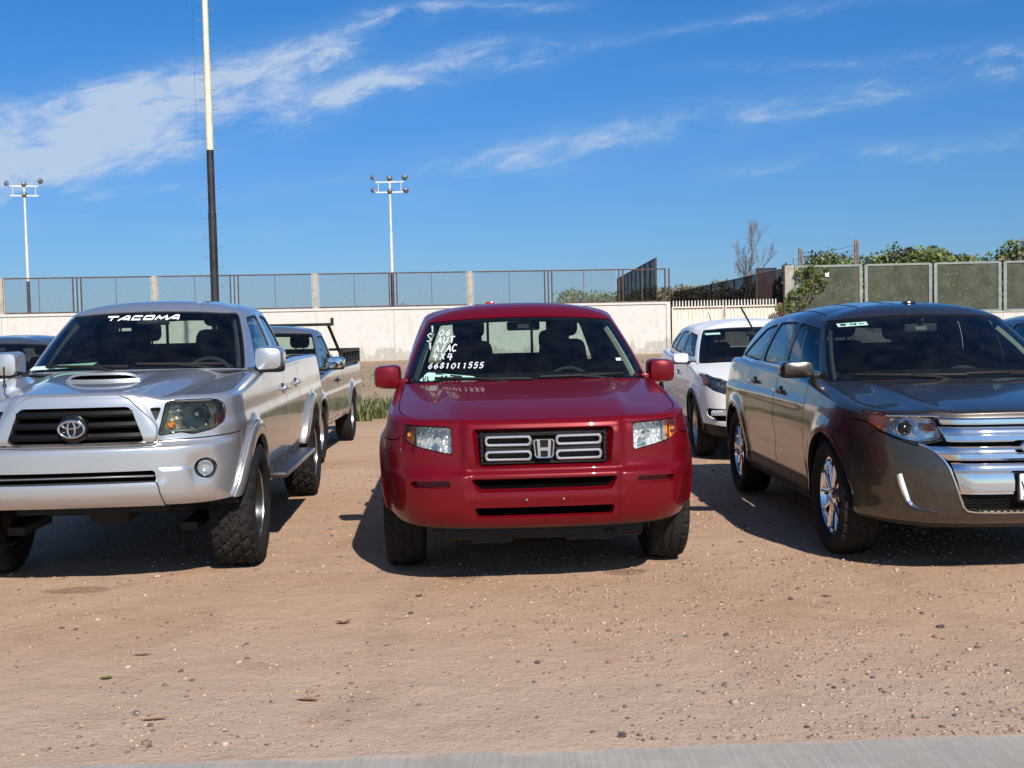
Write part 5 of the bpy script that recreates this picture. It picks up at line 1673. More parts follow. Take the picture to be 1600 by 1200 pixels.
    b = MB(); b.rbox((0.02, 1.20, h.z+.002), (.085, .10, .030), .014, 2); b.build('roof_aerial', M['gloss_black'], root)
    return C


# ------------------------------------------------------------------ white compact crossover behind
def crv(name, loc, yaw, paint_mat, label, cat, group, full=True, roof_mat=None, sc=1.0):
    root = empty(name, loc, math.radians(yaw), label, cat, group)
    C = dict(root=root, paint=paint_mat)
    C['outline'] = [(0, -.90), (.30, -.885), (.48, -.85), (.62, -.79), (.74, -.69), (.83, -.55), (.88, -.38), (.905, -.15), (.91, .1), (.91, .8), (.91, 2), (.905, 2.7), (.87, 3.25), (.78, 3.5), (.5, 3.58), (.25, 3.60), (0, 3.60)]
    C['zbot'] = [(-.90, .27), (-.6, .28), (-.4, .30), (.4, .26), (2.3, .27), (3.6, .34)]
    C['roll_x'] = [(-.90, .06), (-.5, .08), (.3, .09), (1, .05), (3.6, .05)]
    C['roll_z'] = [(-.90, .04), (-.5, .05), (.3, .06), (3.6, .05)]
    C['ins_front'] = [(.26, .12), (.33, .05), (.42, .01), (.5, 0), (.58, .01), (.66, .03), (.78, .05), (.9, .09), (1.0, .14)]
    C['ins_side'] = [(.26, .07), (.38, .03), (.5, .015), (.7, 0), (.85, .006), (.95, .025), (1.1, .05), (1.2, .08)]
    C['ins_rear'] = [(.3, .1), (.45, 0), (.65, 0), (.7, .04), (1.2, .08)]
    xe = [(-.9, .70), (-.5, .74), (.5, .78)]
    ze = [(-.90, .86), (-.7, .885), (-.5, .92), (-.2, .97), (.2, 1.025), (.7, 1.07), (1.5, 1.10), (2.4, 1.14), (3.0, 1.17), (3.6, 1.14)]
    zc = [(-.90, .885), (-.7, .92), (-.5, .96), (-.2, 1.01), (.2, 1.07), (.5, 1.11), (.8, 1.13)]
    def top(x, y):
        ax = np.abs(x); q = np.clip(ax/tab(y, xe), 0, 1); z = tab(y, ze)
        return z+np.where(y < .8, tab(y, zc)-z, 0)*(1-q**2.4)
    C['top'] = top; Ra = .395; C['zw'] = .35
    def disp(x, y, z, ox):
        d = np.zeros_like(x); sd = np.clip((ox-.3)/.3, 0, 1)
        for yc in (0, 2.62):
            r = np.hypot(y-yc, z-.36); d += .018*np.exp(-(np.clip(r-(Ra+.02), 0, 1)/.05)**2)*sd
        d -= .014*sd*np.exp(-((z-.60)/.09)**2)*np.exp(-((y-1.3)/.8)**4)
        return d
    C['disp'] = disp; C['step'] = .026; C['rows'] = 36
    C['wb'] = 2.62; C['R'] = .35; C['W'] = .225; C['rr'] = .232; C['arch'] = Ra; C['tx'] = .79; C['halfw'] = .90; C['tail'] = 3.58; C['zfloor'] = .26; C['hood_z'] = .95
    C['lamps'] = [dict(poly=[(.872, .958), (.80, .957), (.62, .872), (.44, .805), (.46, .715), (.62, .725), (.78, .780), (.862, .850)], r=.012, depth=.06,
                       split=[('indicator', lambda s: .82-s.x, M['orange_reflector']), ('reflector', None, M['reflector_dark'])])]
    C['holes'] = [dict(poly=[(-.46, .80), (.46, .80), (.44, .70), (-.44, .70)], r=.01, depth=.04, mat=M['gloss_black'], name='grille'),
                  dict(poly=[(.41, .575), (.835, .585), (.83, .50), (.74, .442), (.43, .442)], r=.015, depth=.04, mode='pair', mat=M['intake_black'], name='fog_light_recess'),
                  dict(poly=[(-.36, .53), (.36, .53), (.34, .40), (-.34, .40)], r=.02, depth=.05, mat=M['intake_black'], name='air_intake')]
    C['bumper'] = [(0, .70), (.44, .72), (.62, .755), (.8, .82), (1, .86)]
    C['valance'] = [(0, .37), (.6, .385), (.85, .41), (1, .43)]
    C['bumper_y'] = -.38
    C['side_cuts'] = [('rocker_panel', [(.40, .2), (.40, .40), (2.22, .40), (2.22, .2)], 'black_plastic', .004)]
    C['doors'] = [('front_door', [(.50, .41), (.50, 1.3), (1.38, 1.3), (1.38, .41)]), ('rear_door', [(1.39, .41), (1.39, 1.3), (2.2, 1.3), (2.26, .75), (2.1, .5), (2.1, .41)])]
    C['door_front'] = .48
    C['hood_y0'] = -.92; C['cowl'] = [(0, .14), (.5, .20), (.85, .38)]
    C['G0'] = [(0, .10, 1.045), (.40, .15, 1.045), (.69, .28, 1.035), (.79, .52, 1.03), (.815, 1.0, 1.05), (.82, 1.6, 1.08), (.81, 2.2, 1.11), (.78, 2.75, 1.14), (.70, 3.25, 1.15), (.5, 3.42, 1.15), (0, 3.48, 1.15)]
    C['G1'] = [(0, .92, 1.492), (.34, .95, 1.485), (.54, 1.02, 1.465), (.62, 1.16, 1.455), (.66, 1.40, 1.48), (.67, 1.7, 1.49), (.66, 2.1, 1.48), (.63, 2.5, 1.46), (.56, 2.9, 1.44), (.4, 3.0, 1.45), (0, 3.03, 1.46)]
    C['bulge'] = [.035, .035, .025, .02, .03, .03, .03, .03, .03, .03, .03]
    C['ridge'] = (1.3, 2.4, [(1.3, 1.55), (1.7, 1.57), (2.4, 1.54)])
    C['wind'] = (2.64, 2.60, .03, .94); C['wscale'] = .25; C['frit'] = .03; C['th'] = .43
    C['side_windows'] = [('side_window', [(.66, .09), (1.04, .35), (1.34, .365), (1.34, .08)], 'window_glass'), ('side_window', [(1.44, .08), (1.44, .365), (1.85, .36), (2.12, .08)], 'privacy_glass'),
                         ('quarter_window', [(2.20, .085), (1.96, .35), (2.2, .33), (2.66, .10)], 'privacy_glass')]
    C['black_pillars'] = [[(1.34, .09), (1.34, .36), (1.44, .36), (1.44, .09)]]
    C['rear_win'] = (1.6, .1, .85, 'rear_glass')
    C['tyre_style'] = 'road'; C['rim_style'] = 'five'; C['rim_mat'] = M['alloy']
    C['flare'] = (.04, .006); C['flare_z'] = .30; C['flare_mat'] = M['black_plastic']
    if roof_mat: C['roof_mat'] = roof_mat
    build_car(C)
    side_mirror(C, (.865, 1.055, 1.05, 1.165, .55), paint_mat, depth=.13, base_mat=M['black_plastic'])
    handles(C, [(1.22, .91), (2.05, .95)], paint_mat)
    cabin(C, .36, 1.00, [(-.36, 1.40, .5, .62, (0,)), (.36, 1.40, .5, .62, (0,)), (0, 2.2, 1.2, .52, (-.36, .36))], .66, floor_y=(.5, 2.9))
    inside_mirror(C, 0.02, .88, 1.38)
    for lo, sg in zip(C['lamp_objs'][0], (1, -1)):
        for x, z, y in ((.72, .845, -.63), (.60, .81, -.71)):
            b = MB(); b.lathe([(-.02, .001), (-.015, .016), (0, .027), (.0, .034), (.02, .036)], 20, 'Y', (sg*x, y, z)); b.build('projector', M['chrome'], lo)
    for o, sg in zip(C['holes'][1]['obs'], (1, -1)):
        b = MB(); b.rbox((sg*.63, -.765, .540), (.40, .02, .060), .01, 2, Matrix.Rotation(sg*math.radians(22), 3, 'Z')); b.build('fog_light', M['reflector'], o)
    b = MB(); b.rbox((0, -.885, .745), (.80, .02, .03), .008, 2); b.build('grille_bar', M['chrome'], C['holes'][0]['obs'][0])
    if full:
        # wiper left standing away from the glass, thin roof aerial
        b = MB(); b.tube([(.10, .16, 1.05), (.06, .18, 1.16), (-.075, .42, 1.40)], .010, 6); b.tube([(-.05, .42, 1.30), (-.155, .47, 1.52), (-.245, .50, 1.70)], .012, 5); b.build('wiper', M['black_plastic'], root)
        b = MB(); b.tube([(-.30, 2.2, 1.55), (-.31, 2.35, 1.66)], .005, 5); b.build('aerial', M['black_plastic'], root)
        wipers(C, [((-.02, 1.075), (.58, 1.075), (.55, .2, 1.04))])
        decal_poly(C['Bg'], [(-.60, 1.370), (-.44, 1.376), (-.44, 1.398), (-.60, 1.392)], [(0, 1, 2, 3)], 'windshield_sticker', M['sticker_green'], root, off=.003)
    else:
        wipers(C, [((-.58, 1.075), (-.0, 1.07), (-.05, .14, 1.05)), ((.02, 1.075), (.58, 1.075), (.55, .2, 1.04))])
    return C


# ------------------------------------------------------------------ older silver pickup behind the lifted one
def old_pickup():
    root = empty('pickup_truck', (-3.06, 13.25, 0), math.radians(.8), 'old pewter pickup truck with a black ladder rack behind the silver lifted pickup', 'pickup truck', 'vehicles parked in the back row')
    pt = M['pewter_paint']
    C = dict(root=root, paint=pt)
    C['outline'] = [(0, -.78), (.35, -.77), (.60, -.73), (.76, -.65), (.84, -.50), (.865, -.3), (.87, 0), (.87, .8), (.87, 2), (.87, 3.2), (.865, 3.85), (.83, 4.1), (.6, 4.15), (0, 4.16)]
    C['zbot'] = [(-.78, .40), (-.3, .42), (.4, .40), (2.4, .40), (4.16, .48)]
    C['roll_x'] = [(-.78, .05), (0, .06), (.8, .04), (4.16, .03)]
    C['roll_z'] = [(-.78, .04), (0, .05), (.8, .035), (4.16, .03)]
    C['ins_front'] = [(.4, .05), (.45, 0), (.62, 0), (.66, .05), (.95, .07), (1.0, .09)]
    C['ins_side'] = [(.4, .04), (.5, .01), (.75, 0), (.8, .008), (1.0, .02), (1.1, .035)]
    C['ins_rear'] = [(.4, .05), (.5, 0), (1.1, .02)]
    ze = [(-.78, .93), (-.4, .96), (0, .99), (.6, 1.03), (1, 1.05), (4.16, 1.06)]
    zc = [(-.78, .95), (0, 1.03), (.6, 1.07), (.9, 1.08)]
    C['top'] = lambda x, y: tab(y, ze)+np.where(y < .9, tab(y, zc)-tab(y, ze), 0)*(1-np.clip(np.abs(x)/.8, 0, 1)**2.5)
    Ra = .40; C['zw'] = .35
    def disp(x, y, z, ox):
        d = np.zeros_like(x); sd = np.clip((ox-.3)/.3, 0, 1)
        for yc in (0, 2.85):
            r = np.hypot(y-yc, z-.36); d += .022*np.exp(-(np.clip(r-(Ra+.01), 0, 1)/.045)**2)*sd
        return d
    C['disp'] = disp; C['step'] = .028; C['rows'] = 34
    C['wb'] = 2.85; C['R'] = .345; C['W'] = .225; C['rr'] = .205; C['arch'] = Ra; C['tx'] = .76; C['halfw'] = .865; C['tail'] = 4.1; C['zfloor'] = .40; C['hood_z'] = .96
    C['lamps'] = [dict(poly=[(.50, .90), (.80, .90), (.80, .77), (.50, .77)], r=.01, depth=.05)]
    C['holes'] = [dict(poly=[(-.46, .90), (.46, .90), (.46, .77), (-.46, .77)], r=.01, depth=.04, mat=M['gloss_black'], name='grille')]
    C['bumper'] = [(0, .65), (1, .65)]; C['bumper_y'] = -.40
    C['doors'] = [('front_door', [(.52, .45), (.52, 1.3), (1.55, 1.3), (1.55, .45)])]
    C['door_front'] = .50; C['bed'] = (1.95, 4.02); C['bed_floor'] = .62
    C['hood_y0'] = -.8; C['cowl'] = [(0, .28), (.5, .32), (.85, .42)]
    C['G0'] = [(0, .27, 1.04), (.42, .31, 1.04), (.68, .42, 1.03), (.775, .60, 1.025), (.79, 1.0, 1.03), (.79, 1.3, 1.035), (.785, 1.6, 1.04), (.75, 1.84, 1.05), (.6, 1.90, 1.05), (0, 1.92, 1.05)]
    C['G1'] = [(0, .93, 1.55), (.36, .95, 1.545), (.56, 1.0, 1.535), (.62, 1.10, 1.53), (.635, 1.22, 1.54), (.64, 1.35, 1.54), (.635, 1.5, 1.535), (.60, 1.68, 1.52), (.48, 1.74, 1.525), (0, 1.75, 1.54)]
    C['bulge'] = [.03, .03, .02, .015, .02, .02, .02, .02, .02, .02]
    C['ridge'] = (1.2, 1.5, [(1.2, 1.60), (1.35, 1.605), (1.5, 1.60)])
    C['wind'] = (2.62, 2.58, .03, .93); C['wscale'] = .22; C['frit'] = .025; C['th'] = .5
    C['side_windows'] = [('side_window', [(.72, .06), (1.08, .43), (1.48, .43), (1.60, .06)], 'window_glass')]
    C['rear_win'] = (1.5, .12, .86, 'rear_glass')
    C['tyre_style'] = 'road'; C['rim_style'] = 'five'; C['rim_mat'] = M['alloy']
    build_car(C)
    side_mirror(C, (.86, 1.06, 1.07, 1.215, .58), M['chrome'], depth=.12, base_mat=M['black_plastic'])
    handles(C, [(1.42, .90)], M['gloss_black'])
    cabin(C, .50, 1.00, [(0, 1.45, 1.3, .6, (-.36, .36))], .70, floor_y=(.5, 1.85))
    wipers(C, [((-.55, 1.07), (-.0, 1.065), (-.05, .25, 1.03)), ((.03, 1.07), (.56, 1.07), (.5, .34, 1.03))])
    # black rack: bar over the back of the cab on two legs, stub upright, side rails on the bed
    b = MB(); b.box((0, 1.98, 1.615), (1.46, .06, .038)); b.box((.73, 1.98, 1.65), (.035, .05, .10)); b.box((-.73, 1.98, 1.65), (.035, .05, .10))
    for sg in (1, -1): b.tube([(sg*.68, 1.98, 1.60), (sg*.83, 2.30, 1.10)], .022, 6)
    b.build('ladder_rack', M['black_plastic'], root)
    b = MB()
    for sg in (1, -1):
        b.box((sg*.835, 2.95, 1.255), (.05, 1.9, .04)); b.box((sg*.835, 2.95, 1.09), (.05, 1.9, .03))
        for y in np.linspace(2.02, 3.88, 7): b.box((sg*.835, y, 1.17), (.045, .045, .17))
    b.box((0, 3.90, 1.255), (1.66, .05, .04))
    for x in np.linspace(-.8, .8, 8): b.box((x, 3.90, 1.15), (.045, .045, .20))
    b.build('bed_rail', M['black_plastic'], root)
    for sg in (1, -1):
        b = MB(); b.box((sg*.76, .45, .33), (.20, .012, .24)); b.build('mud_flap', M['black_plastic'], root)
    return C
# ------------------------------------------------------------------ value noise for geometry
def vnoise(x, y, seed=0):
    xi = np.floor(x).astype(int); yi = np.floor(y).astype(int); fx_ = x-xi; fy_ = y-yi
    def h(a, b):
        n = (a*374761393+b*668265263+seed*69069) & 0x7fffffff
        n = ((n ^ (n >> 13))*1274126177) & 0x7fffffff
        return ((n ^ (n >> 16)) & 0xffff)/65535.
    u = fx_*fx_*(3-2*fx_); v = fy_*fy_*(3-2*fy_)
    return (h(xi, yi)*(1-u)+h(xi+1, yi)*u)*(1-v)+(h(xi, yi+1)*(1-u)+h(xi+1, yi+1)*u)*v


def fbm(x, y, s=1, o=4, seed=0):
    r = 0; a = .5
    for i in range(o): r = r+a*(vnoise(x*s+17.3*i, y*s-9.1*i, seed+i)-.5); s *= 2.1; a *= .5
    return r


def ray_x(px, Y):
    """world X of a bearing expressed as tangent*1800 (bearing 0 = straight ahead)"""
    return (px-798)/1800*Y


# ------------------------------------------------------------------ setting materials
def set_mats():
    m, t, b = principled('sand')
    co = objco(t)
    big = noise_nd(t, co, .35, 4, .6, .5); mid = noise_nd(t, co, 2.2, 6, .65, .3); fine = noise_nd(t, co, 38, 6, .7); grit = noise_nd(t, co, 160, 3, .7)
    sep = t.nodes.new('ShaderNodeSeparateXYZ'); t.links.new(co, sep.inputs[0]); Y = Nd(t, sep.outputs[1])
    base = ramp(t, big, [(.30, (.42, .262, .155)), (.48, (.485, .318, .212)), (.62, (.51, .348, .240)), (.75, (.45, .30, .212))])
    # orange earth between the cars, paler dust near the road
    near = Y.step(6.4, 4.2)
    c = mixc(t, near*.75, base, (.50, .378, .292))
    c = mixc(t, mid.step(.52, .75)*.5, c, (.33, .205, .14))
    c = mixc(t, fine.step(.30, .50).m('MULTIPLY', -1.0)*.28+.28, c, (.25, .165, .12))
    c = mixc(t, fine.step(.60, .78)*.45, c, (.56, .44, .35))
    v = t.nodes.new('ShaderNodeTexVoronoi'); v.inputs['Scale'].default_value = 26; v.inputs['Randomness'].default_value = 1.0
    t.links.new(co, v.inputs['Vector'])
    sepc = t.nodes.new('ShaderNodeSeparateColor'); t.links.new(v.outputs['Color'], sepc.inputs[0])
    pick = Nd(t, sepc.outputs[0]).step(.72, .76); size = Nd(t, sepc.outputs[1])*.26+.05
    peb = ((Nd(t, v.outputs['Distance'])-size)*-14.0).clamp()*pick
    tone = ramp(t, sepc.outputs[2], [(0.0, (.12, .09, .08)), (.4, (.26, .19, .155)), (.7, (.42, .33, .26)), (1.0, (.56, .48, .41))])
    c = mixc(t, peb*.8, c, tone)
    # packed wheel tracks leading from the road to the vehicles
    tr = None; Xn = Nd(t, sep.outputs[0]) + (mid - .5) * .16
    for xw in (-3.45, -1.75, -.72, .98, 2.14, 3.8):
        d = (Xn - xw + (Y - 7.0) * .035) / .13
        g = (d * d * -1.0).m('EXPONENT'); tr = g if tr is None else tr + g
    tr = tr * Y.step(3.9, 4.6) * Y.step(9.0, 7.0) * noise_nd(t, co, 1.1, 4, .7).step(.38, .62)
    c = mixc(t, tr.clamp()*.32, c, (.36, .245, .165))
    # far field: dry dun grassland and bare patches
    far = Y.step(17.5, 20.5)*(noise_nd(t, co, .16, 4, .6).step(.30, .55))
    c = mixc(t, far*.8, c, ramp(t, noise_nd(t, co, 1.3, 6, .7), [(.3, (.20, .165, .10)), (.5, (.30, .23, .15)), (.7, (.40, .30, .20))]))
    # shallow stains of oil and damp under the bumpers
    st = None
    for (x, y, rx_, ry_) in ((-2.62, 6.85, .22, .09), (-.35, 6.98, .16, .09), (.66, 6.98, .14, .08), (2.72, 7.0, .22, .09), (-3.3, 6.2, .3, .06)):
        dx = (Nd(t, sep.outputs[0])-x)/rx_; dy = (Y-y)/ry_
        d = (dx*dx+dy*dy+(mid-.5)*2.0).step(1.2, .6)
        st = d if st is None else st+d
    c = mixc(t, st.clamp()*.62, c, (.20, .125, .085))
    c = mixc(t, noise_nd(t, co, 11, 5, .75).step(.56, .70)*.30, c, (.27, .18, .13))
    t.links.new(c, b.inputs['Base Color']); seti(b, Roughness=.95); b.inputs['Specular IOR Level'].default_value = .15
    h = fine*.7+grit*.3+peb*.55+mid*1.5-tr*.5+noise_nd(t, co, 12, 4, .6)*.7
    bump(t, b, h, .75, .022)

    m, t, b = principled('concrete_road')
    co = objco(t)
    mp = t.nodes.new('ShaderNodeMapping'); mp.inputs['Scale'].default_value = (60, 2.2, 1); mp.inputs['Rotation'].default_value = (0, 0, .12); t.links.new(co, mp.inputs[0])
    mp2 = t.nodes.new('ShaderNodeMapping'); mp2.inputs['Scale'].default_value = (5, 30, 1); t.links.new(co, mp2.inputs[0])
    br = noise_nd(t, mp.outputs[0], 1.0, 4, .6); br2 = noise_nd(t, mp2.outputs[0], 1.0, 4, .6); bl = noise_nd(t, co, 3, 5, .6)
    c = ramp(t, br*.45+br2*.2+bl*.45, [(.38, (.27, .245, .215)), (.55, (.33, .305, .27)), (.72, (.42, .39, .345))])
    c = mixc(t, noise_nd(t, co, 9, 6, .7).step(.5, .75)*.5, c, (.40, .31, .235))
    c = mixc(t, noise_nd(t, co, 70, 3, .7).step(.62, .72)*.6, c, (.10, .09, .08))
    sep = t.nodes.new('ShaderNodeSeparateXYZ'); t.links.new(co, sep.inputs[0])
    ed = Nd(t, sep.outputs[1]) - Nd(t, sep.outputs[0])*.0273 - 4.045
    spill = (ed + noise_nd(t, co, 2.4, 6, .7)*.34).step(.10, .17)
    c = mixc(t, spill*.85, c, (.47, .34, .25))
    t.links.new(c, b.inputs['Base Color']); seti(b, Roughness=.9); bump(t, b, br*.6+br2*.3+spill*.6, .5, .006)

    m, t, b = principled('whitewash')
    co = objco(t)
    sep = t.nodes.new('ShaderNodeSeparateXYZ'); t.links.new(co, sep.inputs[0]); Z = Nd(t, sep.outputs[2])
    n1 = noise_nd(t, co, .7, 6, .65, .4); n2 = noise_nd(t, co, 4, 6, .7); n3 = noise_nd(t, co, .35, 3, .5)
    c = ramp(t, n2, [(.25, (.47, .455, .42)), (.5, (.555, .545, .515)), (.8, (.60, .59, .56))])
    mp = t.nodes.new('ShaderNodeMapping'); mp.inputs['Scale'].default_value = (3, 3, .35); t.links.new(co, mp.inputs[0])
    streak = noise_nd(t, mp.outputs[0], 1.6, 5, .7)
    c = mixc(t, streak.step(.50, .72)*.45, c, (.47, .39, .30))
    peel = (n1+(Z-.55)*-.30).step(.50, .54)*n2.step(.35, .45)*Z.step(1.1, .75)
    c = mixc(t, peel, c, ramp(t, n2, [(.3, (.33, .31, .28)), (.7, (.46, .43, .39))]))
    c = mixc(t, (n3*.5+n2*.6).step(.60, .72)*.5, c, (.58, .50, .42))
    c = mixc(t, Z.step(.25, .0)*.5, c, (.45, .35, .26))
    t.links.new(c, b.inputs['Base Color']); seti(b, Roughness=.9); bump(t, b, n2, .3, .03)

    simple('concrete_post', (.36, .33, .28), .9, var=.3, scale=3, bmp=.3, bscale=20)
    simple('rusty_iron', (.095, .055, .045), .8, .2, var=.5, scale=2.5, bmp=.2)
    simple('dark_iron', (.035, .028, .026), .7, .3, var=.3, scale=3)
    simple('galvanised', (.23, .26, .245), .55, .35, var=.2, scale=3)
    simple('link_wire', (.14, .14, .15), .7, .3, var=.2)
    simple('gate_sheet', (.66, .61, .52), .7, var=.14, scale=1.6, bmp=.1)
    simple('picket_white', (.66, .63, .58), .7, var=.2, scale=9)
    simple('cream_paint', (.64, .60, .45), .55, var=.12, scale=3.0)
    simple('black_paint', (.022, .020, .022), .5, var=.7, scale=1.6)
    simple('white_pole_paint', (.62, .63, .62), .5, var=.2, scale=2)
    simple('lamp_grey', (.20, .20, .20), .5, .4, var=.3)
    simple('old_wood', (.20, .155, .12), .9, var=.35, scale=6, bmp=.4)
    simple('bark', (.20, .155, .125), .9, var=.3, scale=6, bmp=.4)
    simple('twig_grey', (.16, .13, .12), .9, var=.25, scale=6)
    simple('brick_red', (.30, .12, .08), .9, var=.3, scale=4)
    simple('dry_leaf', (.28, .16, .09), .8, var=.5, scale=30)
    simple('green_leaf_litter', (.13, .17, .03), .6, var=.3, scale=30)
    for nm, c0, c1, c2 in (('foliage', (.050, .078, .020), (.100, .140, .034), (.19, .22, .062)), ('foliage_dry', (.075, .072, .034), (.130, .120, .052), (.21, .18, .09)),
                           ('grass_blade', (.045, .065, .018), (.085, .11, .032), (.26, .23, .11)), ('foliage_brown', (.035, .030, .028), (.075, .058, .050), (.12, .095, .075))):
        m, t, b = principled(nm)
        gi = t.nodes.new('ShaderNodeNewGeometry')
        t.links.new(ramp(t, gi.outputs['Random Per Island'], [(0, c0), (.5, c1), (1, c2)]), b.inputs['Base Color'])
        seti(b, Roughness=.6)
        b.inputs['Subsurface Weight'].default_value = 0
    # stones : random tone per stone
    m, t, b = principled('pebble')
    gi = t.nodes.new('ShaderNodeNewGeometry')
    t.links.new(ramp(t, gi.outputs['Random Per Island'], [(0, (.10, .075, .068)), (.3, (.22, .15, .115)), (.6, (.38, .265, .195)), (.93, (.46, .33, .24)), (1, (.58, .47, .37))]), b.inputs['Base Color'])
    seti(b, Roughness=.9)
    # woven shade cloth: fine holes let part of the light through
    for nm, col, hole, sc in (('shade_cloth_green', (.10, .11, .085), .46, 30), ('shade_cloth_dark', (.045, .030, .028), .40, 24)):
        m = bpy.data.materials.new(nm); m.use_nodes = True; t = m.node_tree; t.nodes.clear(); MATS[nm] = m
        o = t.nodes.new('ShaderNodeOutputMaterial'); mx = t.nodes.new('ShaderNodeMixShader'); tr = t.nodes.new('ShaderNodeBsdfTransparent'); df = t.nodes.new('ShaderNodeBsdfDiffuse')
        co = objco(t); n = noise_nd(t, co, sc, 2, .6); n2 = noise_nd(t, co, 1.2, 4, .6)
        c = mixc(t, n2, tuple(q*.6 for q in col), tuple(q*1.5 for q in col)); t.links.new(c, df.inputs[0])
        f = (n-.5)*1.2+(n2-.5)*.5+(1-hole)
        t.links.new(f.clamp().s, mx.inputs[0]); t.links.new(tr.outputs[0], mx.inputs[1]); t.links.new(df.outputs[0], mx.inputs[2]); t.links.new(mx.outputs[0], o.inputs[0])


set_mats()


# ------------------------------------------------------------------ ground
def ground_z(x, y):
    near = np.clip((26-y)/10, 0, 1)
    return .030*fbm(x, y, .8, 4, 3)*near+.016*fbm(x, y, 5, 3, 8)*near-.004


def build_ground():
    xs = np.unique(np.concatenate([np.linspace(-7, 7, 301), np.linspace(-14, 14, 141), np.linspace(-60, 60, 61), np.array([-1500, -700, -300, -120, 120, 300, 700, 1500])]))
    ys = np.unique(np.concatenate([np.linspace(3.4, 13, 281), np.linspace(13, 26, 131), np.linspace(26, 80, 28), np.array([-300, -100, -40, -15, -5, 0, 2, 3, 120, 250, 500, 1000, 2500])]))
    X, Y = np.meshgrid(xs, ys); Z = ground_z(X, Y)
    Z = np.where(Y < 4.2, -.006+(Z+.006)*np.clip((Y-3.9)/.3, 0, 1), Z)
    S = grid_surf(np.stack([X, Y, Z], 2))
    N = S.N
    me = mesh_from('ground', S.V, S.faces(), True)
    tag(link('ground', me, None, M['sand']), kind='structure')
    # concrete road along the bottom of the picture, its edge a little ragged with sand
    V = []; F = []
    xr = np.linspace(-40, 40, 641)
    for x in xr:
        e = 4.045+.0273*x*1.0+.030*float(fbm(np.array([x]), np.array([0.]), 4, 3, 5)[0])
        V += [(x, -12, .006), (x, e-.03, .006), (x, e, -.02)]
    for i in range(len(xr)-1):
        for q in range(2): F.append((3*i+q, 3*i+3+q, 3*i+4+q, 3*i+1+q))
    tag(link('road', mesh_from('road', V, F), None, M['concrete_road']), kind='structure')


def icoblob(r, sq=(1, 1, .6)):
    t = (1+5**.5)/2
    V = np.array([(-1, t, 0), (1, t, 0), (-1, -t, 0), (1, -t, 0), (0, -1, t), (0, 1, t), (0, -1, -t), (0, 1, -t), (t, 0, -1), (t, 0, 1), (-t, 0, -1), (-t, 0, 1)])/1.9
    F = [(0, 11, 5), (0, 5, 1), (0, 1, 7), (0, 7, 10), (0, 10, 11), (1, 5, 9), (5, 11, 4), (11, 10, 2), (10, 7, 6), (7, 1, 8), (3, 9, 4), (3, 4, 2), (3, 2, 6), (3, 6, 8), (3, 8, 9), (4, 9, 5), (2, 4, 11), (6, 2, 10), (8, 6, 7), (9, 8, 1)]
    return V*r, F


def build_gravel():
    V0, F0 = icoblob(1); V = []; F = []
    F0 = np.array(F0); n = 0
    cnt = 42000
    y = 4.1+(rng.random(cnt)**1.25)*11; x = (rng.random(cnt)*2-1)*(y*.50+.3)
    # clusters: more stones where the big noise is high
    dens = fbm(x, y, .9, 3, 21); keep = rng.random(cnt) < np.clip(.45+2.2*dens+.15*(x > 1.5), .08, 1)
    x, y = x[keep], y[keep]; cnt = len(x)
    s = .0026+.0070*rng.random(cnt)**4+.011*(rng.random(cnt) < .022)*rng.random(cnt)
    s *= np.where(y > 7, 1.25, 1)
    z = ground_z(x, y)
    allV = []; allF = []
    for i in range(cnt):
        a = rng.random()*6.28; c, q = math.cos(a), math.sin(a); sc = s[i]*np.array([1+rng.random()*.6, .8+rng.random()*.5, .45+rng.random()*.35])
        P = V0*(1+.35*(rng.random((12, 1))-.5))*sc
        allV.append(np.column_stack([P[:, 0]*c-P[:, 1]*q+x[i], P[:, 0]*q+P[:, 1]*c+y[i], P[:, 2]+z[i]+s[i]*.22])); allF.append(F0+12*i)
    me = bpy.data.meshes.new('gravel'); VV = np.vstack(allV); FF = np.vstack(allF)
    me.vertices.add(len(VV)); me.vertices.foreach_set('co', VV.ravel()); me.loops.add(FF.size); me.loops.foreach_set('vertex_index', FF.ravel()); me.polygons.add(len(FF))
    me.polygons.foreach_set('loop_start', np.arange(0, FF.size, 3)); me.update(calc_edges=True)
    tag(link('gravel', me, None, M['pebble']), 'small loose stones and grit scattered over the bare earth', kind='stuff')


def stone(x, y, s, mat, label, flat=.6, group='larger stones lying on the bare earth'):
    V, F = icoblob(1)
    bm = bmesh.new(); vs = [bm.verts.new(v) for v in V]
    for f in F: bm.faces.new([vs[i] for i in f])
    bmesh.ops.subdivide_edges(bm, edges=bm.edges[:], cuts=1, use_grid_fill=True)
    rs = np.array([1+rng.random()*.5, .9+rng.random()*.4, flat])*s
    off = rng.random(3)*50
    for v in bm.verts:
        k = 1+.45*(float(vnoise(np.array([v.co.x*1.7+off[0]]), np.array([v.co.y*1.7+v.co.z*2+off[1]]), 4)[0])-.5)
        v.co = Vector((v.co.x*k*rs[0], v.co.y*k*rs[1], v.co.z*k*rs[2]))
    me = bpy.data.meshes.new('stone'); bm.to_mesh(me); bm.free()
    o = link('stone', me, None, mat); o.location = (x, y, float(ground_z(np.array([x]), np.array([y]))[0])+s*flat*.45); o.rotation_euler = (0, 0, rng.random()*6)
    tag(o, label, 'stone', group)


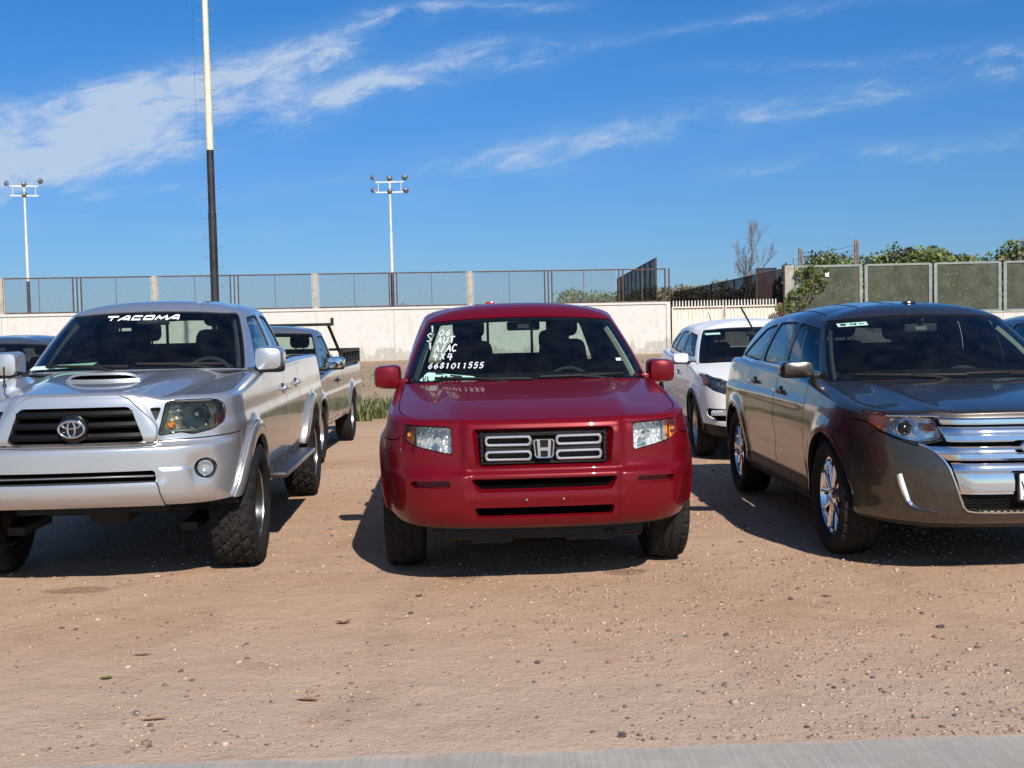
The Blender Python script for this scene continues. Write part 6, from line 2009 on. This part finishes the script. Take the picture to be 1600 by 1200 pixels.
def leaf(x, y, L, w, mat, label, curl=.3, rz=0.0, name='leaf'):
    V = []; F = []; n = 7
    for i in range(n):
        u = i/(n-1); ww = w*math.sin(PI*min(1, u*.95+.03))**.8
        zc_ = curl*L*(u-.5)**2*1.6; V += [(-L/2+L*u, -ww/2, zc_+.25*ww), (-L/2+L*u, 0, zc_), (-L/2+L*u, ww/2, zc_+.25*ww)]
    for i in range(n-1):
        for q in range(2): F.append((3*i+q, 3*i+3+q, 3*i+4+q, 3*i+1+q))
    k = len(V); V += [(a, b, c+.0012) for a, b, c in V]; F += [tuple(i+k for i in f[::-1]) for f in F]
    o = link(name, mesh_from(name, V, F, True), None, mat); o.location = (x, y, float(ground_z(np.array([x]), np.array([y]))[0])+.004); o.rotation_euler = (0, 0, rz)
    tag(o, label, 'leaf', None)


def build_litter():
    simple('dark_stone', (.085, .065, .065), .85, var=.3, scale=40, bmp=.3); simple('pale_stone', (.52, .44, .37), .9, var=.2, scale=40, bmp=.3); simple('rust_stone', (.28, .15, .11), .85, var=.3, scale=40, bmp=.3)
    def at(px, py):      # picture bearing to a place on the ground
        d = M_CAM @ np.array([(px-800)/1800, -(py-600)/1800, -1.]); t = -1.5/d[2]; return d[0]*t, d[1]*t
    S_ = [(972, 1151, .022, 'dark_stone', 'black stone resting at the edge of the concrete road'), (1261, 935+200, .013, 'dark_stone', 'small dark stone near the concrete road, right of the black one'),
          (1135, 990, .020, 'dark_stone', 'dark stone lying alone in front of the gap between red truck and crossover'), (1080, 1100, .011, 'rust_stone', 'small rusty stone on pale dust near the road'),
          (1470, 977, .024, 'dark_stone', 'largest dark stone in front of the chrome grille crossover'), (1462, 992, .022, 'rust_stone', 'reddish stone touching the dark stones before the crossover'), (1440, 957, .017, 'dark_stone', 'dark stone nearest the crossover bumper'),
          (1528, 1008, .021, 'rust_stone', 'brown stone far out in front of the crossover plate'), (1515, 1012, .016, 'pale_stone', 'pale stone beside the brown one in front of the crossover'), (840, 1035, .018, 'dark_stone', 'dark flat stone on the dust straight ahead of the red truck'),
          (952, 1033, .019, 'rust_stone', 'rounded rusty stone ahead of the right headlight of the red truck'), (1150, 1017, .015, 'pale_stone', 'whitish stone on orange earth between truck and crossover'), (1235, 936, .018, 'dark_stone', 'dark pointed stone beside the shadow of the crossover wheel'),
          (905, 918, .014, 'rust_stone', 'reddish stone by the damp stain under the red truck'), (642, 958, .020, 'dark_stone', 'dark stone ahead of the left tyre of the red truck'), (635, 962, .013, 'pale_stone', 'pale chip next to the dark stone ahead of the left tyre'),
          (97, 980, .016, 'dark_stone', 'dark stone in front of the silver truck bumper'), (118, 982, .014, 'dark_stone', 'second dark stone just right of the one before the silver truck'), (153, 968, .018, 'pale_stone', 'pale stone on damp earth in front of the silver truck'),
          (200, 1043, .015, 'pale_stone', 'cream stone on dust left of centre foreground'), (545, 1022, .016, 'rust_stone', 'rusty stone in the middle foreground'), (1575, 1047, .016, 'dark_stone', 'dark stone by the right edge of the dirt lot'),
          (1582, 1148-8, .014, 'rust_stone', 'small brown stone near the right end of the road edge'), (1303, 1071, .013, 'dark_stone', 'black chip on pale dust in the right foreground')]
    for (px, py, s, m_, lb) in S_:
        x, y = at(px, py); stone(x, y, s*.78, M[m_], lb)
    for (px, py, L, w, m_, lb, cu, rz) in [(166, 1061, .055, .028, 'green_leaf_litter', 'small green leaf on the dust left of centre', .3, .3), (537, 973, .075, .04, 'dry_leaf', 'curled brown dry leaf in front of the silver truck', .6, .2), (240, 1127, .10, .018, 'dry_leaf', 'long dark dry leaf near the road edge beside the round cap', .1, .15),
                                      (480, 1096, .09, .03, 'dry_leaf', 'flat dull leaf flattened in the dust at centre left', .05, -.2), (222, 1025, .09, .014, 'dry_leaf', 'thin brown twig-like leaf on the dust', .2, .1), (655, 932, .07, .02, 'dry_leaf', 'dark curled leaf just before the shadow of the red truck', .5, 1.0)]:
        x, y = at(px, py); leaf(x, y, L, w, M[m_], lb, cu, rz)
    x, y = at(213, 1117)
    b = MB(); b.lathe([(0, .001), (0, .016), (.006, .016), (.007, .013), (.005, .001)], 20, 'Z'); o = b.build('bottle_cap', M['lamp_grey']); o.location = (x, y, .004); o.rotation_euler = (.3, .1, 0)
    tag(o, 'small grey round bottle cap lying near the road edge', 'bottle cap')


def rxm(a): c, s = math.cos(a), math.sin(a); return np.array([[1, 0, 0], [0, c, -s], [0, s, c]])
def rzm(a): c, s = math.cos(a), math.sin(a); return np.array([[c, -s, 0], [s, c, 0], [0, 0, 1]])
M_CAM = rxm(PI/2-math.radians(2.735)) @ rzm(math.radians(-1.3))


def build_grass():
    V = []; F = []
    def blades(x0, x1, y0, y1, n, h0, h1, seed):
        r = np.random.default_rng(seed)
        for _ in range(n):
            x = x0+(x1-x0)*r.random(); y = y0+(y1-y0)*r.random()
            if float(fbm(np.array([x]), np.array([y]), .9, 3, 31)[0]) < -.05+.25*abs((y-(y0+y1)/2)/(y1-y0)): continue
            h = h0+(h1-h0)*r.random(); a = r.random()*6.28; le = h*(.2+.6*r.random()); w = .010+.012*r.random()
            b = len(V); dx, dy = math.cos(a), math.sin(a)
            V.extend([(x-dy*w, y+dx*w, 0), (x+dy*w, y-dx*w, 0), (x+dx*le*.4+dy*w*.7, y+dy*le*.4-dx*w*.7, h*.6), (x+dx*le*.4-dy*w*.7, y+dy*le*.4+dx*w*.7, h*.6), (x+dx*le, y+dy*le, h)])
            F.extend([(b, b+1, b+2, b+3), (b+3, b+2, b+4)])
    blades(-9, 1.5, 19.4, 22.8, 17000, .10, .36, 1)
    blades(2, 9, 19.5, 23, 4000, .10, .30, 2)
    blades(-26, 16, 27, 50, 7000, .05, .16, 3)
    o = link('grass', mesh_from('grass', V, F), None, M['grass_blade']); tag(o, 'low strip of green and dry grass across the back of the lot', kind='stuff')


# ------------------------------------------------------------------ walls, fences, gate
WL = lambda x: 62+.155*(x-6)         # line of the left wall, running a little nearer on the left


def wall_pt(px):
    # bearing px meets the wall line
    k = (px-798)/1800
    y = (62-.155*6)/(1-.155*k); return k*y, y


def build_wall():
    root = empty('boundary_wall', (-18, WL(-18), 0), 0, 'long whitewashed masonry wall with flaking plaster at its foot', 'wall')
    ang = math.atan(.155)
    cuts = [wall_pt(px)[0] for px in (1046, 910, 736, 616, 495, 369, 245, 124, 5, -116, -240, -365, -490)]
    for i in range(len(cuts)-1):
        xr, xl = cuts[i], cuts[i+1]; cx = (xl+xr)/2; L = (xr-xl)/math.cos(ang)-.012
        m_ = MB(); off = random.uniform(-.008, .008)
        m_.box((0, 0, 1.32), (L, .20, 2.66))
        if i == 0: m_.box((L/2-.1, -.04, 1.34), (.22, .26, 2.70))
        o = m_.build('wall_panel', M['whitewash'], root); o.location = (cx+18, WL(cx)-WL(-18)+off, 0); o.rotation_euler = (0, 0, ang)
        m_ = MB(); m_.box((0, -.02, 2.72), (L+.01, .28, .12)); o = m_.build('coping', M['whitewash'], root); o.location = (cx+18, WL(cx)-WL(-18), 0); o.rotation_euler = (0, 0, ang)


def chainlink(L, H, p=.115, r=.0060):
    """diamond wires within L x H, in the xz plane"""
    V = []; F = []
    def wire(x0, z0, x1, z1):
        b = len(V); d = Vector((x1-x0, 0, z1-z0)).normalized(); n = Vector((-d.z, 0, d.x))*r
        V.extend([(x0+n.x, 0, z0+n.z), (x0-n.x, 0, z0-n.z), (x0, r*1.6, z0), (x1+n.x, 0, z1+n.z), (x1-n.x, 0, z1-n.z), (x1, r*1.6, z1)])
        F.extend([(b, b+1, b+4, b+3), (b+1, b+2, b+5, b+4), (b+2, b, b+3, b+5)])
    k = -H
    while k < L:
        x0, x1 = max(k, 0), min(k+H, L)
        if x1 > x0: wire(x0, x0-k, x1, x1-k); wire(L-x0, x0-k, L-x1, x1-k)
        k += p
    return V, F


def build_left_fence():
    ang = math.atan(.155); px = [1040, 968, 858, 736, 616, 495, 369, 245, 124, 5, -116, -240, -365]
    root = empty('chain_link_fence', (-18, WL(-18), 2.8), 0, 'tall rusty framed chain link fence standing on top of the white wall', 'fence')
    X = [wall_pt(p)[0] for p in px]
    z0, z1 = 2.80, 4.56
    def put(o, x, dz=0, dy=0): o.location = (x+18, WL(x)-WL(-18)+dy, dz); o.rotation_euler = (0, 0, ang)
    links = {}
    for i, (p, x) in enumerate(zip(px, X)):
        if p in (736, 495, 245, 5, -240):
            b = MB(); b.box((0, 0, .86), (.22, .14, 1.84)); b.box((.16, 0, .86), (.05, .06, 1.78)); b.box((-.16, 0, .86), (.05, .06, 1.78)); put(b.build('fence_post', M['concrete_post'], root), x)
        else:
            for dx in ((-.19, .0, .19) if p not in (1040, 968) else (-.0, .22)):
                b = MB(); b.box((0, 0, .88), (.07, .07, 1.80)); put(b.build('fence_post', M['rusty_iron'], root), x+dx)
    for i in range(len(X)-1):
        xa, xb = X[i+1], X[i]; L = (xb-xa)/math.cos(ang)-.40; cx = (xa+xb)/2
        for z, h in ((1.745, .065), (.02, .07)):
            b = MB(); b.box((0, 0, z), (L+.36, .055, h)); put(b.build('fence_rail', M['rusty_iron'], root), cx)
        b = MB(); b.tube([(0, 0, .05), (0, 0, 1.72)], .020, 6); put(b.build('fence_post', M['link_wire'], root), cx)
        if i >= 1:
            V, F = chainlink(L, 1.66); V = [(v[0]-L/2, v[1], v[2]+.05) for v in V]
            o = link('chain_link_mesh', mesh_from('chain_link_mesh', V, F), root, M['link_wire']); put(o, cx, dy=-.02); tag(o, kind='stuff')


def build_gate():
    x0, x1, Y = 8.72, 14.45, 62.4
    root = empty('metal_gate', ((x0+x1)/2, Y, 0), 0, 'pale ribbed sheet metal gate with a row of pickets along its top', 'gate')
    W = x1-x0
    # ribbed sheet of two leaves
    for s in (-1, 1):
        V = []; F = []; n = 0; w = W/2-.02; xs = []; k = 0; x = 0.0
        while x < w:
            xs += [(x, 0), (x+.10, 0), (x+.12, -.035), (x+.18, -.035)]; x += .20
        xs = [(a, c) for a, c in xs if a <= w]
        for a, c in xs: V += [(a, c, .05), (a, c, 2.44)]
        for i in range(len(xs)-1): F.append((2*i, 2*i+2, 2*i+3, 2*i+1))
        o = link('gate_leaf', mesh_from('gate_leaf', V, F), root, M['gate_sheet']); o.location = (-W/2+.01 if s < 0 else .02, .06, 0)
        b = MB(); b.box((w/2, -.01, 2.46), (w, .10, .07)); b.box((w/2, -.01, .06), (w, .08, .08)); b.box((.03, -.01, 1.25), (.06, .08, 2.4)); b.box((w-.03, -.01, 1.25), (.06, .08, 2.4))
        o = b.build('gate_frame', M['gate_sheet'], root); o.location = (-W/2+.01 if s < 0 else .02, 0, 0)
    pm = None
    for i in range(34):
        x = -W/2+.10+i*(W-.2)/33
        if pm is None:
            b = MB(); b.box((0, 0, 2.62), (.055, .03, .30)); b.box((0, 0, 2.80), (.055, .03, .06), taper=.1); o = b.build('picket', M['picket_white'], root); pm = o.data
        else: o = link('picket', pm, root)
        o.location = (x, 0, 0)
    b = MB(); b.box((0, .06, 2.60), (W, .04, .05)); b.build('picket_rail', M['dark_iron'], root)
    b = MB(); b.box((0, 0, 1.3), (.30, .25, 2.6)); b.build('gate_post', M['brick_red'], root).location = (W/2+.18, .1, 0)
    b = MB(); b.box((0, -.08, 2.35), (.035, .03, .9)); b.build('gate_bolt', M['rusty_iron'], root)


def mesh_sheet(x0, y0, x1, y1, z0, z1a, z1b):
    n = 2; return [(x0, y0, z0), (x1, y1, z0), (x1, y1, z1b), (x0, y0, z1a), (x0+.01, y0+.01, z0), (x1+.01, y1+.01, z0), (x1+.01, y1+.01, z1b), (x0+.01, y0+.01, z1a)], [(0, 1, 2, 3), (7, 6, 5, 4)]


def build_alley_fences():
    # brown slatted screen running away behind the white wall
    root = empty('screen_fence', (8.05, 63.5, 0), 0, 'tall brown screened fence running away from the end of the chain link', 'fence')
    n = 9
    for i in range(n+1):
        y = i*2.9; x = .012*y
        b = MB(); b.box((x, y, 2.6), (.09, .09, 5.25)); b.build('fence_post', M['rusty_iron'], root)
    for z in (5.2, 3.7, 2.9):
        b = MB(); b.tube([(0, 0, z), (.31, 26.1, z)], .04, 5); b.build('fence_rail', M['rusty_iron'], root)
    V, F = mesh_sheet(.02, 0, .33, 26.1, .2, 5.2, 5.2); link('screen_cloth', mesh_from('screen_cloth', V, F), root, M['shade_cloth_dark'])
    # dark mesh fence on the other side of the alley
    root = empty('mesh_fence', (14.75, 63.0, 0), 0, 'dark mesh fence receding behind the metal gate below the bare tree', 'fence')
    for i in range(12):
        b = MB(); b.box((-.02*i, i*4.2, 2.2), (.10, .10, 4.45)); b.build('fence_post', M['dark_iron'], root)
    for z in (4.40, 2.75):
        b = MB(); b.tube([(0, 0, z), (-.22, 46.2, z)], .035, 5); b.build('fence_rail', M['dark_iron'], root)
    V, F = mesh_sheet(.02, 0, -.20, 46.2, .2, 4.4, 4.4); link('screen_cloth', mesh_from('screen_cloth', V, F), root, M['shade_cloth_dark'])
    # little dark gate frame facing us beside the concrete pillar
    root = empty('iron_frame', (14.05, 63.2, 2.6), 0, 'small dark iron mesh frame beside the concrete pillar', 'frame')
    b = MB(); b.box((-.55, 0, .95), (.08, .08, 1.9)); b.box((.50, 0, .95), (.08, .08, 1.9)); b.box((0, 0, 1.88), (1.1, .08, .08)); b.box((0, 0, .1), (1.1, .08, .08)); b.build('frame_bars', M['dark_iron'], root)
    V, F = mesh_sheet(-.52, 0, .48, 0, .1, 1.85, 1.85); link('screen_cloth', mesh_from('screen_cloth', V, F), root, M['shade_cloth_dark'])


def build_right_fence():
    Y = 62.2
    o = MB(); o.box((0, 0, 2.28), (.50, .45, 4.56)); p = o.build('concrete_pillar', M['concrete_post']); p.location = (15.02, Y, 0)
    tag(p, 'square concrete pillar between the metal gate and the grey framed fence', 'pillar')
    root = empty('low_wall', (32, Y, 0), 0, 'low pale wall under the grey framed fence on the right', 'wall')
    for i in range(9):
        b = MB(); b.box((0, 0, .90), (3.72, .20, 1.80)); b.build('wall_panel', M['whitewash'], root).location = (15.3+1.87+i*3.74-32, 0, 0)
        b = MB(); b.box((0, 0, 1.84), (3.735, .26, .08)); b.build('coping', M['concrete_post'], root).location = (15.3+1.87+i*3.74-32, 0, 0)
    root = empty('panel_fence', (32, Y, 1.88), 0, 'grey metal framed fence filled with greenish shade mesh, trees behind', 'fence')
    for i in range(9):
        x0 = 15.3+i*3.74-32; x1 = x0+3.74
        for x in (x0+.14, x1-.14):
            b = MB(); b.box((x, 0, 1.32), (.17, .10, 2.64)); b.build('fence_post', M['galvanised'], root)
        for z in (2.62, .04):
            b = MB(); b.box(((x0+x1)/2, 0, z), (3.44-.02, .08, .11)); b.build('fence_rail', M['galvanised'], root)
        V, F = mesh_sheet(x0+.2, .0, x1-.2, .0, .1, 2.56, 2.56); link('screen_cloth', mesh_from('screen_cloth', V, F), root, M['shade_cloth_green'])
    # wooden posts with sagging wires behind it
    tops = []
    for (x, y, h, r, lb) in ((16.55, 66, 5.72, .075, 'shorter weathered wooden post behind the fence, left end of the sagging wires'), (19.75, 66, 6.15, .085, 'taller split wooden post behind the fence, right end of the sagging wires')):
        root = empty('wooden_post', (x, y, 0), 0, lb, 'post', 'wooden wire posts behind the fence')
        for k in (0, 1):
            b = MB(); b.tube([(k*.16, 0, 0), (k*.16+.02, 0, h*.5), (k*.13, 0, h-k*.05)], r, 7, r2=r*.8); b.build('pole', M['old_wood'], root)
        tops.append((x, y, h))
    b = MB()
    for dz, sag in ((-.35, .35), (-.75, .25), (-.95, .45), (-1.1, .3)):
        (xa, y, ha), (xb, _, hb) = tops
        b.tube([(xa+(xb-xa)*k/12, y, ha+dz*.6+(hb-ha+dz*.2)*k/12-sag*4*(k/12)*(1-k/12)*.5) for k in range(13)], .010, 4)
    for i in range(26): b.tube([(16.9+random.random()*.9, 66, 5.0+random.random()*.45), (16.9+random.random()*.9, 66, 5.0+random.random()*.45)], .006, 3)
    tag(b.build('sagging_wire', M['dark_iron']), 'loose sagging wires strung between two wooden posts', 'wire')
    # white label plate on the fence
    b = MB(); b.box((0, 0, 0), (.20, .02, .26)); o = b.build('fence_sign', M['decal_white']); o.location = (17.05, Y-.12, 4.05); tag(o, 'small blank white plate tied to the fence above the creeper', 'sign')


# ------------------------------------------------------------------ poles
def build_tall_pole():
    x, y = -10.72, 42
    root = empty('tall_pole', (x, y, 0), 0, 'very tall climbing pole, black below and cream above, with small rungs', 'pole')
    b = MB(); b.tube([(0, 0, 0), (0, 0, 5.95)], .150, 20, r2=.145); b.lathe([(5.90, .146), (5.95, .14), (6.0, .128)], 20, 'Z'); b.tube([(0, 0, 5.95), (0, 0, 8.2)], .133, 20, r2=.128); b.build('pole_base', M['black_paint'], root)
    b = MB(); b.tube([(0, 0, 8.2), (0, 0, 11.3)], .129, 20, r2=.122); b.lathe([(11.28, .122), (11.34, .106)], 20, 'Z'); b.tube([(0, 0, 11.3), (0, 0, 17)], .106, 20, r2=.10); b.build('pole_top', M['cream_paint'], root)
    rm = None
    for i in range(40):
        z = 2.2+i*.355; s = 1 if i % 2 else -1
        r = .16 if z < 5.9 else (.14 if z < 11.3 else .11)
        if rm is None:
            b = MB(); b.tube([(0, 0, 0), (.16, 0, -.005), (.19, 0, .015), (.20, 0, .06)], .013, 5); o = b.build('rung', M['galvanised'], root); rm = o.data
        else: o = link('rung', rm, root)
        o.location = (s*r*.9, 0, z); o.rotation_euler = (0, 0, 0 if s > 0 else PI)
    b = MB(); b.tube([(-.46, 0, 8.4), (-.47, 0, 12), (-.46, 0, 16)], .004, 4); b.build('cable', M['dark_iron'], root)


def floodlight(x, y, h, zb, lamps, lb, rz=0):
    root = empty('floodlight_pole', (x, y, 0), rz, lb, 'floodlight', 'floodlight poles beyond the fence')
    b = MB(); b.tube([(0, 0, 0), (0, 0, zb)], .15, 10, r2=.12); b.build('pole_base', M['black_paint'], root)
    b = MB(); b.tube([(0, 0, zb), (0, 0, zb+.45*(h-zb))], .115, 10, r2=.10); b.tube([(0, 0, zb+.45*(h-zb)), (0, 0, h)], .085, 10, r2=.075); b.build('pole_top', M['white_pole_paint'], root)
    for z in (h-.15, h-.85):
        b = MB(); b.box((0, -.05, z), (1.95, .07, .09)); b.build('cross_arm', M['white_pole_paint'], root)
    b = MB(); b.box((-.78, -.05, h-.5), (.04, .04, .62)); b.box((.78, -.05, h-.5), (.04, .04, .62)); b.build('brace', M['white_pole_paint'], root)
    for (lx, lz, ry, tl) in lamps:
        rot = Matrix.Rotation(ry, 3, 'Z') @ Matrix.Rotation(tl, 3, 'X')
        b = MB(); b.lathe([(.14, .001), (.13, .08), (.02, .165), (-.12, .205), (-.14, .21), (-.12, .20)], 18, 'Y', (lx, -.12, h+lz), rot=rot); o = b.build('lamp', M['lamp_grey'], root)
        b = MB(); b.lathe([(-.125, .001), (-.12, .20)], 18, 'Y', (lx, -.12, h+lz), rot=rot); b.build('lamp_lens', M['reflector_soft'], o)
        b = MB(); b.box((lx, -.05, h+lz+.0), (.06, .2, .06)); b.build('bracket', M['galvanised'], o)


def build_floods():
    floodlight(-8.12, 80, 11.95, 5.5, [(-1.15, .15, 1.1, -.3), (-1.15, -.72, 1.1, -.3), (0, .12, PI, .2), (0, -.75, PI, .2), (1.05, .18, PI, .3), (1.1, -.7, PI, .3)], 'white floodlight pole with six lamps, in the middle of the sky')
    floodlight(-35.4, 85, 12.9, 5.8, [(-1.2, .0, 1.1, -.3), (0, .0, PI, .2), (0, -.75, PI, .2), (1.1, .25, PI-.3, .2)], 'white floodlight pole with four lamps at the far left', .25)


# ------------------------------------------------------------------ trees
def leaf_cloud(blobs, n, size, seed, name, mat, parent):
    r = np.random.default_rng(seed); V = np.zeros((n*4, 3)); 
    tot = sum(b[3]**2 for b in blobs); k = 0
    for (cx, cy, cz, R, sz) in blobs:
        m = int(n*R*R/tot) if tot else 0
        m = min(m, n-k)
        d = r.normal(size=(m, 3)); d /= np.linalg.norm(d, axis=1, keepdims=True)
        rad = R*(.45+.62*r.random((m, 1))**.6)
        lump = 1+.35*(np.array([vnoise(d[:, 0]*2.2+cx+9, d[:, 2]*2.2+cz+d[:, 1]*2+9, seed)]).T-.5)*2
        P = d*rad*lump*np.array([1, 1, sz])+np.array([cx, cy, cz])
        a = r.normal(size=(m, 3)); a /= np.linalg.norm(a, axis=1, keepdims=True); b = np.cross(a, r.normal(size=(m, 3))); b /= np.linalg.norm(b, axis=1, keepdims=True)
        s = size*(.6+.8*r.random((m, 1)))
        for q, (u, v) in enumerate(((-1, 0), (0, -.5), (1, 0), (0, .5))): V[(k*4+q):(k+m)*4:4] = P+a*s*u+b*s*v
        k += m
    V = V[:k*4]; F = np.arange(k*4).reshape(k, 4)
    me = bpy.data.meshes.new(name); me.vertices.add(len(V)); me.vertices.foreach_set('co', V.ravel()); me.loops.add(F.size); me.loops.foreach_set('vertex_index', F.ravel()); me.polygons.add(len(F)); me.polygons.foreach_set('loop_start', np.arange(0, F.size, 4)); me.update(calc_edges=True)
    return link(name, me, parent, mat)


def tree(x, y, h, w, seed, lb, mat='foliage', n=2600, size=.16, group='leafy trees behind the right-hand fence', name='leafy_tree', low=.35):
    random.seed(seed)
    root = empty(name, (x, y, 0), 0, lb, 'tree', group)
    b = MB(); tips = []
    b.tube([(0, 0, 0), (.08, .05, h*.25), (-.05, 0, h*.5)], .16, 8, r2=.10)
    for i in range(7):
        a = random.random()*6.28; l = w*.32*random.uniform(.6, 1.1); z = h*random.uniform(.2, .5)
        p = (math.cos(a)*l, math.sin(a)*l, min(h*.85, z+l*1.1)); b.tube([(0, 0, z*.8), (p[0]*.5, p[1]*.5, (z+p[2])/2), p], .06, 5, r2=.02); tips.append(p)
    b.build('trunk', M['bark'], root)
    blobs = [(0, 0, h*.68, w*.28, .8)]+[(p[0]*1.2, p[1]*1.2, min(p[2]+.1, h*.9), w*random.uniform(.13, .24), .8) for p in tips]
    for i in range(8):
        a = random.random()*6.28; rr_ = w*random.uniform(.15, .42); blobs.append((math.cos(a)*rr_, math.sin(a)*rr_, h*random.uniform(low, .88), w*random.uniform(.10, .20), .8))
    leaf_cloud(blobs, n, size, seed, 'crown', M[mat], root)


def bare_tree(x, y, h, seed, lb):
    random.seed(seed)
    root = empty('bare_tree', (x, y, 0), 0, lb, 'tree'); trunk = MB(); tw = MB()
    def grow(p, d, L, r, dep):
        pts = [p]; q = p.copy(); dd = d.copy()
        for i in range(4):
            dd = (dd+Vector((random.gauss(0, .10), random.gauss(0, .10), .05))).normalized(); q = q+dd*L/4; pts.append(q.copy())
        (trunk if dep < 2 else tw).tube(pts, r, 5 if dep < 3 else 3, r2=r*.55, cap=False)
        if dep >= 7: return
        for k in range(3 if dep < 6 else 2):
            a = random.random()*6.28; sp = random.uniform(.16, .40); o = Vector((math.cos(a), math.sin(a), 0))
            nd = (dd+o*sp).normalized(); nd.z = max(nd.z, .5); st = pts[random.choice((2, 3, 4, 4))]
            grow(st, nd.normalized(), L*random.uniform(.58, .78), r*.60, dep+1)
    grow(Vector((0, 0, 0)), Vector((.02, 0, 1)), h*.30, .12, 0)
    trunk.build('trunk', M['bark'], root); tag(tw.build('twig', M['twig_grey'], root), kind='stuff')


def creeper():
    root = empty('creeper', (15.9, 62.0, 0), 0, 'leafy green creeper hanging over the pillar and the first mesh panel', 'plant')
    random.seed(5); b = MB(); blobs = []
    line = [(-1.5, 2.3), (-1.0, 2.6), (-.7, 3.0), (-.2, 3.2), (.1, 3.6), (.6, 3.9), (1.0, 4.25), (-.4, 4.1), (.2, 4.3), (-.9, 2.2), (-.3, 2.5), (.4, 3.1), (.9, 3.6)]
    for (x, z) in line: blobs.append((x, -.25, z, random.uniform(.16, .32), .8))
    for (x, z) in line[:7]: b.tube([(-.6, -.15, .2), (-.6+(x+.6)*.4, -.2, z*.6), (x, -.2, z)], .02, 4)
    b.build('stem', M['bark'], root)
    leaf_cloud(blobs, 1050, .10, 3, 'foliage', M['foliage'], root)


def build_trees():
    T = [(17.4, 67.5, 4.9, 3.2, 'foliage', 'low leafy shrub just right of the pillar, behind the mesh panels'), (20.6, 69, 5.6, 4.6, 'foliage', 'leafy tree behind the taller wooden post'), (22.8, 70, 6.3, 4.0, 'foliage_brown', 'tallest tree with dull brownish leaves breaking the skyline on the right'),
         (25.2, 69, 5.9, 4.6, 'foliage', 'bright green tree just right of the brownish one'), (27.8, 70, 5.9, 4.6, 'foliage', 'green tree with a flat crown behind the right fence'), (30.8, 69, 5.7, 5.0, 'foliage_dry', 'olive coloured tree at the right edge of the picture'), (33.6, 71, 6.1, 5.2, 'foliage', 'green tree cut off by the right edge of the picture'), (37.5, 72, 6.0, 5.5, 'foliage', 'green tree beyond the right edge')]
    for i, (x, y, h, w, m_, lb) in enumerate(T[:-1]): tree(x, y, h*1.0, w*1.35, 40+i, lb, m_, 11000, .135, low=.22)
    for i, (x, y, h, w, m_, lb) in enumerate([(13.7, 104, 5.2, 4.6, 'foliage_dry', 'round dry bush at the far end of the alley left of the bare tree'), (16.6, 100, 5.6, 4.6, 'foliage_dry', 'scrubby bush at the far end of the alley under the bare tree'), (18.8, 92, 5.3, 4.4, 'foliage_brown', 'dull brown bush behind the dark mesh fence'), (19.0, 82, 5.0, 4.0, 'foliage_dry', 'dry scrub behind the dark mesh fence beside the pillar'), (11.6, 108, 4.6, 3.4, 'foliage_dry', 'small dry bush behind the end of the brown screen')]):
        tree(x, y, h, w, 70+i, lb, m_, 2600, .15, 'scrub at the end of the alley', 'scrub_bush', .2)
    bare_tree(16.4, 80, 10.2, 12, 'thin leafless tree rising above the dark mesh fence')
    creeper()
    # far line of trees beyond the sports ground
    blobs = []
    r = np.random.default_rng(8)
    for i in range(90):
        x = -60+i*2.3; blobs.append((x, r.random()*20, 1.0+r.random()*1.5+(4.0 if x > 14 else 0), 2.2+r.random()*2.2, .9))
    o = leaf_cloud(blobs, 24000, .5, 9, 'treeline', M['foliage'], None); o.location = (0, 330, 3.0); tag(o, 'distant line of trees beyond the sports ground', kind='stuff')


def build_setting():
    build_ground(); build_gravel(); build_grass(); build_wall(); build_left_fence(); build_gate(); build_alley_fences(); build_right_fence(); build_tall_pole(); build_floods(); build_trees()
build_setting()
honda()
tacoma()
edge_suv()
crv('crossover', (2.97, 13.16, 0), 0, M['white_paint'], 'white compact crossover with a wiper arm standing up, behind the red truck', 'crossover', 'vehicles parked in the back row')
old_pickup()
crv('crossover', (-6.62, 13.9, 0), 0, M['white_paint'], 'white crossover with a dark roof half hidden behind the silver lifted truck', 'crossover', 'vehicles parked in the back row', full=False, roof_mat=M['slate_paint'])
crv('crossover', (7.05, 12.6, 0), 0, M['slate_paint'], 'dark crossover of which only the roof corner shows at the right edge', 'crossover', 'vehicles parked in the back row', full=False)
build_litter()
